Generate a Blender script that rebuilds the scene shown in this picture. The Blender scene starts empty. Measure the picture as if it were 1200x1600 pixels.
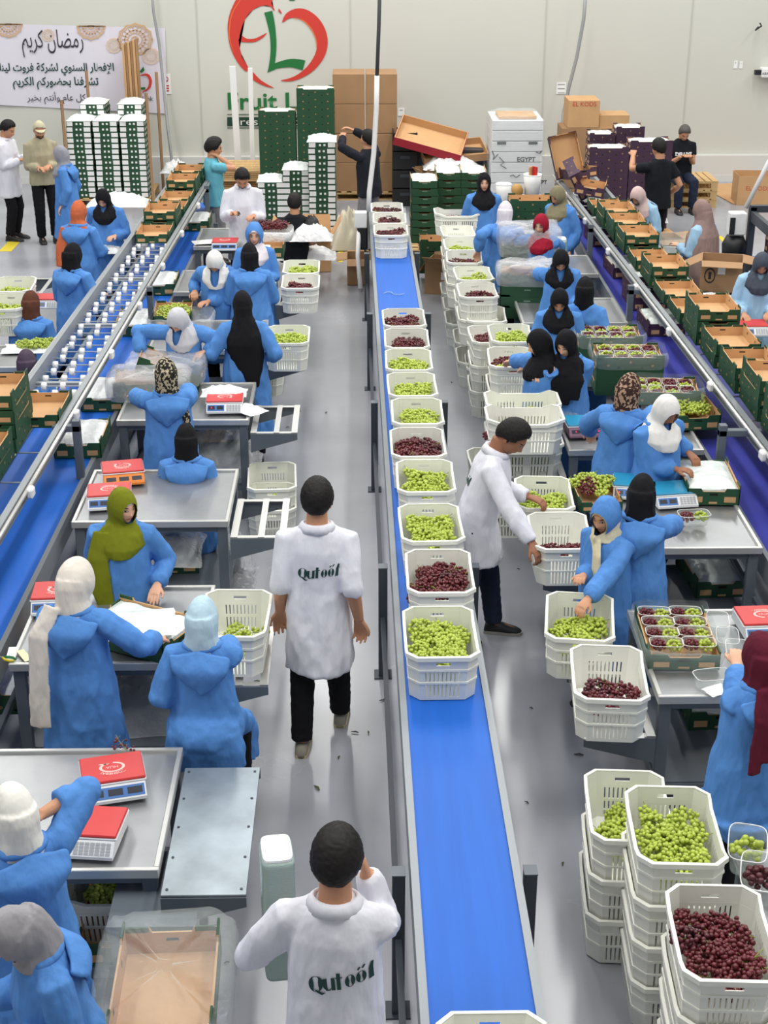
import bpy, bmesh, math, random
import numpy as np
from mathutils import Vector, Matrix, noise
from mathutils.bvhtree import BVHTree
R = math.radians
sc = bpy.context.scene
COL = sc.collection
# ---------------------------------------------------------------- camera
FPX, PITCH, YAW, CAMH = 2250.0, 23.96, -0.93, 5.05
cd = bpy.data.cameras.new('camera')
cam = bpy.data.objects.new('camera', cd); COL.objects.link(cam)
cam.location = (0, 0, CAMH)
cam.rotation_euler = (R(90 - PITCH), 0, R(YAW))
cd.sensor_fit = 'VERTICAL'; cd.sensor_height = 24.0; cd.lens = 24.0 * FPX / 1600.0
cd.clip_start = 0.1; cd.clip_end = 200
sc.camera = cam
# ---------------------------------------------------------------- view, world, lamps
sc.view_settings.view_transform = 'Standard'; sc.view_settings.look = 'None'
sc.view_settings.gamma = 1.0; sc.view_settings.exposure = 0.0
sc.view_settings.use_curve_mapping = False
w = bpy.data.worlds.new('hall_light'); sc.world = w; w.use_nodes = True
w.node_tree.nodes['Background'].inputs[0].default_value = (0.93, 0.96, 1.0, 1)
w.node_tree.nodes['Background'].inputs[1].default_value = 0.31
def lamp(x, y, z, sx, sy, power, col=(1, 0.985, 0.95)):
    l = bpy.data.lights.new('ceiling_light', 'AREA'); l.shape = 'RECTANGLE'; l.size = sx; l.size_y = sy
    l.energy = power; l.color = col
    o = bpy.data.objects.new('ceiling_light', l); COL.objects.link(o); o.location = (x, y, z)
    return o
for yy, pw_ in ((5.0, 176), (13.5, 188), (22.0, 215)):
    for xx in (-9.0, -4.6, -0.6, 2.4, 6.5, 11.0):
        lamp(xx, yy, 8.0, 0.4, 4.5, pw_)
# ---------------------------------------------------------------- pixel ray -> point on the horizontal plane at height z
def at(px, py, z=0.0):
    u = (px - 600) / FPX; v = -(py - 800) / FPX
    c, s = math.cos(R(PITCH)), math.sin(R(PITCH))
    d = (u, c + v * s, -s + v * c)
    cy, sy = math.cos(R(YAW)), math.sin(R(YAW))
    t = (z - CAMH) / d[2]
    return Vector(((cy * d[0] - sy * d[1]) * t, (sy * d[0] + cy * d[1]) * t, z))
def aty(px, py, y):
    u = (px - 600) / FPX; v = -(py - 800) / FPX
    c, s = math.cos(R(PITCH)), math.sin(R(PITCH))
    d = (u, c + v * s, -s + v * c)
    cy, sy = math.cos(R(YAW)), math.sin(R(YAW))
    d = (cy * d[0] - sy * d[1], sy * d[0] + cy * d[1], d[2])
    t = y / d[1]
    return Vector((d[0] * t, y, CAMH + d[2] * t))
# ---------------------------------------------------------------- materials
def lin(c):
    return tuple(((x / 255) / 12.92 if x / 255 <= 0.04045 else ((x / 255 + 0.055) / 1.055) ** 2.4) for x in c)
MATS = {}
def mat(name, rgb, rough=0.6, metal=0.0, var=0.0, vscale=8.0, bump=0.0, bscale=30.0, stretch=(1, 1, 1), spec=0.5, trans=0.0, coat=0.0, emit=None, sheen=0.0):
    if name in MATS: return MATS[name]
    m = bpy.data.materials.new(name); m.use_nodes = True
    nt = m.node_tree; n = nt.nodes; L = nt.links
    b = n['Principled BSDF']; c = lin(rgb)
    b.inputs['Base Color'].default_value = (*c, 1); b.inputs['Roughness'].default_value = rough
    b.inputs['Metallic'].default_value = metal; b.inputs['Specular IOR Level'].default_value = spec
    if coat: b.inputs['Coat Weight'].default_value = coat; b.inputs['Coat Roughness'].default_value = 0.12
    if sheen: b.inputs['Sheen Weight'].default_value = sheen
    if emit:
        b.inputs['Emission Color'].default_value = (*lin(emit[0]), 1); b.inputs['Emission Strength'].default_value = emit[1]
    if var or bump:
        tc = n.new('ShaderNodeTexCoord'); mp = n.new('ShaderNodeMapping'); L.new(tc.outputs['Object'], mp.inputs[0])
        mp.inputs['Scale'].default_value = stretch
    if var:
        nz = n.new('ShaderNodeTexNoise'); nz.inputs['Scale'].default_value = vscale; nz.inputs['Detail'].default_value = 4
        L.new(mp.outputs[0], nz.inputs['Vector'])
        r = n.new('ShaderNodeMapRange'); L.new(nz.outputs[0], r.inputs[0])
        r.inputs[1].default_value = 0.3; r.inputs[2].default_value = 0.7; r.inputs[3].default_value = 1 - var; r.inputs[4].default_value = 1 + var
        mx = n.new('ShaderNodeVectorMath'); mx.operation = 'SCALE'; mx.inputs[0].default_value = c
        L.new(r.outputs[0], mx.inputs['Scale']); L.new(mx.outputs[0], b.inputs['Base Color'])
    if bump:
        nb = n.new('ShaderNodeTexNoise'); nb.inputs['Scale'].default_value = bscale; nb.inputs['Detail'].default_value = 3
        L.new(mp.outputs[0], nb.inputs['Vector'])
        bp = n.new('ShaderNodeBump'); bp.inputs['Strength'].default_value = bump; bp.inputs['Distance'].default_value = 0.03
        L.new(nb.outputs[0], bp.inputs['Height']); L.new(bp.outputs[0], b.inputs['Normal'])
    if trans:
        out = n['Material Output']; ms = n.new('ShaderNodeMixShader'); tr = n.new('ShaderNodeBsdfTransparent')
        ms.inputs[0].default_value = trans; L.new(b.outputs[0], ms.inputs[1]); L.new(tr.outputs[0], ms.inputs[2])
        L.new(ms.outputs[0], out.inputs[0])
    MATS[name] = m
    return m
def cloth(name, rgb):
    return mat('cloth_' + name, rgb, rough=0.85, var=0.05, vscale=5, bump=0.9, bscale=9, stretch=(1, 1, 0.4), spec=0.2)
def leopard(name, dark, light):
    key = 'cloth_' + name
    if key in MATS: return MATS[key]
    m = mat(key, light, rough=0.85, spec=0.2); nt = m.node_tree; n = nt.nodes; L = nt.links
    tc = n.new('ShaderNodeTexCoord'); nz = n.new('ShaderNodeTexNoise'); nz.inputs['Scale'].default_value = 42; nz.inputs['Detail'].default_value = 1.5
    L.new(tc.outputs['Object'], nz.inputs['Vector'])
    cr = n.new('ShaderNodeValToRGB'); cr.color_ramp.interpolation = 'CONSTANT'
    cr.color_ramp.elements[0].color = (*lin(dark), 1); cr.color_ramp.elements[1].position = 0.53; cr.color_ramp.elements[1].color = (*lin(light), 1)
    L.new(nz.outputs[0], cr.inputs[0]); L.new(cr.outputs[0], n['Principled BSDF'].inputs['Base Color'])
    return m
# ---------------------------------------------------------------- mesh builder
class MB:
    def __init__(self): self.v = []; self.f = []; self.m = []
    def add(self, vs, fs, mi=0):
        o = len(self.v); self.v.extend(tuple(p) for p in vs)
        for i, f in enumerate(fs):
            self.f.append([k + o for k in f]); self.m.append(mi if isinstance(mi, int) else mi[i])
    def box(self, c, s, rz=0.0, mi=0, M=None, taper=1.0):
        x, y, z = s[0] / 2, s[1] / 2, s[2] / 2
        vs = [Vector((a * x * (taper if d < 0 else 1), b * y * (taper if d < 0 else 1), d * z)) for d in (-1, 1) for b in (-1, 1) for a in (-1, 1)]
        if M is None: M = Matrix.Translation(c) @ Matrix.Rotation(rz, 4, 'Z')
        else: M = Matrix.Translation(c) @ M
        self.add([M @ p for p in vs], [(0, 2, 3, 1), (4, 5, 7, 6), (0, 1, 5, 4), (2, 6, 7, 3), (0, 4, 6, 2), (1, 3, 7, 5)], mi)
    def bbox(self, c, s, bev=0.01, rz=0.0, mi=0, M=None):
        # box with its four upright edges and its top rim cut off
        x, y, z = s[0] / 2, s[1] / 2, s[2] / 2; b = bev
        def ring(k, zz): return [Vector(p) for p in ((-x + b + k * 0, -y + k, zz), (x - b, -y + k, zz), (x - k, -y + b, zz), (x - k, y - b, zz), (x - b, y - k, zz), (-x + b, y - k, zz), (-x + k, y - b, zz), (-x + k, -y + b, zz))]
        rings = [ring(b * .7, -z), ring(0, -z + b), ring(0, z - b), ring(b * .7, z)]
        if M is None: M = Matrix.Translation(c) @ Matrix.Rotation(rz, 4, 'Z')
        else: M = Matrix.Translation(c) @ M
        self.loft([[M @ p for p in r] for r in rings], mi=mi)
    def loft(self, rings, cap=(True, True), mi=0, closed=True):
        n = len(rings[0]); vs = [p for r in rings for p in r]; fs = []
        for i in range(len(rings) - 1):
            for j in range(n if closed else n - 1):
                k = (j + 1) % n
                fs.append((i * n + j, i * n + k, (i + 1) * n + k, (i + 1) * n + j))
        if cap[0]: fs.append(tuple(reversed(range(n))))
        if cap[1]: fs.append(tuple((len(rings) - 1) * n + j for j in range(n)))
        self.add(vs, fs, mi)
    def tube(self, pts, rad, n=10, mi=0, flat=1.0, up=None):
        pts = [Vector(p) for p in pts]; k = len(pts)
        if not hasattr(rad, '__len__'): rad = [rad] * k
        rings = []; prev = None
        for i in range(k):
            t = (pts[min(i + 1, k - 1)] - pts[max(i - 1, 0)])
            t = t.normalized() if t.length > 1e-9 else Vector((0, 0, 1))
            if prev is None:
                a = Vector(up) if up is not None else (Vector((0, 0, 1)) if abs(t.z) < 0.9 else Vector((0, 1, 0)))
            else: a = prev
            a = a - t * a.dot(t); a = a.normalized() if a.length > 1e-6 else t.orthogonal().normalized()
            b = t.cross(a); prev = a
            r = rad[i]; rx, ry = (r, r) if not hasattr(r, '__len__') else r
            rings.append([pts[i] + b * (rx * math.cos(2 * math.pi * j / n)) + a * (ry * flat * math.sin(2 * math.pi * j / n)) for j in range(n)])
        self.loft(rings, mi=mi)
    def cyl(self, p0, p1, r0, r1=None, n=16, mi=0): self.tube([p0, p1], [r0, r0 if r1 is None else r1], n, mi)
    def ell(self, c, r, nu=14, nv=9, mi=0, M=None):
        M = M or Matrix.Identity(3); c = Vector(c)
        rings = []
        for i in range(nv):
            a = math.pi * (i + 0.5) / nv - math.pi / 2
            rings.append([c + M @ Vector((r[0] * math.cos(a) * math.cos(2 * math.pi * j / nu), r[1] * math.cos(a) * math.sin(2 * math.pi * j / nu), r[2] * math.sin(a))) for j in range(nu)])
        self.loft(rings, mi=mi)
    def prism(self, poly, z0, z1, mi=0):
        self.loft([[Vector((p[0], p[1], z0)) for p in poly], [Vector((p[0], p[1], z1)) for p in poly]], mi=mi)
    def mesh(self, name, mats, smooth=False):
        me = bpy.data.meshes.new(name); me.from_pydata(self.v, [], self.f)
        for m in (mats if isinstance(mats, (list, tuple)) else [mats]): me.materials.append(m)
        me.polygons.foreach_set('material_index', self.m)
        me.polygons.foreach_set('use_smooth', [smooth] * len(self.f))
        me.update(); return me
    def build(self, name, mats, parent=None, smooth=False, loc=None, rz=0.0):
        return link(name, self.mesh(name, mats, smooth), parent, loc, rz)
def link(name, me, parent=None, loc=None, rz=0.0):
    o = bpy.data.objects.new(name, me); COL.objects.link(o)
    if parent is not None: o.parent = parent
    if loc is not None: o.location = loc
    if rz: o.rotation_euler = (0, 0, rz)
    return o
def tag(o, label=None, cat=None, group=None, kind=None):
    if label: o['label'] = label
    if cat: o['category'] = cat
    if group: o['group'] = group
    if kind: o['kind'] = kind
    return o
def thing(name, label, cat, loc=(0, 0, 0), rz=0.0, group=None):
    o = bpy.data.objects.new(name, None); COL.objects.link(o); o.empty_display_size = 0.1
    o.location = loc; o.rotation_euler = (0, 0, rz)
    return tag(o, label, cat, group)
def dup(root, loc, rz=0.0, label=None, group=None, tilt=None, scale=None):
    r = root.copy(); COL.objects.link(r); r.location = loc; r.rotation_euler = (tilt[0], tilt[1], rz) if tilt else (0, 0, rz)
    if scale: r.scale = scale if hasattr(scale, '__len__') else (scale,) * 3
    if label: r['label'] = label
    if group: r['group'] = group
    elif 'group' in r: del r['group']
    for ch in list(root.children):
        c = ch.copy(); COL.objects.link(c); c.parent = r
        for g in list(ch.children):
            d = g.copy(); COL.objects.link(d); d.parent = c
    return r
USED = {}
def place(kind, maker, loc, rz=0.0, label=None, group=None, tilt=None, scale=None):
    # first use of a kind places the prototype itself, later uses copy it
    if kind not in USED:
        o = maker(); USED[kind] = o
        o.location = loc; o.rotation_euler = (tilt[0], tilt[1], rz) if tilt else (0, 0, rz)
        if scale: o.scale = scale if hasattr(scale, '__len__') else (scale,) * 3
        if label: o['label'] = label
        if group: o['group'] = group
        return o
    return dup(USED[kind], loc, rz, label, group, tilt, scale)
def evalmesh(me, mods, name):
    o = bpy.data.objects.new('tmp', me); COL.objects.link(o)
    for typ, kw in mods:
        md = o.modifiers.new(typ, typ)
        for k, v in kw.items(): setattr(md, k, v)
    dg = bpy.context.evaluated_depsgraph_get()
    r = bpy.data.meshes.new_from_object(o.evaluated_get(dg)); r.name = name
    bpy.data.objects.remove(o); bpy.data.meshes.remove(me)
    return r
def remesh(mb, name, voxel, mats, smooth=2, fac=0.5):
    me = mb.mesh(name, mats)
    mods = [('REMESH', dict(mode='VOXEL', voxel_size=voxel, use_smooth_shade=True))]
    if smooth: mods.append(('SMOOTH', dict(factor=fac, iterations=smooth)))
    r = evalmesh(me, mods, name)
    if len(r.materials) == 0:
        for m in (mats if isinstance(mats, (list, tuple)) else [mats]): r.materials.append(m)
    return r
def coords(me):
    a = np.empty(len(me.vertices) * 3, dtype=np.float32); me.vertices.foreach_get('co', a); return a.reshape(-1, 3)
def normals(me):
    a = np.empty(len(me.vertices) * 3, dtype=np.float32); me.vertices.foreach_get('normal', a); return a.reshape(-1, 3)
def setco(me, a): me.vertices.foreach_set('co', a.astype(np.float32).ravel()); me.update()
def text_mesh(body, size, name, font=None, shear=0.0, extrude=0.0, offset=0.0, align='CENTER', spacing=1.0):
    c = bpy.data.curves.new('t', 'FONT'); c.body = body; c.size = size; c.align_x = align; c.align_y = 'CENTER'
    c.shear = shear; c.extrude = extrude; c.offset = offset; c.space_character = spacing; c.resolution_u = 3
    o = bpy.data.objects.new('t', c); COL.objects.link(o)
    dg = bpy.context.evaluated_depsgraph_get()
    me = bpy.data.meshes.new_from_object(o.evaluated_get(dg)); me.name = name
    bpy.data.objects.remove(o); bpy.data.curves.remove(c)
    return me
# ---------------------------------------------------------------- people
def skin_mat(name, rgb, beard=None):
    key = 'skin_' + name
    if key in MATS: return MATS[key]
    m = mat(key, rgb, rough=0.5, spec=0.35); nt = m.node_tree; n = nt.nodes; L = nt.links; b = n['Principled BSDF']
    a = n.new('ShaderNodeAttribute'); a.attribute_name = 'face_co'
    sp = n.new('ShaderNodeSeparateXYZ'); L.new(a.outputs['Vector'], sp.inputs[0])
    ax = n.new('ShaderNodeMath'); ax.operation = 'ABSOLUTE'; L.new(sp.outputs[0], ax.inputs[0])
    def mth(op, i, j=None):
        q = n.new('ShaderNodeMath'); q.operation = op
        for k, s in enumerate((i, j)):
            if s is None: continue
            if isinstance(s, (int, float)): q.inputs[k].default_value = s
            else: L.new(s, q.inputs[k])
        return q.outputs[0]
    front = mth('GREATER_THAN', sp.outputs[1], 0.02)
    def ell(cx, cz, rx, rz):
        dx = mth('DIVIDE', mth('SUBTRACT', ax.outputs[0], cx), rx); dz = mth('DIVIDE', mth('SUBTRACT', sp.outputs[2], cz), rz)
        d = mth('ADD', mth('MULTIPLY', dx, dx), mth('MULTIPLY', dz, dz))
        q = n.new('ShaderNodeMapRange'); L.new(d, q.inputs[0]); q.inputs[1].default_value = 0.7; q.inputs[2].default_value = 1.3
        q.inputs[3].default_value = 1; q.inputs[4].default_value = 0
        return mth('MULTIPLY', q.outputs[0], front)
    cur = None; base = (*lin(rgb), 1)
    lip = tuple(a * b for a, b in zip(rgb, (0.86, 0.6, 0.62)))
    layers = []
    if beard: layers += [(0, -0.075, 0.075, 0.048, beard)]
    layers += [(0.0, -0.053, 0.024, 0.0085, lip), (0.031, 0.009, 0.0165, 0.008, (40, 26, 22)), (0.031, 0.008, 0.0125, 0.0045, (225, 215, 208)),
               (0.031, 0.0085, 0.0058, 0.0058, (32, 20, 16)), (0.033, 0.031, 0.02, 0.0045, (38, 26, 22))]
    for cx, cz, rx, rz, col in layers:
        mk = ell(cx, cz, rx, rz); mx = n.new('ShaderNodeMix'); mx.data_type = 'RGBA'
        L.new(mk, mx.inputs[0])
        if cur is None: mx.inputs[6].default_value = base
        else: L.new(cur, mx.inputs[6])
        mx.inputs[7].default_value = (*lin(col), 1); cur = mx.outputs[2]
    L.new(cur, b.inputs['Base Color'])
    return m
def head_pt(d, grow=0.0):
    # d: unit direction in the head frame (x right, y forward, z up); returns the surface point
    x, y, z = d
    r = 1.0 / math.sqrt((x / 0.072) ** 2 + (y / 0.097) ** 2 + (z / 0.118) ** 2)
    p = [x * r, y * r, z * r]
    if p[2] < -0.01:
        t = min(1, (-0.01 - p[2]) / 0.1); p[0] *= 1 - 0.36 * t * t
        if p[1] < 0: p[1] *= 1 - 0.35 * t
        else: p[1] *= 1 + 0.05 * t
    if p[1] > 0.0 and grow == 0.0:
        X, Z = p[0], p[2]
        g = lambda cx, cz, sx, sz: math.exp(-((X - cx) / sx) ** 2 - ((Z - cz) / sz) ** 2)
        f = min(1, p[1] / 0.05)
        p[1] += f * (0.011 * g(0, -0.005, 0.010, 0.022) + 0.020 * g(0, -0.024, 0.013, 0.011) - 0.009 * (g(0.031, 0.006, 0.015, 0.010) + g(-0.031, 0.006, 0.015, 0.010))
                     + 0.005 * g(0, -0.053, 0.021, 0.009) + 0.007 * g(0, -0.090, 0.022, 0.014) + 0.004 * g(0, 0.034, 0.045, 0.010)
                     - 0.004 * g(0, -0.070, 0.02, 0.008) + 0.003 * (g(0.042, -0.02, 0.018, 0.018) + g(-0.042, -0.02, 0.018, 0.018)))
    if grow:
        v = Vector(p); v += Vector((x, y, z)) * grow; return v
    return Vector(p)
def head_rings(nu, nv, grow=0.0):
    rings = []
    for i in range(nv):
        a = math.pi * (i + 0.5) / nv - math.pi / 2
        rings.append([head_pt((math.cos(a) * math.sin(2 * math.pi * j / nu), math.cos(a) * math.cos(2 * math.pi * j / nu), math.sin(a)), grow) for j in range(nu)])
    return rings
def ellring(c, rx, ry, M=None, n=20, sq=2.0):
    out = []
    for j in range(n):
        a = 2 * math.pi * j / n; ca, sa = math.cos(a), math.sin(a)
        p = Vector((c[0] + rx * math.copysign(abs(ca) ** (2 / sq), ca), c[1] + ry * math.copysign(abs(sa) ** (2 / sq), sa), c[2]))
        out.append(M @ p if M else p)
    return out
def ik(a, b, l1, l2, pole):
    d = b - a; L = d.length
    if L > (l1 + l2) * 0.998: b = a + d.normalized() * (l1 + l2) * 0.998; d = b - a; L = d.length
    L = max(L, abs(l1 - l2) + 0.02)
    n = d.normalized(); p = pole - n * pole.dot(n); p = p.normalized() if p.length > 1e-5 else n.orthogonal().normalized()
    x = (l1 * l1 - l2 * l2 + L * L) / (2 * L); h = math.sqrt(max(l1 * l1 - x * x, 0))
    return a + n * x + p * h, b
def ridged(a, seed, sx, sz, amp):
    # fold-like noise, stretched along z
    out = np.empty(len(a), dtype=np.float32); s = Vector((seed * 3.1, seed * 1.7, seed * 2.3)); f = noise.noise
    for i, p in enumerate(a.tolist()):
        v1 = f(Vector((p[0] * sx, p[1] * sx, p[2] * sz)) + s); v2 = f(Vector((p[0] * sx * 2.3, p[1] * sx * 2.3, p[2] * sz * 2.6 + p[0] * 4)) - s)
        out[i] = (0.55 - 1.9 * min(abs(v1), .5)) * (0.7 + 0.6 * abs(v2)) + 0.35 * v2
    return out * amp
PN = [0]
def person(label, head=None, h=1.6, face=0, lean=0, side=0, twist=0, hyaw=0, hpitch=10, hroll=0, sit=None, feet=None, hands=None, dress='gown', hem=None,
           top=None, legs='black', hijab=None, hjcol=None, tone='a', beard=None, hair=None, shoe='black', hood=True, hoodup=False, sleeve=1.0, curl=(0.5, 0.5),
           vox=0.0065, root=None, poles=None, wide=1.0, extra=None, male=False, lift=0.0, tails=None, under=None):
    """Builds one person. Lengths inside are for a body 1.65 tall, then scaled by h/1.65."""
    PN[0] += 1; seed = PN[0]; rnd = random.Random(seed)
    S = h / 1.65; sw = 0.166 if male else 0.158
    pel = 0.875 if sit is None else sit / S + 0.09
    P0 = Vector((0, 0, pel))
    MT = Matrix.Translation(P0) @ Matrix.Rotation(R(twist), 4, 'Z') @ Matrix.Rotation(R(side), 4, 'Y') @ Matrix.Rotation(R(-lean), 4, 'X') @ Matrix.Translation((0, 0, -0.875))
    up = lambda x, y, z: MT @ Vector((x, y, z))
    MH = MT @ Matrix.Translation((0, 0.0, 1.435)) @ Matrix.Rotation(R(hyaw), 4, 'Z') @ Matrix.Rotation(R(hroll), 4, 'Y') @ Matrix.Rotation(R(-hpitch), 4, 'X') @ Matrix.Translation((0, 0.018, 0.10))
    MHi = MH.inverted()
    # where the whole body stands
    RZ = Matrix.Rotation(R(face), 4, 'Z')
    topp = MH @ Vector((0, -0.01, 0.125)); topp = (RZ @ topp) * S
    if root is None:
        g = at(head[0], head[1], topp.z + lift); rootp = Vector((g.x - topp.x, g.y - topp.y, lift))
    else: rootp = Vector(root)
    MW = Matrix.Translation(rootp) @ RZ @ Matrix.Scale(S, 4); MWi = MW.inverted()
    def loc(p):      # hand / foot targets: ('w', point) in the world, else in the body frame
        if isinstance(p, Vector): return MWi @ p
        return Vector(p)
    # ---- joints
    HL = []; hands = hands or {}
    arms = {}
    for sd, sx in (('l', -1), ('r', 1)):
        sh = up(sx * sw, -0.005, 1.322)
        tg = hands.get(sd)
        tg = loc(tg) if tg is not None else MT @ Vector((sx * (sw + 0.05), 0.04, 0.77))
        pole = Vector((sx * 0.42, -0.75, -0.55)) if not (poles and sd in poles) else Vector(poles[sd])
        d = tg - sh; wr = tg - d.normalized() * 0.08
        el, wr = ik(sh, wr, 0.285, 0.245, pole)
        arms[sd] = (sh, el, wr)
    lgs = {}
    for sd, sx in (('l', -1), ('r', 1)):
        hp = Vector((sx * 0.088, 0, pel - 0.02))
        if feet and sd in feet: fp = Vector(feet[sd])
        elif sit is not None: fp = Vector((sx * 0.11, 0.42, 0))
        else: fp = Vector((sx * 0.095, 0.0, 0))
        an = fp + Vector((0, -0.02, 0.085)); kn, an = ik(hp, an, 0.405, 0.378, Vector((sx * 0.08, 1, 0.05)))
        lgs[sd] = (hp, kn, an, fp)
    # ---- body: one continuous surface
    mb = MB()
    if male: prof = [(0.80, .11, .10, 0), (0.88, .155, .115, 0), (1.03, .14, .105, 0), (1.20, .150, .11, .01), (1.31, .145, .085, 0), (1.375, .08, .065, -.005), (1.41, .062, .06, 0), (1.49, .057, .06, .01)]
    else: prof = [(0.80, .11, .10, 0), (0.88, .155, .115, 0), (1.03, .115, .09, 0), (1.19, .125, .105, .02), (1.31, .12, .075, 0), (1.375, .07, .06, -.005), (1.41, .052, .052, 0), (1.49, .049, .054, .01)]
    mb.loft([ellring((0, yo, z), rx, ry, MT) for z, rx, ry, yo in prof])
    mb.loft([[MH @ p for p in r] for r in head_rings(40, 34)])
    if hijab is None or hijab == 'cap':
        for sx in (-1, 1): mb.ell(MH @ Vector((sx * 0.074, -0.012, -0.005)), (0.009, 0.018, 0.032), 8, 6, M=MH.to_3x3())
    for sd, sx in (('l', -1), ('r', 1)):
        sh, el, wr = arms[sd]
        mb.tube([sh + (up(0, 0, 1.3) - sh) * 0.25, sh, sh.lerp(el, 0.35), el, el.lerp(wr, 0.3), wr], [.045, .046, .042, .036, .037, .026] if not male else [.050, .052, .047, .040, .041, .030], 10)
        # hand
        y = (wr - el).normalized(); cu = curl[0 if sd == 'l' else 1]
        dn = Vector((0, 0, -1)) if not (extra and 'palm' + sd in extra) else Vector(extra['palm' + sd])
        z = dn - y * dn.dot(y); z = z.normalized() if z.length > 1e-3 else y.orthogonal().normalized()   # palm side
        x = Vector(y.cross(z)); tx = x * (-sx)   # towards the thumb when the palm faces down
        hs = 1.06 if male else 0.98
        q = lambda a, b, c: wr + (tx * a + y * b + z * c) * hs
        mb.tube([q(0, -.02, 0), q(0, .02, 0), q(.002, .06, 0), q(.0, .092, .004)], [(.026, .019), (.034, .017), (.042, .015), (.041, .012)], 12, up=z)
        for fi, (fx, ln) in enumerate(((.032, .070), (.0105, .080), (-.0105, .074), (-.031, .058))):
            sp = fx * 0.32
            a0 = 0.25 + 0.5 * cu; a1 = a0 + 1.0 * cu; a2 = a1 + 0.8 * cu; p = q(fx, .086, .004); pts = [q(fx * .9, .06, .002), p]
            for L_, a in ((ln * .45, a0), (ln * .32, a1), (ln * .26, a2)):
                p = p + (y * math.cos(a) + z * math.sin(a) + tx * sp * 3).normalized() * L_ * hs; pts.append(p)
            mb.tube(pts, [.0095, .0098, .0092, .0086, .0066], 8)
        mb.tube([q(.018, .015, .004), q(.040, .042, .012), q(.056, .070, .018 + .01 * cu), q(.054, .098, .022 + .02 * cu)], [.013, .0125, .0105, .0075], 8)
        hp, kn, an, fp = lgs[sd]
        mb.tube([hp + Vector((-sx * .02, 0, .05)), hp, hp.lerp(kn, .4), kn, kn.lerp(an, .3), an, fp + Vector((0, 0.02, 0.05))], [.075, .078, .070, .050, .048, .034, .034], 10)
        mb.tube([fp + Vector((0, -.05, .045)), fp + Vector((0, .05, .04)), fp + Vector((0, .13, .025))], [.034, .036, .022], 8)
    sk = skin_mat(tone + ('b' if beard else ''), dict(a=(222, 172, 143), b=(198, 145, 112), c=(160, 108, 80))[tone], beard)
    me = remesh(mb, 'person', vox, [sk], smooth=1, fac=0.4)
    co = coords(me); Mi = np.array(MHi, dtype=np.float32); hc = co @ Mi[:3, :3].T + Mi[:3, 3]
    at_ = me.attributes.new('face_co', 'FLOAT_VECTOR', 'POINT'); at_.data.foreach_set('vector', hc.astype(np.float32).ravel())
    body = link('person', me); body.matrix_world = MW
    tag(body, label, 'person')
    OUT = dict(body=body, MT=MT, MH=MH, MW=MW, arms=arms, lgs=lgs, S=S)
    # ---- trousers and shoes
    tr = MB(); sit_gown = sit is not None
    if legs:
        for sd, sx in (('l', -1), ('r', 1)):
            hp, kn, an, fp = lgs[sd]; k = 1.0 if male else 1.08
            tr.tube([hp + Vector((-sx * .015, 0, .07)), hp, hp.lerp(kn, .45), kn, kn.lerp(an, .45), an + Vector((0, 0, .0))], [.082, .086, .084 * k, .074 * k, .069 * k, .062 * k], 12)
        tr.loft([ellring((0, 0, z), rx, ry, MT) for z, rx, ry in ((.80, .11, .095), (.88, .150, .112), (.96, .140, .105))])
        tme = remesh(tr, 'trousers', 0.013, [cloth(*LEGS[legs])], smooth=3)
        a = coords(tme); setco(tme, a + normals(tme) * ridged(a, seed + 50, 9, 16, 0.006)[:, None]); link('trousers', tme, body)
    if shoe:
        for sd, sx in (('l', -1), ('r', 1)):
            fp = lgs[sd][3]; sm = MB(); rr = []
            for yy, hw, hh in ((-.085, .022, .03), (-.075, .036, .075), (-.03, .040, .095), (.03, .043, .085), (.09, .048, .06), (.14, .044, .045), (.168, .030, .032), (.176, .012, .022)):
                rr.append([fp + Vector((hw * math.cos(2 * math.pi * j / 14), yy, max(0.0, hh * (0.5 + 0.5 * math.sin(2 * math.pi * j / 14) * (1 if math.sin(2 * math.pi * j / 14) > 0 else 1.0))))) for j in range(14)])
            sm.loft(rr, mi=0); o = sm.build('shoe', [SHOES[shoe][0]], body, smooth=True)
            so = MB(); so.loft([[fp + Vector((p[0] * k, p[1], z)) for p in ((-.03, -.085), (.03, -.085), (.042, -.05), (.045, .06), (.05, .11), (.038, .165), (.01, .182), (-.01, .182), (-.038, .165), (-.05, .11), (-.045, .06), (-.042, -.05))] for z, k in ((0.0, .96), (.022, 1.0))])
            so.build('sole', [SHOES[shoe][1]], o)
    # ---- garment
    cm = TOPS[top or ('gown' if dress == 'gown' else 'coat')]
    mb = MB(); W_ = wide
    gown = dress == 'gown'
    if gown:
        hz = 0.36 if hem is None else hem
        pf = [(1.415, .078, .070, 0), (1.385, .115, .085, -.005), (1.33, .15, .105, 0), (1.27, .166, .125, 0), (1.19, .168, .142, .012), (1.04, .182, .15, .01), (.92, .20, .165, 0)]
        lo = [(.75, .215, .175), (.55, .232, .195), (hz, .25, .215)]
    elif dress == 'coat':
        hz = 0.56 if hem is None else hem
        pf = [(1.412, .074, .068, 0), (1.39, .115, .085, -.005), (1.34, .148, .105, 0), (1.28, .165, .125, 0), (1.2, .170, .138, .01), (1.04, .170, .132, .005), (.92, .176, .138, 0)]
        lo = [(.75, .185, .150), (hz, .198, .160)]
    else:  # shirt / hoodie
        hz = 0.80 if hem is None else hem
        pf = [(1.42, .074, .068, 0), (1.39, .115, .085, -.005), (1.33, .155, .105, 0), (1.27, .17, .118, 0), (1.2, .172, .135, .01), (1.04, .17, .13, .005), (.92, .178, .138, 0)]
        lo = [(hz, .185, .142)]
    rings = [ellring((0, yo, z), rx * W_, ry * W_, MT, 24, 2.3) for z, rx, ry, yo in pf]
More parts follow.
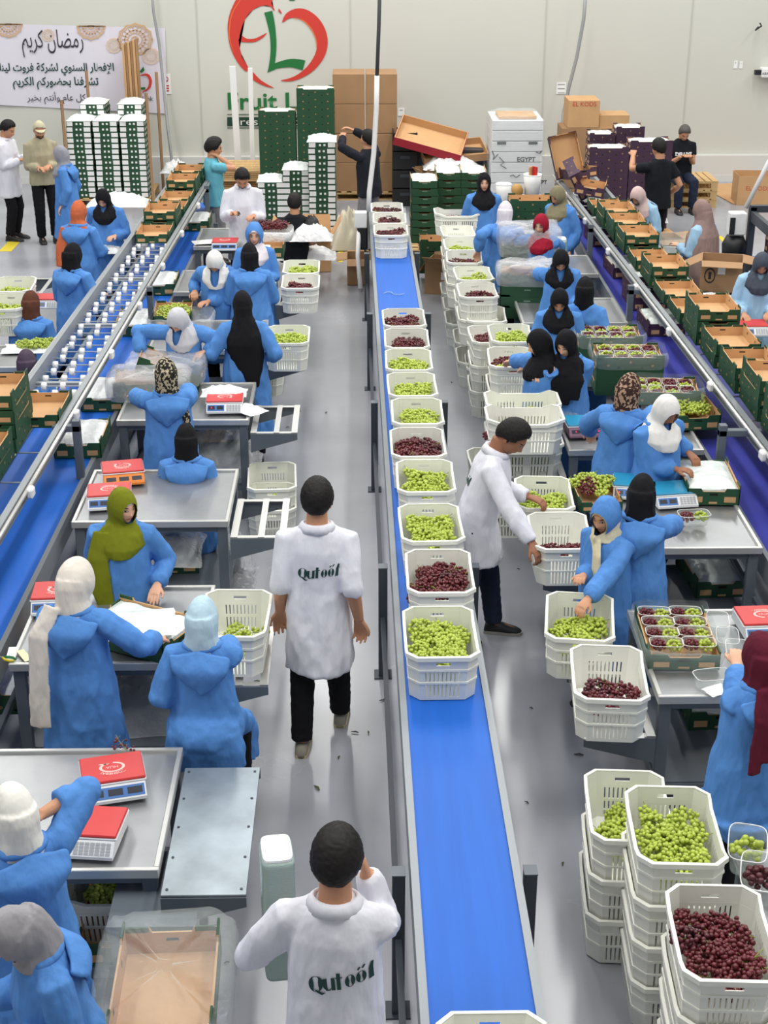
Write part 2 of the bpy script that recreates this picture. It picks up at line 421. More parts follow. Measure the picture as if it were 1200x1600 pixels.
    if sit_gown and gown:
        kmid = (lgs['l'][1] + lgs['r'][1]) / 2; amid = (lgs['l'][2] + lgs['r'][2]) / 2
        mb.loft(list(reversed(rings)) )
        mb.tube([P0 + Vector((0, -.10, 0)), P0 + Vector((0, .05, -.01)), P0.lerp(kmid, .5) + Vector((0, 0, .01)), kmid + Vector((0, .03, 0.01)), kmid + Vector((0, .07, -.1)), amid + Vector((0, .05, .10))],
                [(.19, .13), (.225, .14), (.225, .115), (.21, .105), (.215, .10), (.21, .12)], 22, up=(0, 0, 1))
        mb.ell(P0 + Vector((0, -.04, -.02)), (.225, .20, .16), 20, 12); mb.tube([P0 + Vector((0, -.09, .0)), P0 + Vector((0, -.10, -.12)), P0 + Vector((0, -.10, -.24))], [(.22, .13), (.235, .12), (.24, .10)], 18, up=(0, 1, 0))
    else:
        if sit is not None: lo = [(pel - 0.06, .20, .165)]
        kf = ((lgs['l'][3] + lgs['r'][3]) / 2)
        kf = Vector((kf.x, kf.y, 0)) if sit is None else Vector((0, 0, 0))
        ex = abs(lgs['l'][3].y - lgs['r'][3].y) * 0.35 if sit is None else 0
        for z, rx, ry in lo:
            t = max(0, (0.875 - z) / 0.875)
            hp_ = MT @ Vector((0, 0, min(z, .875))) if z > .6 else None
            rings.append(ellring((kf.x * t, kf.y * t, z), rx * W_, ry * W_ + ex * t, None, 24, 2.2))
        mb.loft(list(reversed(rings)))
    ends = {}
    for sd, sx in (('l', -1), ('r', 1)):
        sh, el, wr = arms[sd]; inn = up(sx * 0.085, -0.003, 1.345)
        sr = extra.get('sleeve' + sd, sleeve) if extra else sleeve
        if gown: rad = [.055, .074, .073, .071, .069, .062, .034]
        elif dress == 'coat': rad = [.055, .072, .067, .063, .060, .055, .046]
        else: rad = [.05, .064, .064, .062, .057, .052, .043]
        e1, e2 = sh.lerp(el, .88), el.lerp(wr, .12); em = (e1 + e2 + el) / 3
        pts = [inn, sh + Vector((0, 0, 0)), sh.lerp(el, .5), em, el.lerp(wr, .45), el.lerp(wr, .82), el.lerp(wr, .98)]
        if sr >= .6: mb.ell(em, (rad[3] * .98,) * 3, 12, 8)
        if sr < 1.0:   # cut at a fraction of the arm
            keep = [0, 1]; acc = [0, 0, .27, .53, .75, .9, 1.0]
            pp, rr = [], []
            for i in range(7):
                if acc[i] <= sr or i < 2: pp.append(pts[i]); rr.append(rad[i])
            if acc[len(pp) - 1] < sr:
                i = len(pp); t = (sr - acc[i - 1]) / (acc[i] - acc[i - 1]); pp.append(pts[i - 1].lerp(pts[i], t)); rr.append(rad[i - 1] * (1 - t) + rad[i] * t)
            pts, rad = pp, rr
        mb.tube(pts, rad, 12)
    if hoodup: mb.loft([[MH @ (p * 1.0 + Vector((0, -.012, 0))) for p in r] for r in head_rings(24, 18, 0.030)]); mb.tube([MH @ Vector((0, -.03, -.03)), up(0, -.035, 1.38)], [(.085, .09), (.10, .085)], 16)
    gname = {'gown': 'gown', 'coat': 'lab_coat', 'shirt': 'shirt', 'hoodie': 'hoodie'}[dress]
    gme = remesh(mb, gname, 0.0115, [cm], smooth=3)
    a = coords(gme); nn = normals(gme)
    am = 0.015 if gown else 0.012
    d = ridged(a, seed, 8.5, 2.0, am * 1.25) + ridged(a, seed + 9, 14, 5.5, am * .6)
    zz = a[:, 2]; d *= np.clip(0.55 + (pel + .45 - zz) * 0.9, 0.45, 1.5); d = np.maximum(d, -0.007)
    setco(gme, a + nn * d[:, None])
    if hoodup: cut_face(gme, MHi, 0.068, 0.096, -0.012)
    g = link(gname, gme, body); OUT['garment'] = g
    # collar / neck opening, hood
    if dress == 'coat':
        cb = MB()
        pr = []
        for t in range(19):
            a_ = R(-155 + 310 * t / 18) + math.pi / 2 + math.pi
            cx, cy = math.cos(a_), math.sin(a_)
            k = 0.35 + 0.65 * min(1, min(t, 18 - t) / 5)
            pr.append([up(cx * .072, cy * .066 + .004, 1.405), up(cx * .078, cy * .073 + .0, 1.400 + .032 * k), up(cx * .092, cy * .088, 1.395 + .028 * k), up(cx * .112, cy * .103, 1.385), up(cx * .10, cy * .092, 1.383)])
        cb.loft(pr, mi=0); cb.build('collar', [cm], g, smooth=True)
    if gown and hood and not hoodup:
        hb = MB(); nu, nv = 13, 11; grid = []
        skew = rnd.uniform(-.02, .02)
        for j in range(nv):
            v = j / (nv - 1); row = []
            for i in range(nu):
                u = i / (nu - 1) * 2 - 1
                hw = 0.155 * (1 - v ** 2.1) + 0.02; x = u * hw + skew * v
                z = 1.40 - 0.25 * v - 0.05 * abs(u) * (1 - v) + 0.0
                yb = -(0.115 + 0.035 * min(1, v * 3) + 0.01) * math.sqrt(max(0.05, 1 - (u * 0.62) ** 2)) - 0.012 - 0.022 * math.sin(math.pi * min(1, v * 1.1)) * (1 - u * u) + 0.03 * max(0, 1 - v * 3)
                row.append(up(x, yb, z))
            grid.append(row)
        for r_ in grid: pass
        hb.add([p for r_ in grid for p in r_], [(j * nu + i, j * nu + i + 1, (j + 1) * nu + i + 1, (j + 1) * nu + i) for j in range(nv - 1) for i in range(nu - 1)])
        rollp = []
        for i in range(17):
            a_ = R(205 - 230 * i / 16) + math.pi if False else R(180 + 25 - 230 * i / 16)
            rollp.append(up(.098 * math.cos(a_) , -.095 * abs(math.sin(a_)) * (1 if math.sin(a_) > 0 else -0.7) + .01, 1.385 + .01 * math.sin(a_)))
        hb.tube(rollp, [.012] + [.026] * 15 + [.012], 8)
        hme = hb.mesh('hood', [cm], True)
        hme = evalmesh(hme, [('SUBSURF', dict(levels=1)), ('SOLIDIFY', dict(thickness=0.012, offset=1.0))], 'hood')
        a = coords(hme); setco(hme, a + normals(hme) * ridged(a, seed + 3, 16, 8, 0.005)[:, None])
        link('hood', hme, g)
    # ---- head covering
    if hijab and hijab != 'cap':
        hm = hjcol if not isinstance(hjcol, tuple) else cloth('scarf_%d_%d_%d' % hjcol, hjcol)
        mb = MB()
        mb.loft([[MH @ p for p in r] for r in head_rings(26, 20, (extra or {}).get('bulk', 0.018))])
        if hijab != 'tuck': mb.ell(MH @ Vector((0, -.052, -.02)), (.070, .060, .085), 16, 10, M=MH.to_3x3())
        k0 = lambda x, y, z: MH @ Vector((x, y, z))
        def hring(c, rx, ry, M, n=20): return ellring(c, rx, ry, M, n)
        if hijab == 'khimar':
            mb.loft([hring((0, -.02, -.02), .088, .105, MH), hring((0, -.02, -.10), .095, .11, MH), hring((0, -.01, 1.36), .15, .125, MT), hring((0, 0, 1.25), .225, .175, MT), hring((0, 0, 1.05), .25, .195, MT), hring((0, -.02, .82), .26, .205, MT), hring((0, -.02, .62), .25, .20, MT)])
        elif hijab == 'point':   # long at the back, ending in a point
            mb.loft([hring((0, -.02, -.02), .086, .10, MH), hring((0, -.02, -.10), .086, .10, MH), hring((0, -.02, 1.36), .125, .115, MT), hring((0, -.0, 1.27), .185, .17, MT), hring((0, -.02, 1.20), .185, .165, MT), hring((.01, -.055, 1.12), .17, .125, MT), hring((.035, -.10, .96), .125, .085, MT), hring((.06, -.14, .80), .05, .05, MT)])
        elif hijab == 'tuck':    # tucked into the collar
            mb.loft([hring((0, -.022, .03), .090, .112, MH), hring((0, -.024, -.02), .094, .114, MH), hring((0, -.022, -.09), .090, .104, MH), hring((0, -.008, 1.415), .098, .100, MT), hring((0, 0.005, 1.355), .112, .110, MT)])
        else:                    # wrap
            mb.loft([hring((0, -.02, -.02), .086, .10, MH), hring((0, -.012, -.095), .080, .092, MH), hring((0, 0.0, 1.405), .105, .098, MT), hring((0, .012, 1.345), .155, .128, MT), hring((0, .018, 1.27), .165, .165, MT), hring((0, .03, 1.20), .11, .155, MT)])
        for tl in (tails or []):
            mb.tube([MT @ Vector(p[:3]) for p in tl], [(p[3], .016) for p in tl], 12, up=tuple((MT.to_3x3() @ Vector((0, 1, 0)))))
        hme = remesh(mb, 'headscarf', 0.0085, [hm], smooth=3)
        a = coords(hme); d = ridged(a, seed + 20, 14, 3.0, 0.008)
        hc = a @ Mi[:3, :3].T + Mi[:3, 3]; d *= np.where(hc[:, 2] > 0.03, 0.35, 1.0)
        setco(hme, a + normals(hme) * d[:, None])
        cut_face(hme, MHi, 0.056, 0.080, -0.012)
        o = link('headscarf', hme, body)
        if under:   # band of an underscarf at the forehead
            ub = MB(); rr = []
            for i in range(15):
                a_ = R(-62 + 124 * i / 14); rr.append((math.sin(a_), math.cos(a_)))
            for i in range(14):
                pass
            ub.add([MH @ head_pt(Vector((x, y, zz)).normalized(), 0.0035) for x, y in rr for zz in (.56, .95)], [(2 * i, 2 * i + 2, 2 * i + 3, 2 * i + 1) for i in range(14)])
            ub.build('underscarf', [cloth('scarf_%d_%d_%d' % under, under)], body, smooth=True)
    if hair or hijab == 'cap':
        nu, nv = 44, 34; hb = MB(); pts = []; keep = {}
        cap = hijab == 'cap'; bald = extra.get('bald', 0) if extra else 0
        thick = extra.get('hairh', 0.004) if extra else 0.004
        for i in range(nv + 1):
            al = math.pi * i / nv - math.pi / 2
            for j in range(nu):
                dv = Vector((math.cos(al) * math.sin(2 * math.pi * j / nu), math.cos(al) * math.cos(2 * math.pi * j / nu), math.sin(al)))
                p = head_pt(dv, 0.003)
                edge = p.z - (0.008 + p.y * (0.9 if p.y > 0 else 0.75)) + (0.012 * noise.noise(p * 60))
                if abs(p.x) > 0.055 and -0.02 < p.y < 0.035: edge += 0.018
                t = max(0.0, min(1.0, edge / 0.03))
                p = head_pt(dv, 0.003 + thick * t * (1 + .35 * noise.noise(p * 45)) + (0.011 * t * max(0.0, min(1.0, (p.z + .02) / .10)) if not cap else 0))
                pts.append(MH @ p); keep[(i, j)] = edge > 0
        hb.add(pts, [(i * nu + j, i * nu + (j + 1) % nu, (i + 1) * nu + (j + 1) % nu, (i + 1) * nu + j) for i in range(nv) for j in range(nu) if keep[(i, j)] and keep[(i, (j + 1) % nu)] and keep[(i + 1, j)] and keep[(i + 1, (j + 1) % nu)]])
        hme = hb.mesh('hair', [(mat('hair_grey', (84, 82, 78), rough=.7, var=.2, vscale=60) if hair == 'grey' else HAIR) if not cap else cloth(*TOPC['cap'])], True)
        hme = evalmesh(hme, [('SUBSURF', dict(levels=1)), ('SOLIDIFY', dict(thickness=0.01, offset=-1.0))], 'cap' if cap else 'hair')
        if not cap:
            a = coords(hme); d = np.array([noise.noise(Vector(p) * 130) for p in a.tolist()], dtype=np.float32) * 0.004
            setco(hme, a + normals(hme) * d[:, None])
        link('cap' if cap else 'hair', hme, body)
        if cap:
            vb = MB(); g2 = []
            for k in range(5):
                for i in range(11):
                    a_ = R(-60 + 120 * i / 10); rr = 0.085 + 0.050 * k / 4
                    g2.append(MH @ Vector((math.sin(a_) * .085 * (1 - .1 * k / 4), .03 + math.cos(a_) * rr, .072 - .010 * k / 4 - .012 * math.sin(a_) ** 2)))
            vb.add(g2, [(k * 11 + i, k * 11 + i + 1, (k + 1) * 11 + i + 1, (k + 1) * 11 + i) for k in range(4) for i in range(10)])
            vm = evalmesh(vb.mesh('visor', [cloth(*TOPC['cap'])], True), [('SOLIDIFY', dict(thickness=0.006))], 'visor'); link('visor', vm, body)
    return OUT
def cut_face(me, MHi, rx, rz, cz):
    bm = bmesh.new(); bm.from_mesh(me); Ml = MHi
    dead = []
    for f in bm.faces:
        p = Ml @ f.calc_center_median()
        if p.y > 0.015 and (p.x / rx) ** 2 + ((p.z - cz) / rz) ** 2 < 1: dead.append(f)
    bmesh.ops.delete(bm, geom=dead, context='FACES')
    bm.verts.ensure_lookup_table(); Mh = Ml.inverted()
    for v in bm.verts:
        if v.is_boundary:
            p = Ml @ v.co; k = math.sqrt((p.x / rx) ** 2 + ((p.z - cz) / rz) ** 2)
            if k > 1e-4: q = Vector((p.x / k, p.y, cz + (p.z - cz) / k)); v.co = Mh @ q
    bm.to_mesh(me); bm.free(); me.update()
def script_mesh(size, name):
    # high-contrast slanted lettering: Q u t o o f, two small ticks above
    mb = MB(); s = size
    def stroke(pts, ws):
        n = len(pts); L_ = []
        for i in range(n):
            a, b = pts[max(i - 1, 0)], pts[min(i + 1, n - 1)]; dx, dy = b[0] - a[0], b[1] - a[1]; l = math.hypot(dx, dy) or 1; w_ = (ws[i] if hasattr(ws, '__len__') else ws) * 1.25
            L_.append([(pts[i][0] + q * -dy / l * w_ / 2, pts[i][1] + q * dx / l * w_ / 2) for q in (-1, 1)])
        mb.add([((x + .16 * y) * s, y * s, 0) for p in L_ for x, y in p], [(2 * i, 2 * i + 1, 2 * i + 3, 2 * i + 2) for i in range(n - 1)])
    def ring(cx, cy, rx, ry, hv):
        n = 28
        for i in range(n):
            q = []
            for t in (2 * math.pi * i / n, 2 * math.pi * (i + 1) / n):
                k = 1.25 * hv * abs(math.cos(t)) ** 1.4 + .035
                q += [(cx + rx * math.cos(t), cy + ry * math.sin(t)), (cx + (rx - k) * math.cos(t), cy + (ry - .03) * math.sin(t))]
            mb.add([((x + .16 * y) * s, y * s, 0) for x, y in q], [(0, 2, 3, 1)])
    X = -1.62
    ring(X + .36, .06, .36, .42, .17); stroke([(X + .28, -.22), (X + .45, -.36), (X + .62, -.50), (X + .78, -.46)], [.02, .10, .10, .02])
    X += .80; stroke([(X, .28), (X, -.2)], .15); stroke([(X, -.15), (X + .08, -.33), (X + .2, -.34), (X + .34, -.2)], [.14, .08, .05, .03]); stroke([(X + .38, .28), (X + .38, -.36)], .15)
    X += .60; stroke([(X + .05, .5), (X + .05, -.36)], .15); stroke([(X - .1, .26), (X + .24, .26)], .05)
    X += .36; ring(X + .22, -.03, .23, .32, .13); X += .50; ring(X + .22, -.03, .23, .32, .13); stroke([(X + .1, .40), (X + .2, .52)], .07); stroke([(X + .3, .42), (X + .42, .56)], .07)
    X += .56; stroke([(X + .08, -.38), (X + .10, .2), (X + .18, .52)], [.17, .15, .09])
    return mb.mesh(name, [])
def back_print(P, txt, size, z=1.16, x=0.0, color=(20, 60, 55), shear=0.0, name='printed_lettering', back=True, tilt=0.0, offset=0.004):
    """Printed lettering laid on a garment, read by someone looking at that side."""
    me = script_mesh(size, name) if txt == 'Qutoof' else text_mesh(txt, size, name, shear=shear, offset=offset)
    bm = bmesh.new(); bm.from_mesh(me); bad = [v for v in bm.verts if abs(v.co.y) > size or abs(v.co.x) > 8 * size]
    if bad: bmesh.ops.delete(bm, geom=bad, context='VERTS')
    bmesh.ops.triangulate(bm, faces=bm.faces)
    for _ in range(2):
        lg = [e for e in bm.edges if e.calc_length() > 0.02]
        if lg: bmesh.ops.subdivide_edges(bm, edges=lg, cuts=1); bmesh.ops.triangulate(bm, faces=bm.faces)
    G = P['garment'].data; dg = [tuple(v.co) for v in G.vertices]; tree = BVHTree.FromPolygons(dg, [tuple(p.vertices) for p in G.polygons])
    MT = P['MT']; s = 1 if back else -1; di = MT.to_3x3() @ Vector((0, s, 0))
    for v in bm.verts:
        q = Matrix.Rotation(tilt, 3, 'Z') @ Vector((v.co.x, v.co.y, 0))
        o = MT @ Vector((x + s * q.x, -0.6 * s, z + q.y))
        hit = tree.ray_cast(o, di)
        v.co = (hit[0] - di * 0.004) if hit[0] is not None and abs((hit[0] - o).length - .47) < .17 else o + di * 0.47
    bm.to_mesh(me); bm.free(); me.materials.clear(); me.materials.append(mat('print_%d_%d_%d' % color, color, rough=0.7))
    return link(name, me, P['garment'])
LEGS = dict(black=('trousers_black', (22, 22, 26)), navy=('trousers_navy', (38, 46, 66)), grey=('trousers_grey', (125, 125, 128)), beige=('trousers_beige', (150, 140, 125)))
TOPC = dict(cap=('cap', (196, 190, 160)))
TOPS = dict(gown=cloth('gown_blue', (86, 139, 206)), pale=cloth('gown_pale', (160, 196, 222)), coat=cloth('coat_white', (226, 226, 234)), beige=cloth('hoodie_beige', (172, 163, 136)),
            black=cloth('shirt_black', (26, 28, 34)), teal=cloth('shirt_teal', (104, 178, 196)), dark=cloth('vest_dark', (34, 36, 44)))
HAIR = mat('hair_black', (22, 18, 17), rough=0.6, var=0.3, vscale=60, spec=0.3)
SHOES = dict(black=(mat('shoe_black', (26, 26, 28), rough=0.5), mat('sole_black', (60, 58, 56), rough=0.7)),
             sneaker=(mat('shoe_grey', (150, 145, 130), rough=0.8), mat('sole_cream', (205, 190, 155), rough=0.7)),
             runner=(mat('shoe_black', (26, 26, 28)), mat('sole_grey', (165, 160, 150), rough=0.7)))
# ---------------------------------------------------------------- surfaces
M_CRATE = mat('crate_plastic', (236, 236, 226), rough=0.42, var=0.03, vscale=3)
M_GREEN = mat('carton_green', (30, 74, 46), rough=0.6, var=0.10, vscale=6)
M_PURPLE = mat('carton_purple', (66, 40, 62), rough=0.6, var=0.10, vscale=6)
M_RED = mat('carton_red', (170, 32, 48), rough=0.6)
M_KRAFT = mat('kraft_board', (200, 158, 112), rough=0.8, var=0.05, vscale=5)
M_KRAFTD = mat('kraft_board_dull', (164, 128, 92), rough=0.85, var=0.06, vscale=4)
M_PALEC = mat('carton_pale_slot', (128, 150, 134), rough=.7)
M_HOLE = mat('kraft_cut_edge', (150, 120, 84), rough=0.85)
M_SLOT = mat('slot_dark', (14, 24, 18), rough=0.9)
M_STEEL = mat('stainless_steel', (166, 168, 170), rough=0.36, metal=0.75, var=0.06, vscale=5, bump=0.04, bscale=20)
M_EDGE = mat('table_edge_steel', (206, 206, 202), rough=0.35, metal=0.6)
M_GALV = mat('galvanised_sheet', (158, 168, 174), rough=0.42, metal=0.7, var=0.22, vscale=4)
M_PAINT = mat('grey_painted_steel', (94, 102, 110), rough=0.45, var=0.04, vscale=5)
M_DARKP = mat('dark_grey_steel', (58, 64, 72), rough=0.45)
M_RAIL = mat('aluminium_rail', (146, 151, 155), rough=0.45, metal=0.35)
M_BELT = mat('blue_belt', (24, 96, 192), rough=0.5, var=0.06, vscale=3, stretch=(6, .4, 1), spec=0.35)
M_BELTV = mat('violet_blue_belt', (58, 62, 158), rough=0.45, var=0.06, vscale=3, stretch=(6, .4, 1), spec=0.35)
M_WHITE = mat('white_plastic', (236, 236, 234), rough=0.35)
M_PAPER = mat('white_paper', (238, 238, 236), rough=0.8)
M_FILM = mat('white_film', (232, 235, 234), rough=0.3, bump=0.6, bscale=18, spec=0.6)
M_LINER = mat('printed_liner', (222, 230, 226), rough=0.3, var=0.06, vscale=7, bump=0.5, bscale=14, spec=0.6)
M_CLEAR = mat('clear_plastic', (230, 238, 236), rough=0.12, trans=0.82, bump=0.5, bscale=25, spec=0.8)
M_BAG = mat('frosted_bag', (234, 236, 238), rough=0.22, trans=0.66, bump=0.8, bscale=16, spec=0.8)
M_BAGW = mat('white_bag', (232, 232, 232), rough=0.35, bump=0.8, bscale=16, spec=0.5)
M_PUNNET = mat('clear_punnet', (214, 226, 222), rough=0.15, trans=0.80, spec=0.8)
M_STACKP = mat('punnet_stack', (150, 172, 164), rough=0.2, spec=0.8, bump=0.2, bscale=40, stretch=(1, 1, 6))
M_GRAPEG = mat('grape_green', (176, 192, 78), rough=0.32, var=0.14, vscale=9, spec=0.5)
M_GRAPER = mat('grape_red', (100, 33, 42), rough=0.32, var=0.35, vscale=9, spec=0.5)
M_GRAPED = mat('grape_dark', (84, 32, 40), rough=0.32, var=0.4, vscale=9, spec=0.5)
M_STEM = mat('grape_stem', (140, 150, 70), rough=0.7)
M_SCRED = mat('scale_red', (200, 54, 54), rough=0.4, var=0.04)
M_SCBODY = mat('scale_white', (222, 224, 226), rough=0.4)
M_SCORANGE = mat('scale_orange', (226, 130, 44), rough=0.4)
M_SCBLUE = mat('scale_blue', (62, 112, 178), rough=0.4)
M_SCTEAL = mat('scale_teal', (40, 140, 180), rough=0.4)
M_LCD = mat('display_dark', (36, 40, 52), rough=0.3)
M_LED = mat('display_lit', (255, 40, 110), rough=0.4, emit=((255, 30, 110), 1.6))
M_KEYS = mat('keypad_grey', (160, 164, 168), rough=0.5)
M_PRINT = mat('print_pale_pink', (240, 190, 184), rough=0.6)
M_WOOD = mat('pallet_wood', (206, 172, 120), rough=0.75, var=0.12, vscale=5, stretch=(.6, 6, 1))
M_BLACK = mat('black_plastic', (26, 27, 30), rough=0.5)
M_YELLOW = mat('yellow_paint', (222, 200, 50), rough=0.6)
# ---------------------------------------------------------------- white crate
def crate_body(L=0.60, W=0.40, H=0.28, name='plastic_crate'):
    # octagonal tapering walls with slots, a flanged rim that dips along the long sides
    c = 0.055
    def per(l, w, ch):
        return [(-w / 2 + ch, -l / 2), (w / 2 - ch, -l / 2), (w / 2, -l / 2 + ch), (w / 2, l / 2 - ch), (w / 2 - ch, l / 2), (-w / 2 + ch, l / 2), (-w / 2, l / 2 - ch), (-w / 2, -l / 2 + ch)]
    segs = [34, 2, 52, 2, 34, 2, 52, 2]
    lv = [0.0, 0.03, .07, .37, .43, .66, .72, .80, .87, .985]
    rows = []; side = []
    def top(si, t):   # height of the rim: lower in the middle of the long sides
        if si in (2, 6):
            u = min(t, 1 - t); return 1.0 - 0.10 * max(0, min(1, (u - 0.05) / 0.07))
        return 1.0
    for k, v in enumerate(lv):
        g = 0.93 + 0.07 * v; p = per(L * g - .02, W * g - .02, c)
        row = []
        for si in range(8):
            a, b = Vector((*p[si], 0)), Vector((*p[(si + 1) % 8], 0))
            for i in range(segs[si]):
                t = i / segs[si]; q = a.lerp(b, t); tz = top(si, t)
                z = v * H * (1 if v < .75 else (1 - (1 - tz) * (v - .75) / .25)); row.append((q.x, q.y, z))
                if k == 0: side.append((si, i))
        rows.append(row)
    n = len(rows[0]); fs = []
    for k in range(len(lv) - 1):
        for j in range(n):
            si, i = side[j]; hole = False
            if k in (2, 4) and si in (0, 2, 4, 6):
                nseg = segs[si]
                if 3 <= i < nseg - 3 and i % 3 == 1: hole = True
                if nseg > 40 and i in (25, 28): hole = False
            if k == 7 and si in (0, 4) and 12 <= i < 22: hole = True
            if not hole: fs.append((k * n + j, k * n + (j + 1) % n, (k + 1) * n + (j + 1) % n, (k + 1) * n + j))
    me = bpy.data.meshes.new('w'); me.from_pydata([p for r in rows for p in r], [], fs); me.materials.append(M_CRATE)
    me = evalmesh(me, [('SOLIDIFY', dict(thickness=0.006, offset=1.0))], 'w')
    mb = MB(); mb.add([tuple(v.co) for v in me.vertices], [tuple(p.vertices) for p in me.polygons]); bpy.data.meshes.remove(me)
    # bottom and rim
    p = per(L * .93 - .02, W * .93 - .02, c); mb.prism(p, 0.002, 0.010)
    g = 1.0; pin = per(L - .02, W - .02, c); pout = per(L + .012, W + .012, c + .006)
    rim = []
    for si in range(8):
        for i in range(12 if si in (2, 6) else 1):
            t = i / (12 if si in (2, 6) else 1)
            a = Vector((*pin[si], 0)).lerp(Vector((*pin[(si + 1) % 8], 0)), t); b = Vector((*pout[si], 0)).lerp(Vector((*pout[(si + 1) % 8], 0)), t)
            z = H * top(si, t); rim.append([(a.x, a.y, z - .002), (a.x, a.y, z + .004), (b.x, b.y, z + .002), (b.x, b.y, z - .022)])
    m = len(rim)
    mb.add([q for r in rim for q in r], [(4 * j + k, 4 * ((j + 1) % m) + k, 4 * ((j + 1) % m) + (k + 1) % 4, 4 * j + (k + 1) % 4) for j in range(m) for k in range(4)])
    # waist ribs
    for v in (.40, .69):
        gg = .93 + .07 * v; a = per(L * gg - .02, W * gg - .02, c); b = per(L * gg + .0, W * gg + .0, c + .004)
        mb.loft([[Vector((*q, v * H - .006)) for q in a], [Vector((*q, v * H - .006)) for q in b], [Vector((*q, v * H + .006)) for q in b], [Vector((*q, v * H + .006)) for q in a]], cap=(False, False))
    return mb.mesh(name, M_CRATE)
CRATE_ME = {}
def crate(loc, rz=0, label='', group=None, name='plastic_crate', grime=False):
    if 'c' not in CRATE_ME: CRATE_ME['c'] = crate_body()
    o = link(name, CRATE_ME['c'], None, loc, rz)
    return tag(o, label, 'crate', group)
# ---------------------------------------------------------------- grapes
BUNCH = {}
def sphere_tpl(sub):
    bm = bmesh.new(); bmesh.ops.create_icosphere(bm, subdivisions=sub, radius=1.0)
    v = [tuple(x.co) for x in bm.verts]; f = [tuple(i.index for i in x.verts) for x in bm.faces]; bm.free(); return v, f
def bunch_mesh(colour, var, sub=2, n=46, L=0.21, Wd=0.074):
    key = (colour, var, sub, n, L)
    if key in BUNCH: return BUNCH[key]
    rnd = random.Random(hash((colour == 'g', var)) + 7 * var + n); tv, tf = sphere_tpl(sub); mb = MB(); P = []
    tries = 0
    while len(P) < n and tries < 4000:
        tries += 1
        t = rnd.random(); w = Wd * (0.35 + 0.9 * math.sin(math.pi * min(1, 0.12 + t * .85))) * (1 - .25 * t)
        a = rnd.uniform(0, 2 * math.pi); r = w * math.sqrt(rnd.uniform(.15, 1))
        p = Vector((r * math.cos(a), (t - .5) * L, max(0.011, .040 + .5 * r * math.sin(a)))); s = rnd.uniform(.0088, .0112)
        if all((p - q).length > .0142 for q, _ in P): P.append((p, s))
    for p, s in P:
        e = rnd.uniform(1.0, 1.16); M = Matrix.Rotation(rnd.uniform(0, 6), 3, 'X') @ Matrix.Rotation(rnd.uniform(0, 6), 3, 'Z')
        mb.add([p + M @ Vector((v[0] * s, v[1] * s, v[2] * s * e)) for v in tv], tf)
    m = {'g': M_GRAPEG, 'r': M_GRAPER, 'd': M_GRAPED}[colour]
    me = mb.mesh('grape_bunch', m, True)
    st = MB(); st.tube([(0, -L * .4, .03), (0, 0, .045), (.005, L * .42, .05), (.012, L * .62, .062)], .0022, 6)
    for k in range(6):
        y = (k / 5 - .5) * L * .8; sx = 1 if k % 2 else -1
        st.tube([(0, y, .045), (sx * .02, y + .012, .06), (sx * .034, y + .02, .058)], .0014, 5)
    BUNCH[key] = (me, st.mesh('stem', M_STEM, True)); return BUNCH[key]
CN = {'g': 'green', 'r': 'red', 'd': 'dark red', 'm': 'mixed'}
def bunch(loc, colour, rz, label, group, rnd, sub=2, n=46, tilt=(0, 0), sc_=1.0, stem=True, small=False):
    me, st = bunch_mesh(colour, rnd.randrange(3), sub, n, .095, .045) if small else bunch_mesh(colour, rnd.randrange(3), sub, n)
    o = link('grape_bunch', me, None, loc); o.rotation_euler = (tilt[0], tilt[1], rz); o.scale = (sc_,) * 3
    tag(o, label, 'grapes', group)
    if stem: link('stem', st, o)
    return o
GS = [0]
def fill(loc, rz, colour, where, fillz=0.10, nx=2, ny=3, area=(0.25, 0.40), off=(0, 0), sub=2, jit=.016, heap=0.05, skip=0.0, n=130, kind=None):
    """Bunches of grapes lying in a crate whose base centre is loc."""
    GS[0] += 1; rnd = random.Random(GS[0] * 13); c = 'r' if colour in 'rd' else colour
    word = kind or CN[colour]
    gp = 'bunches of %s grapes in the %s' % (word, where); lb = 'bunch of %s grapes in the %s' % (word, where)
    ca, sa = math.cos(rz), math.sin(rz)
    for iy in range(ny):
        for ix in range(nx):
            if rnd.random() < skip: continue
            x = off[0] + ((ix + .5) / nx - .5) * area[0] + rnd.uniform(-jit, jit); y = off[1] + ((iy + .5) / ny - .5) * area[1] + rnd.uniform(-jit, jit)
            col = rnd.choice('gr') if colour == 'm' else colour
            if colour == 'r' and rnd.random() < .3: col = 'd'
            e = 1 - 0.6 * ((abs(x - off[0]) / (area[0] / 2)) ** 2 * .5 + (abs(y - off[1]) / (area[1] / 2)) ** 2 * .5)
            z = fillz + heap * e * rnd.uniform(.5, 1)
            bunch(Vector((loc[0] + ca * x - sa * y, loc[1] + sa * x + ca * y, loc[2] + z)), col, rz + rnd.uniform(0, 6.28), lb, gp, rnd, sub, n, (rnd.uniform(-.25, .25), rnd.uniform(-.3, .3)), rnd.uniform(.95, 1.15))
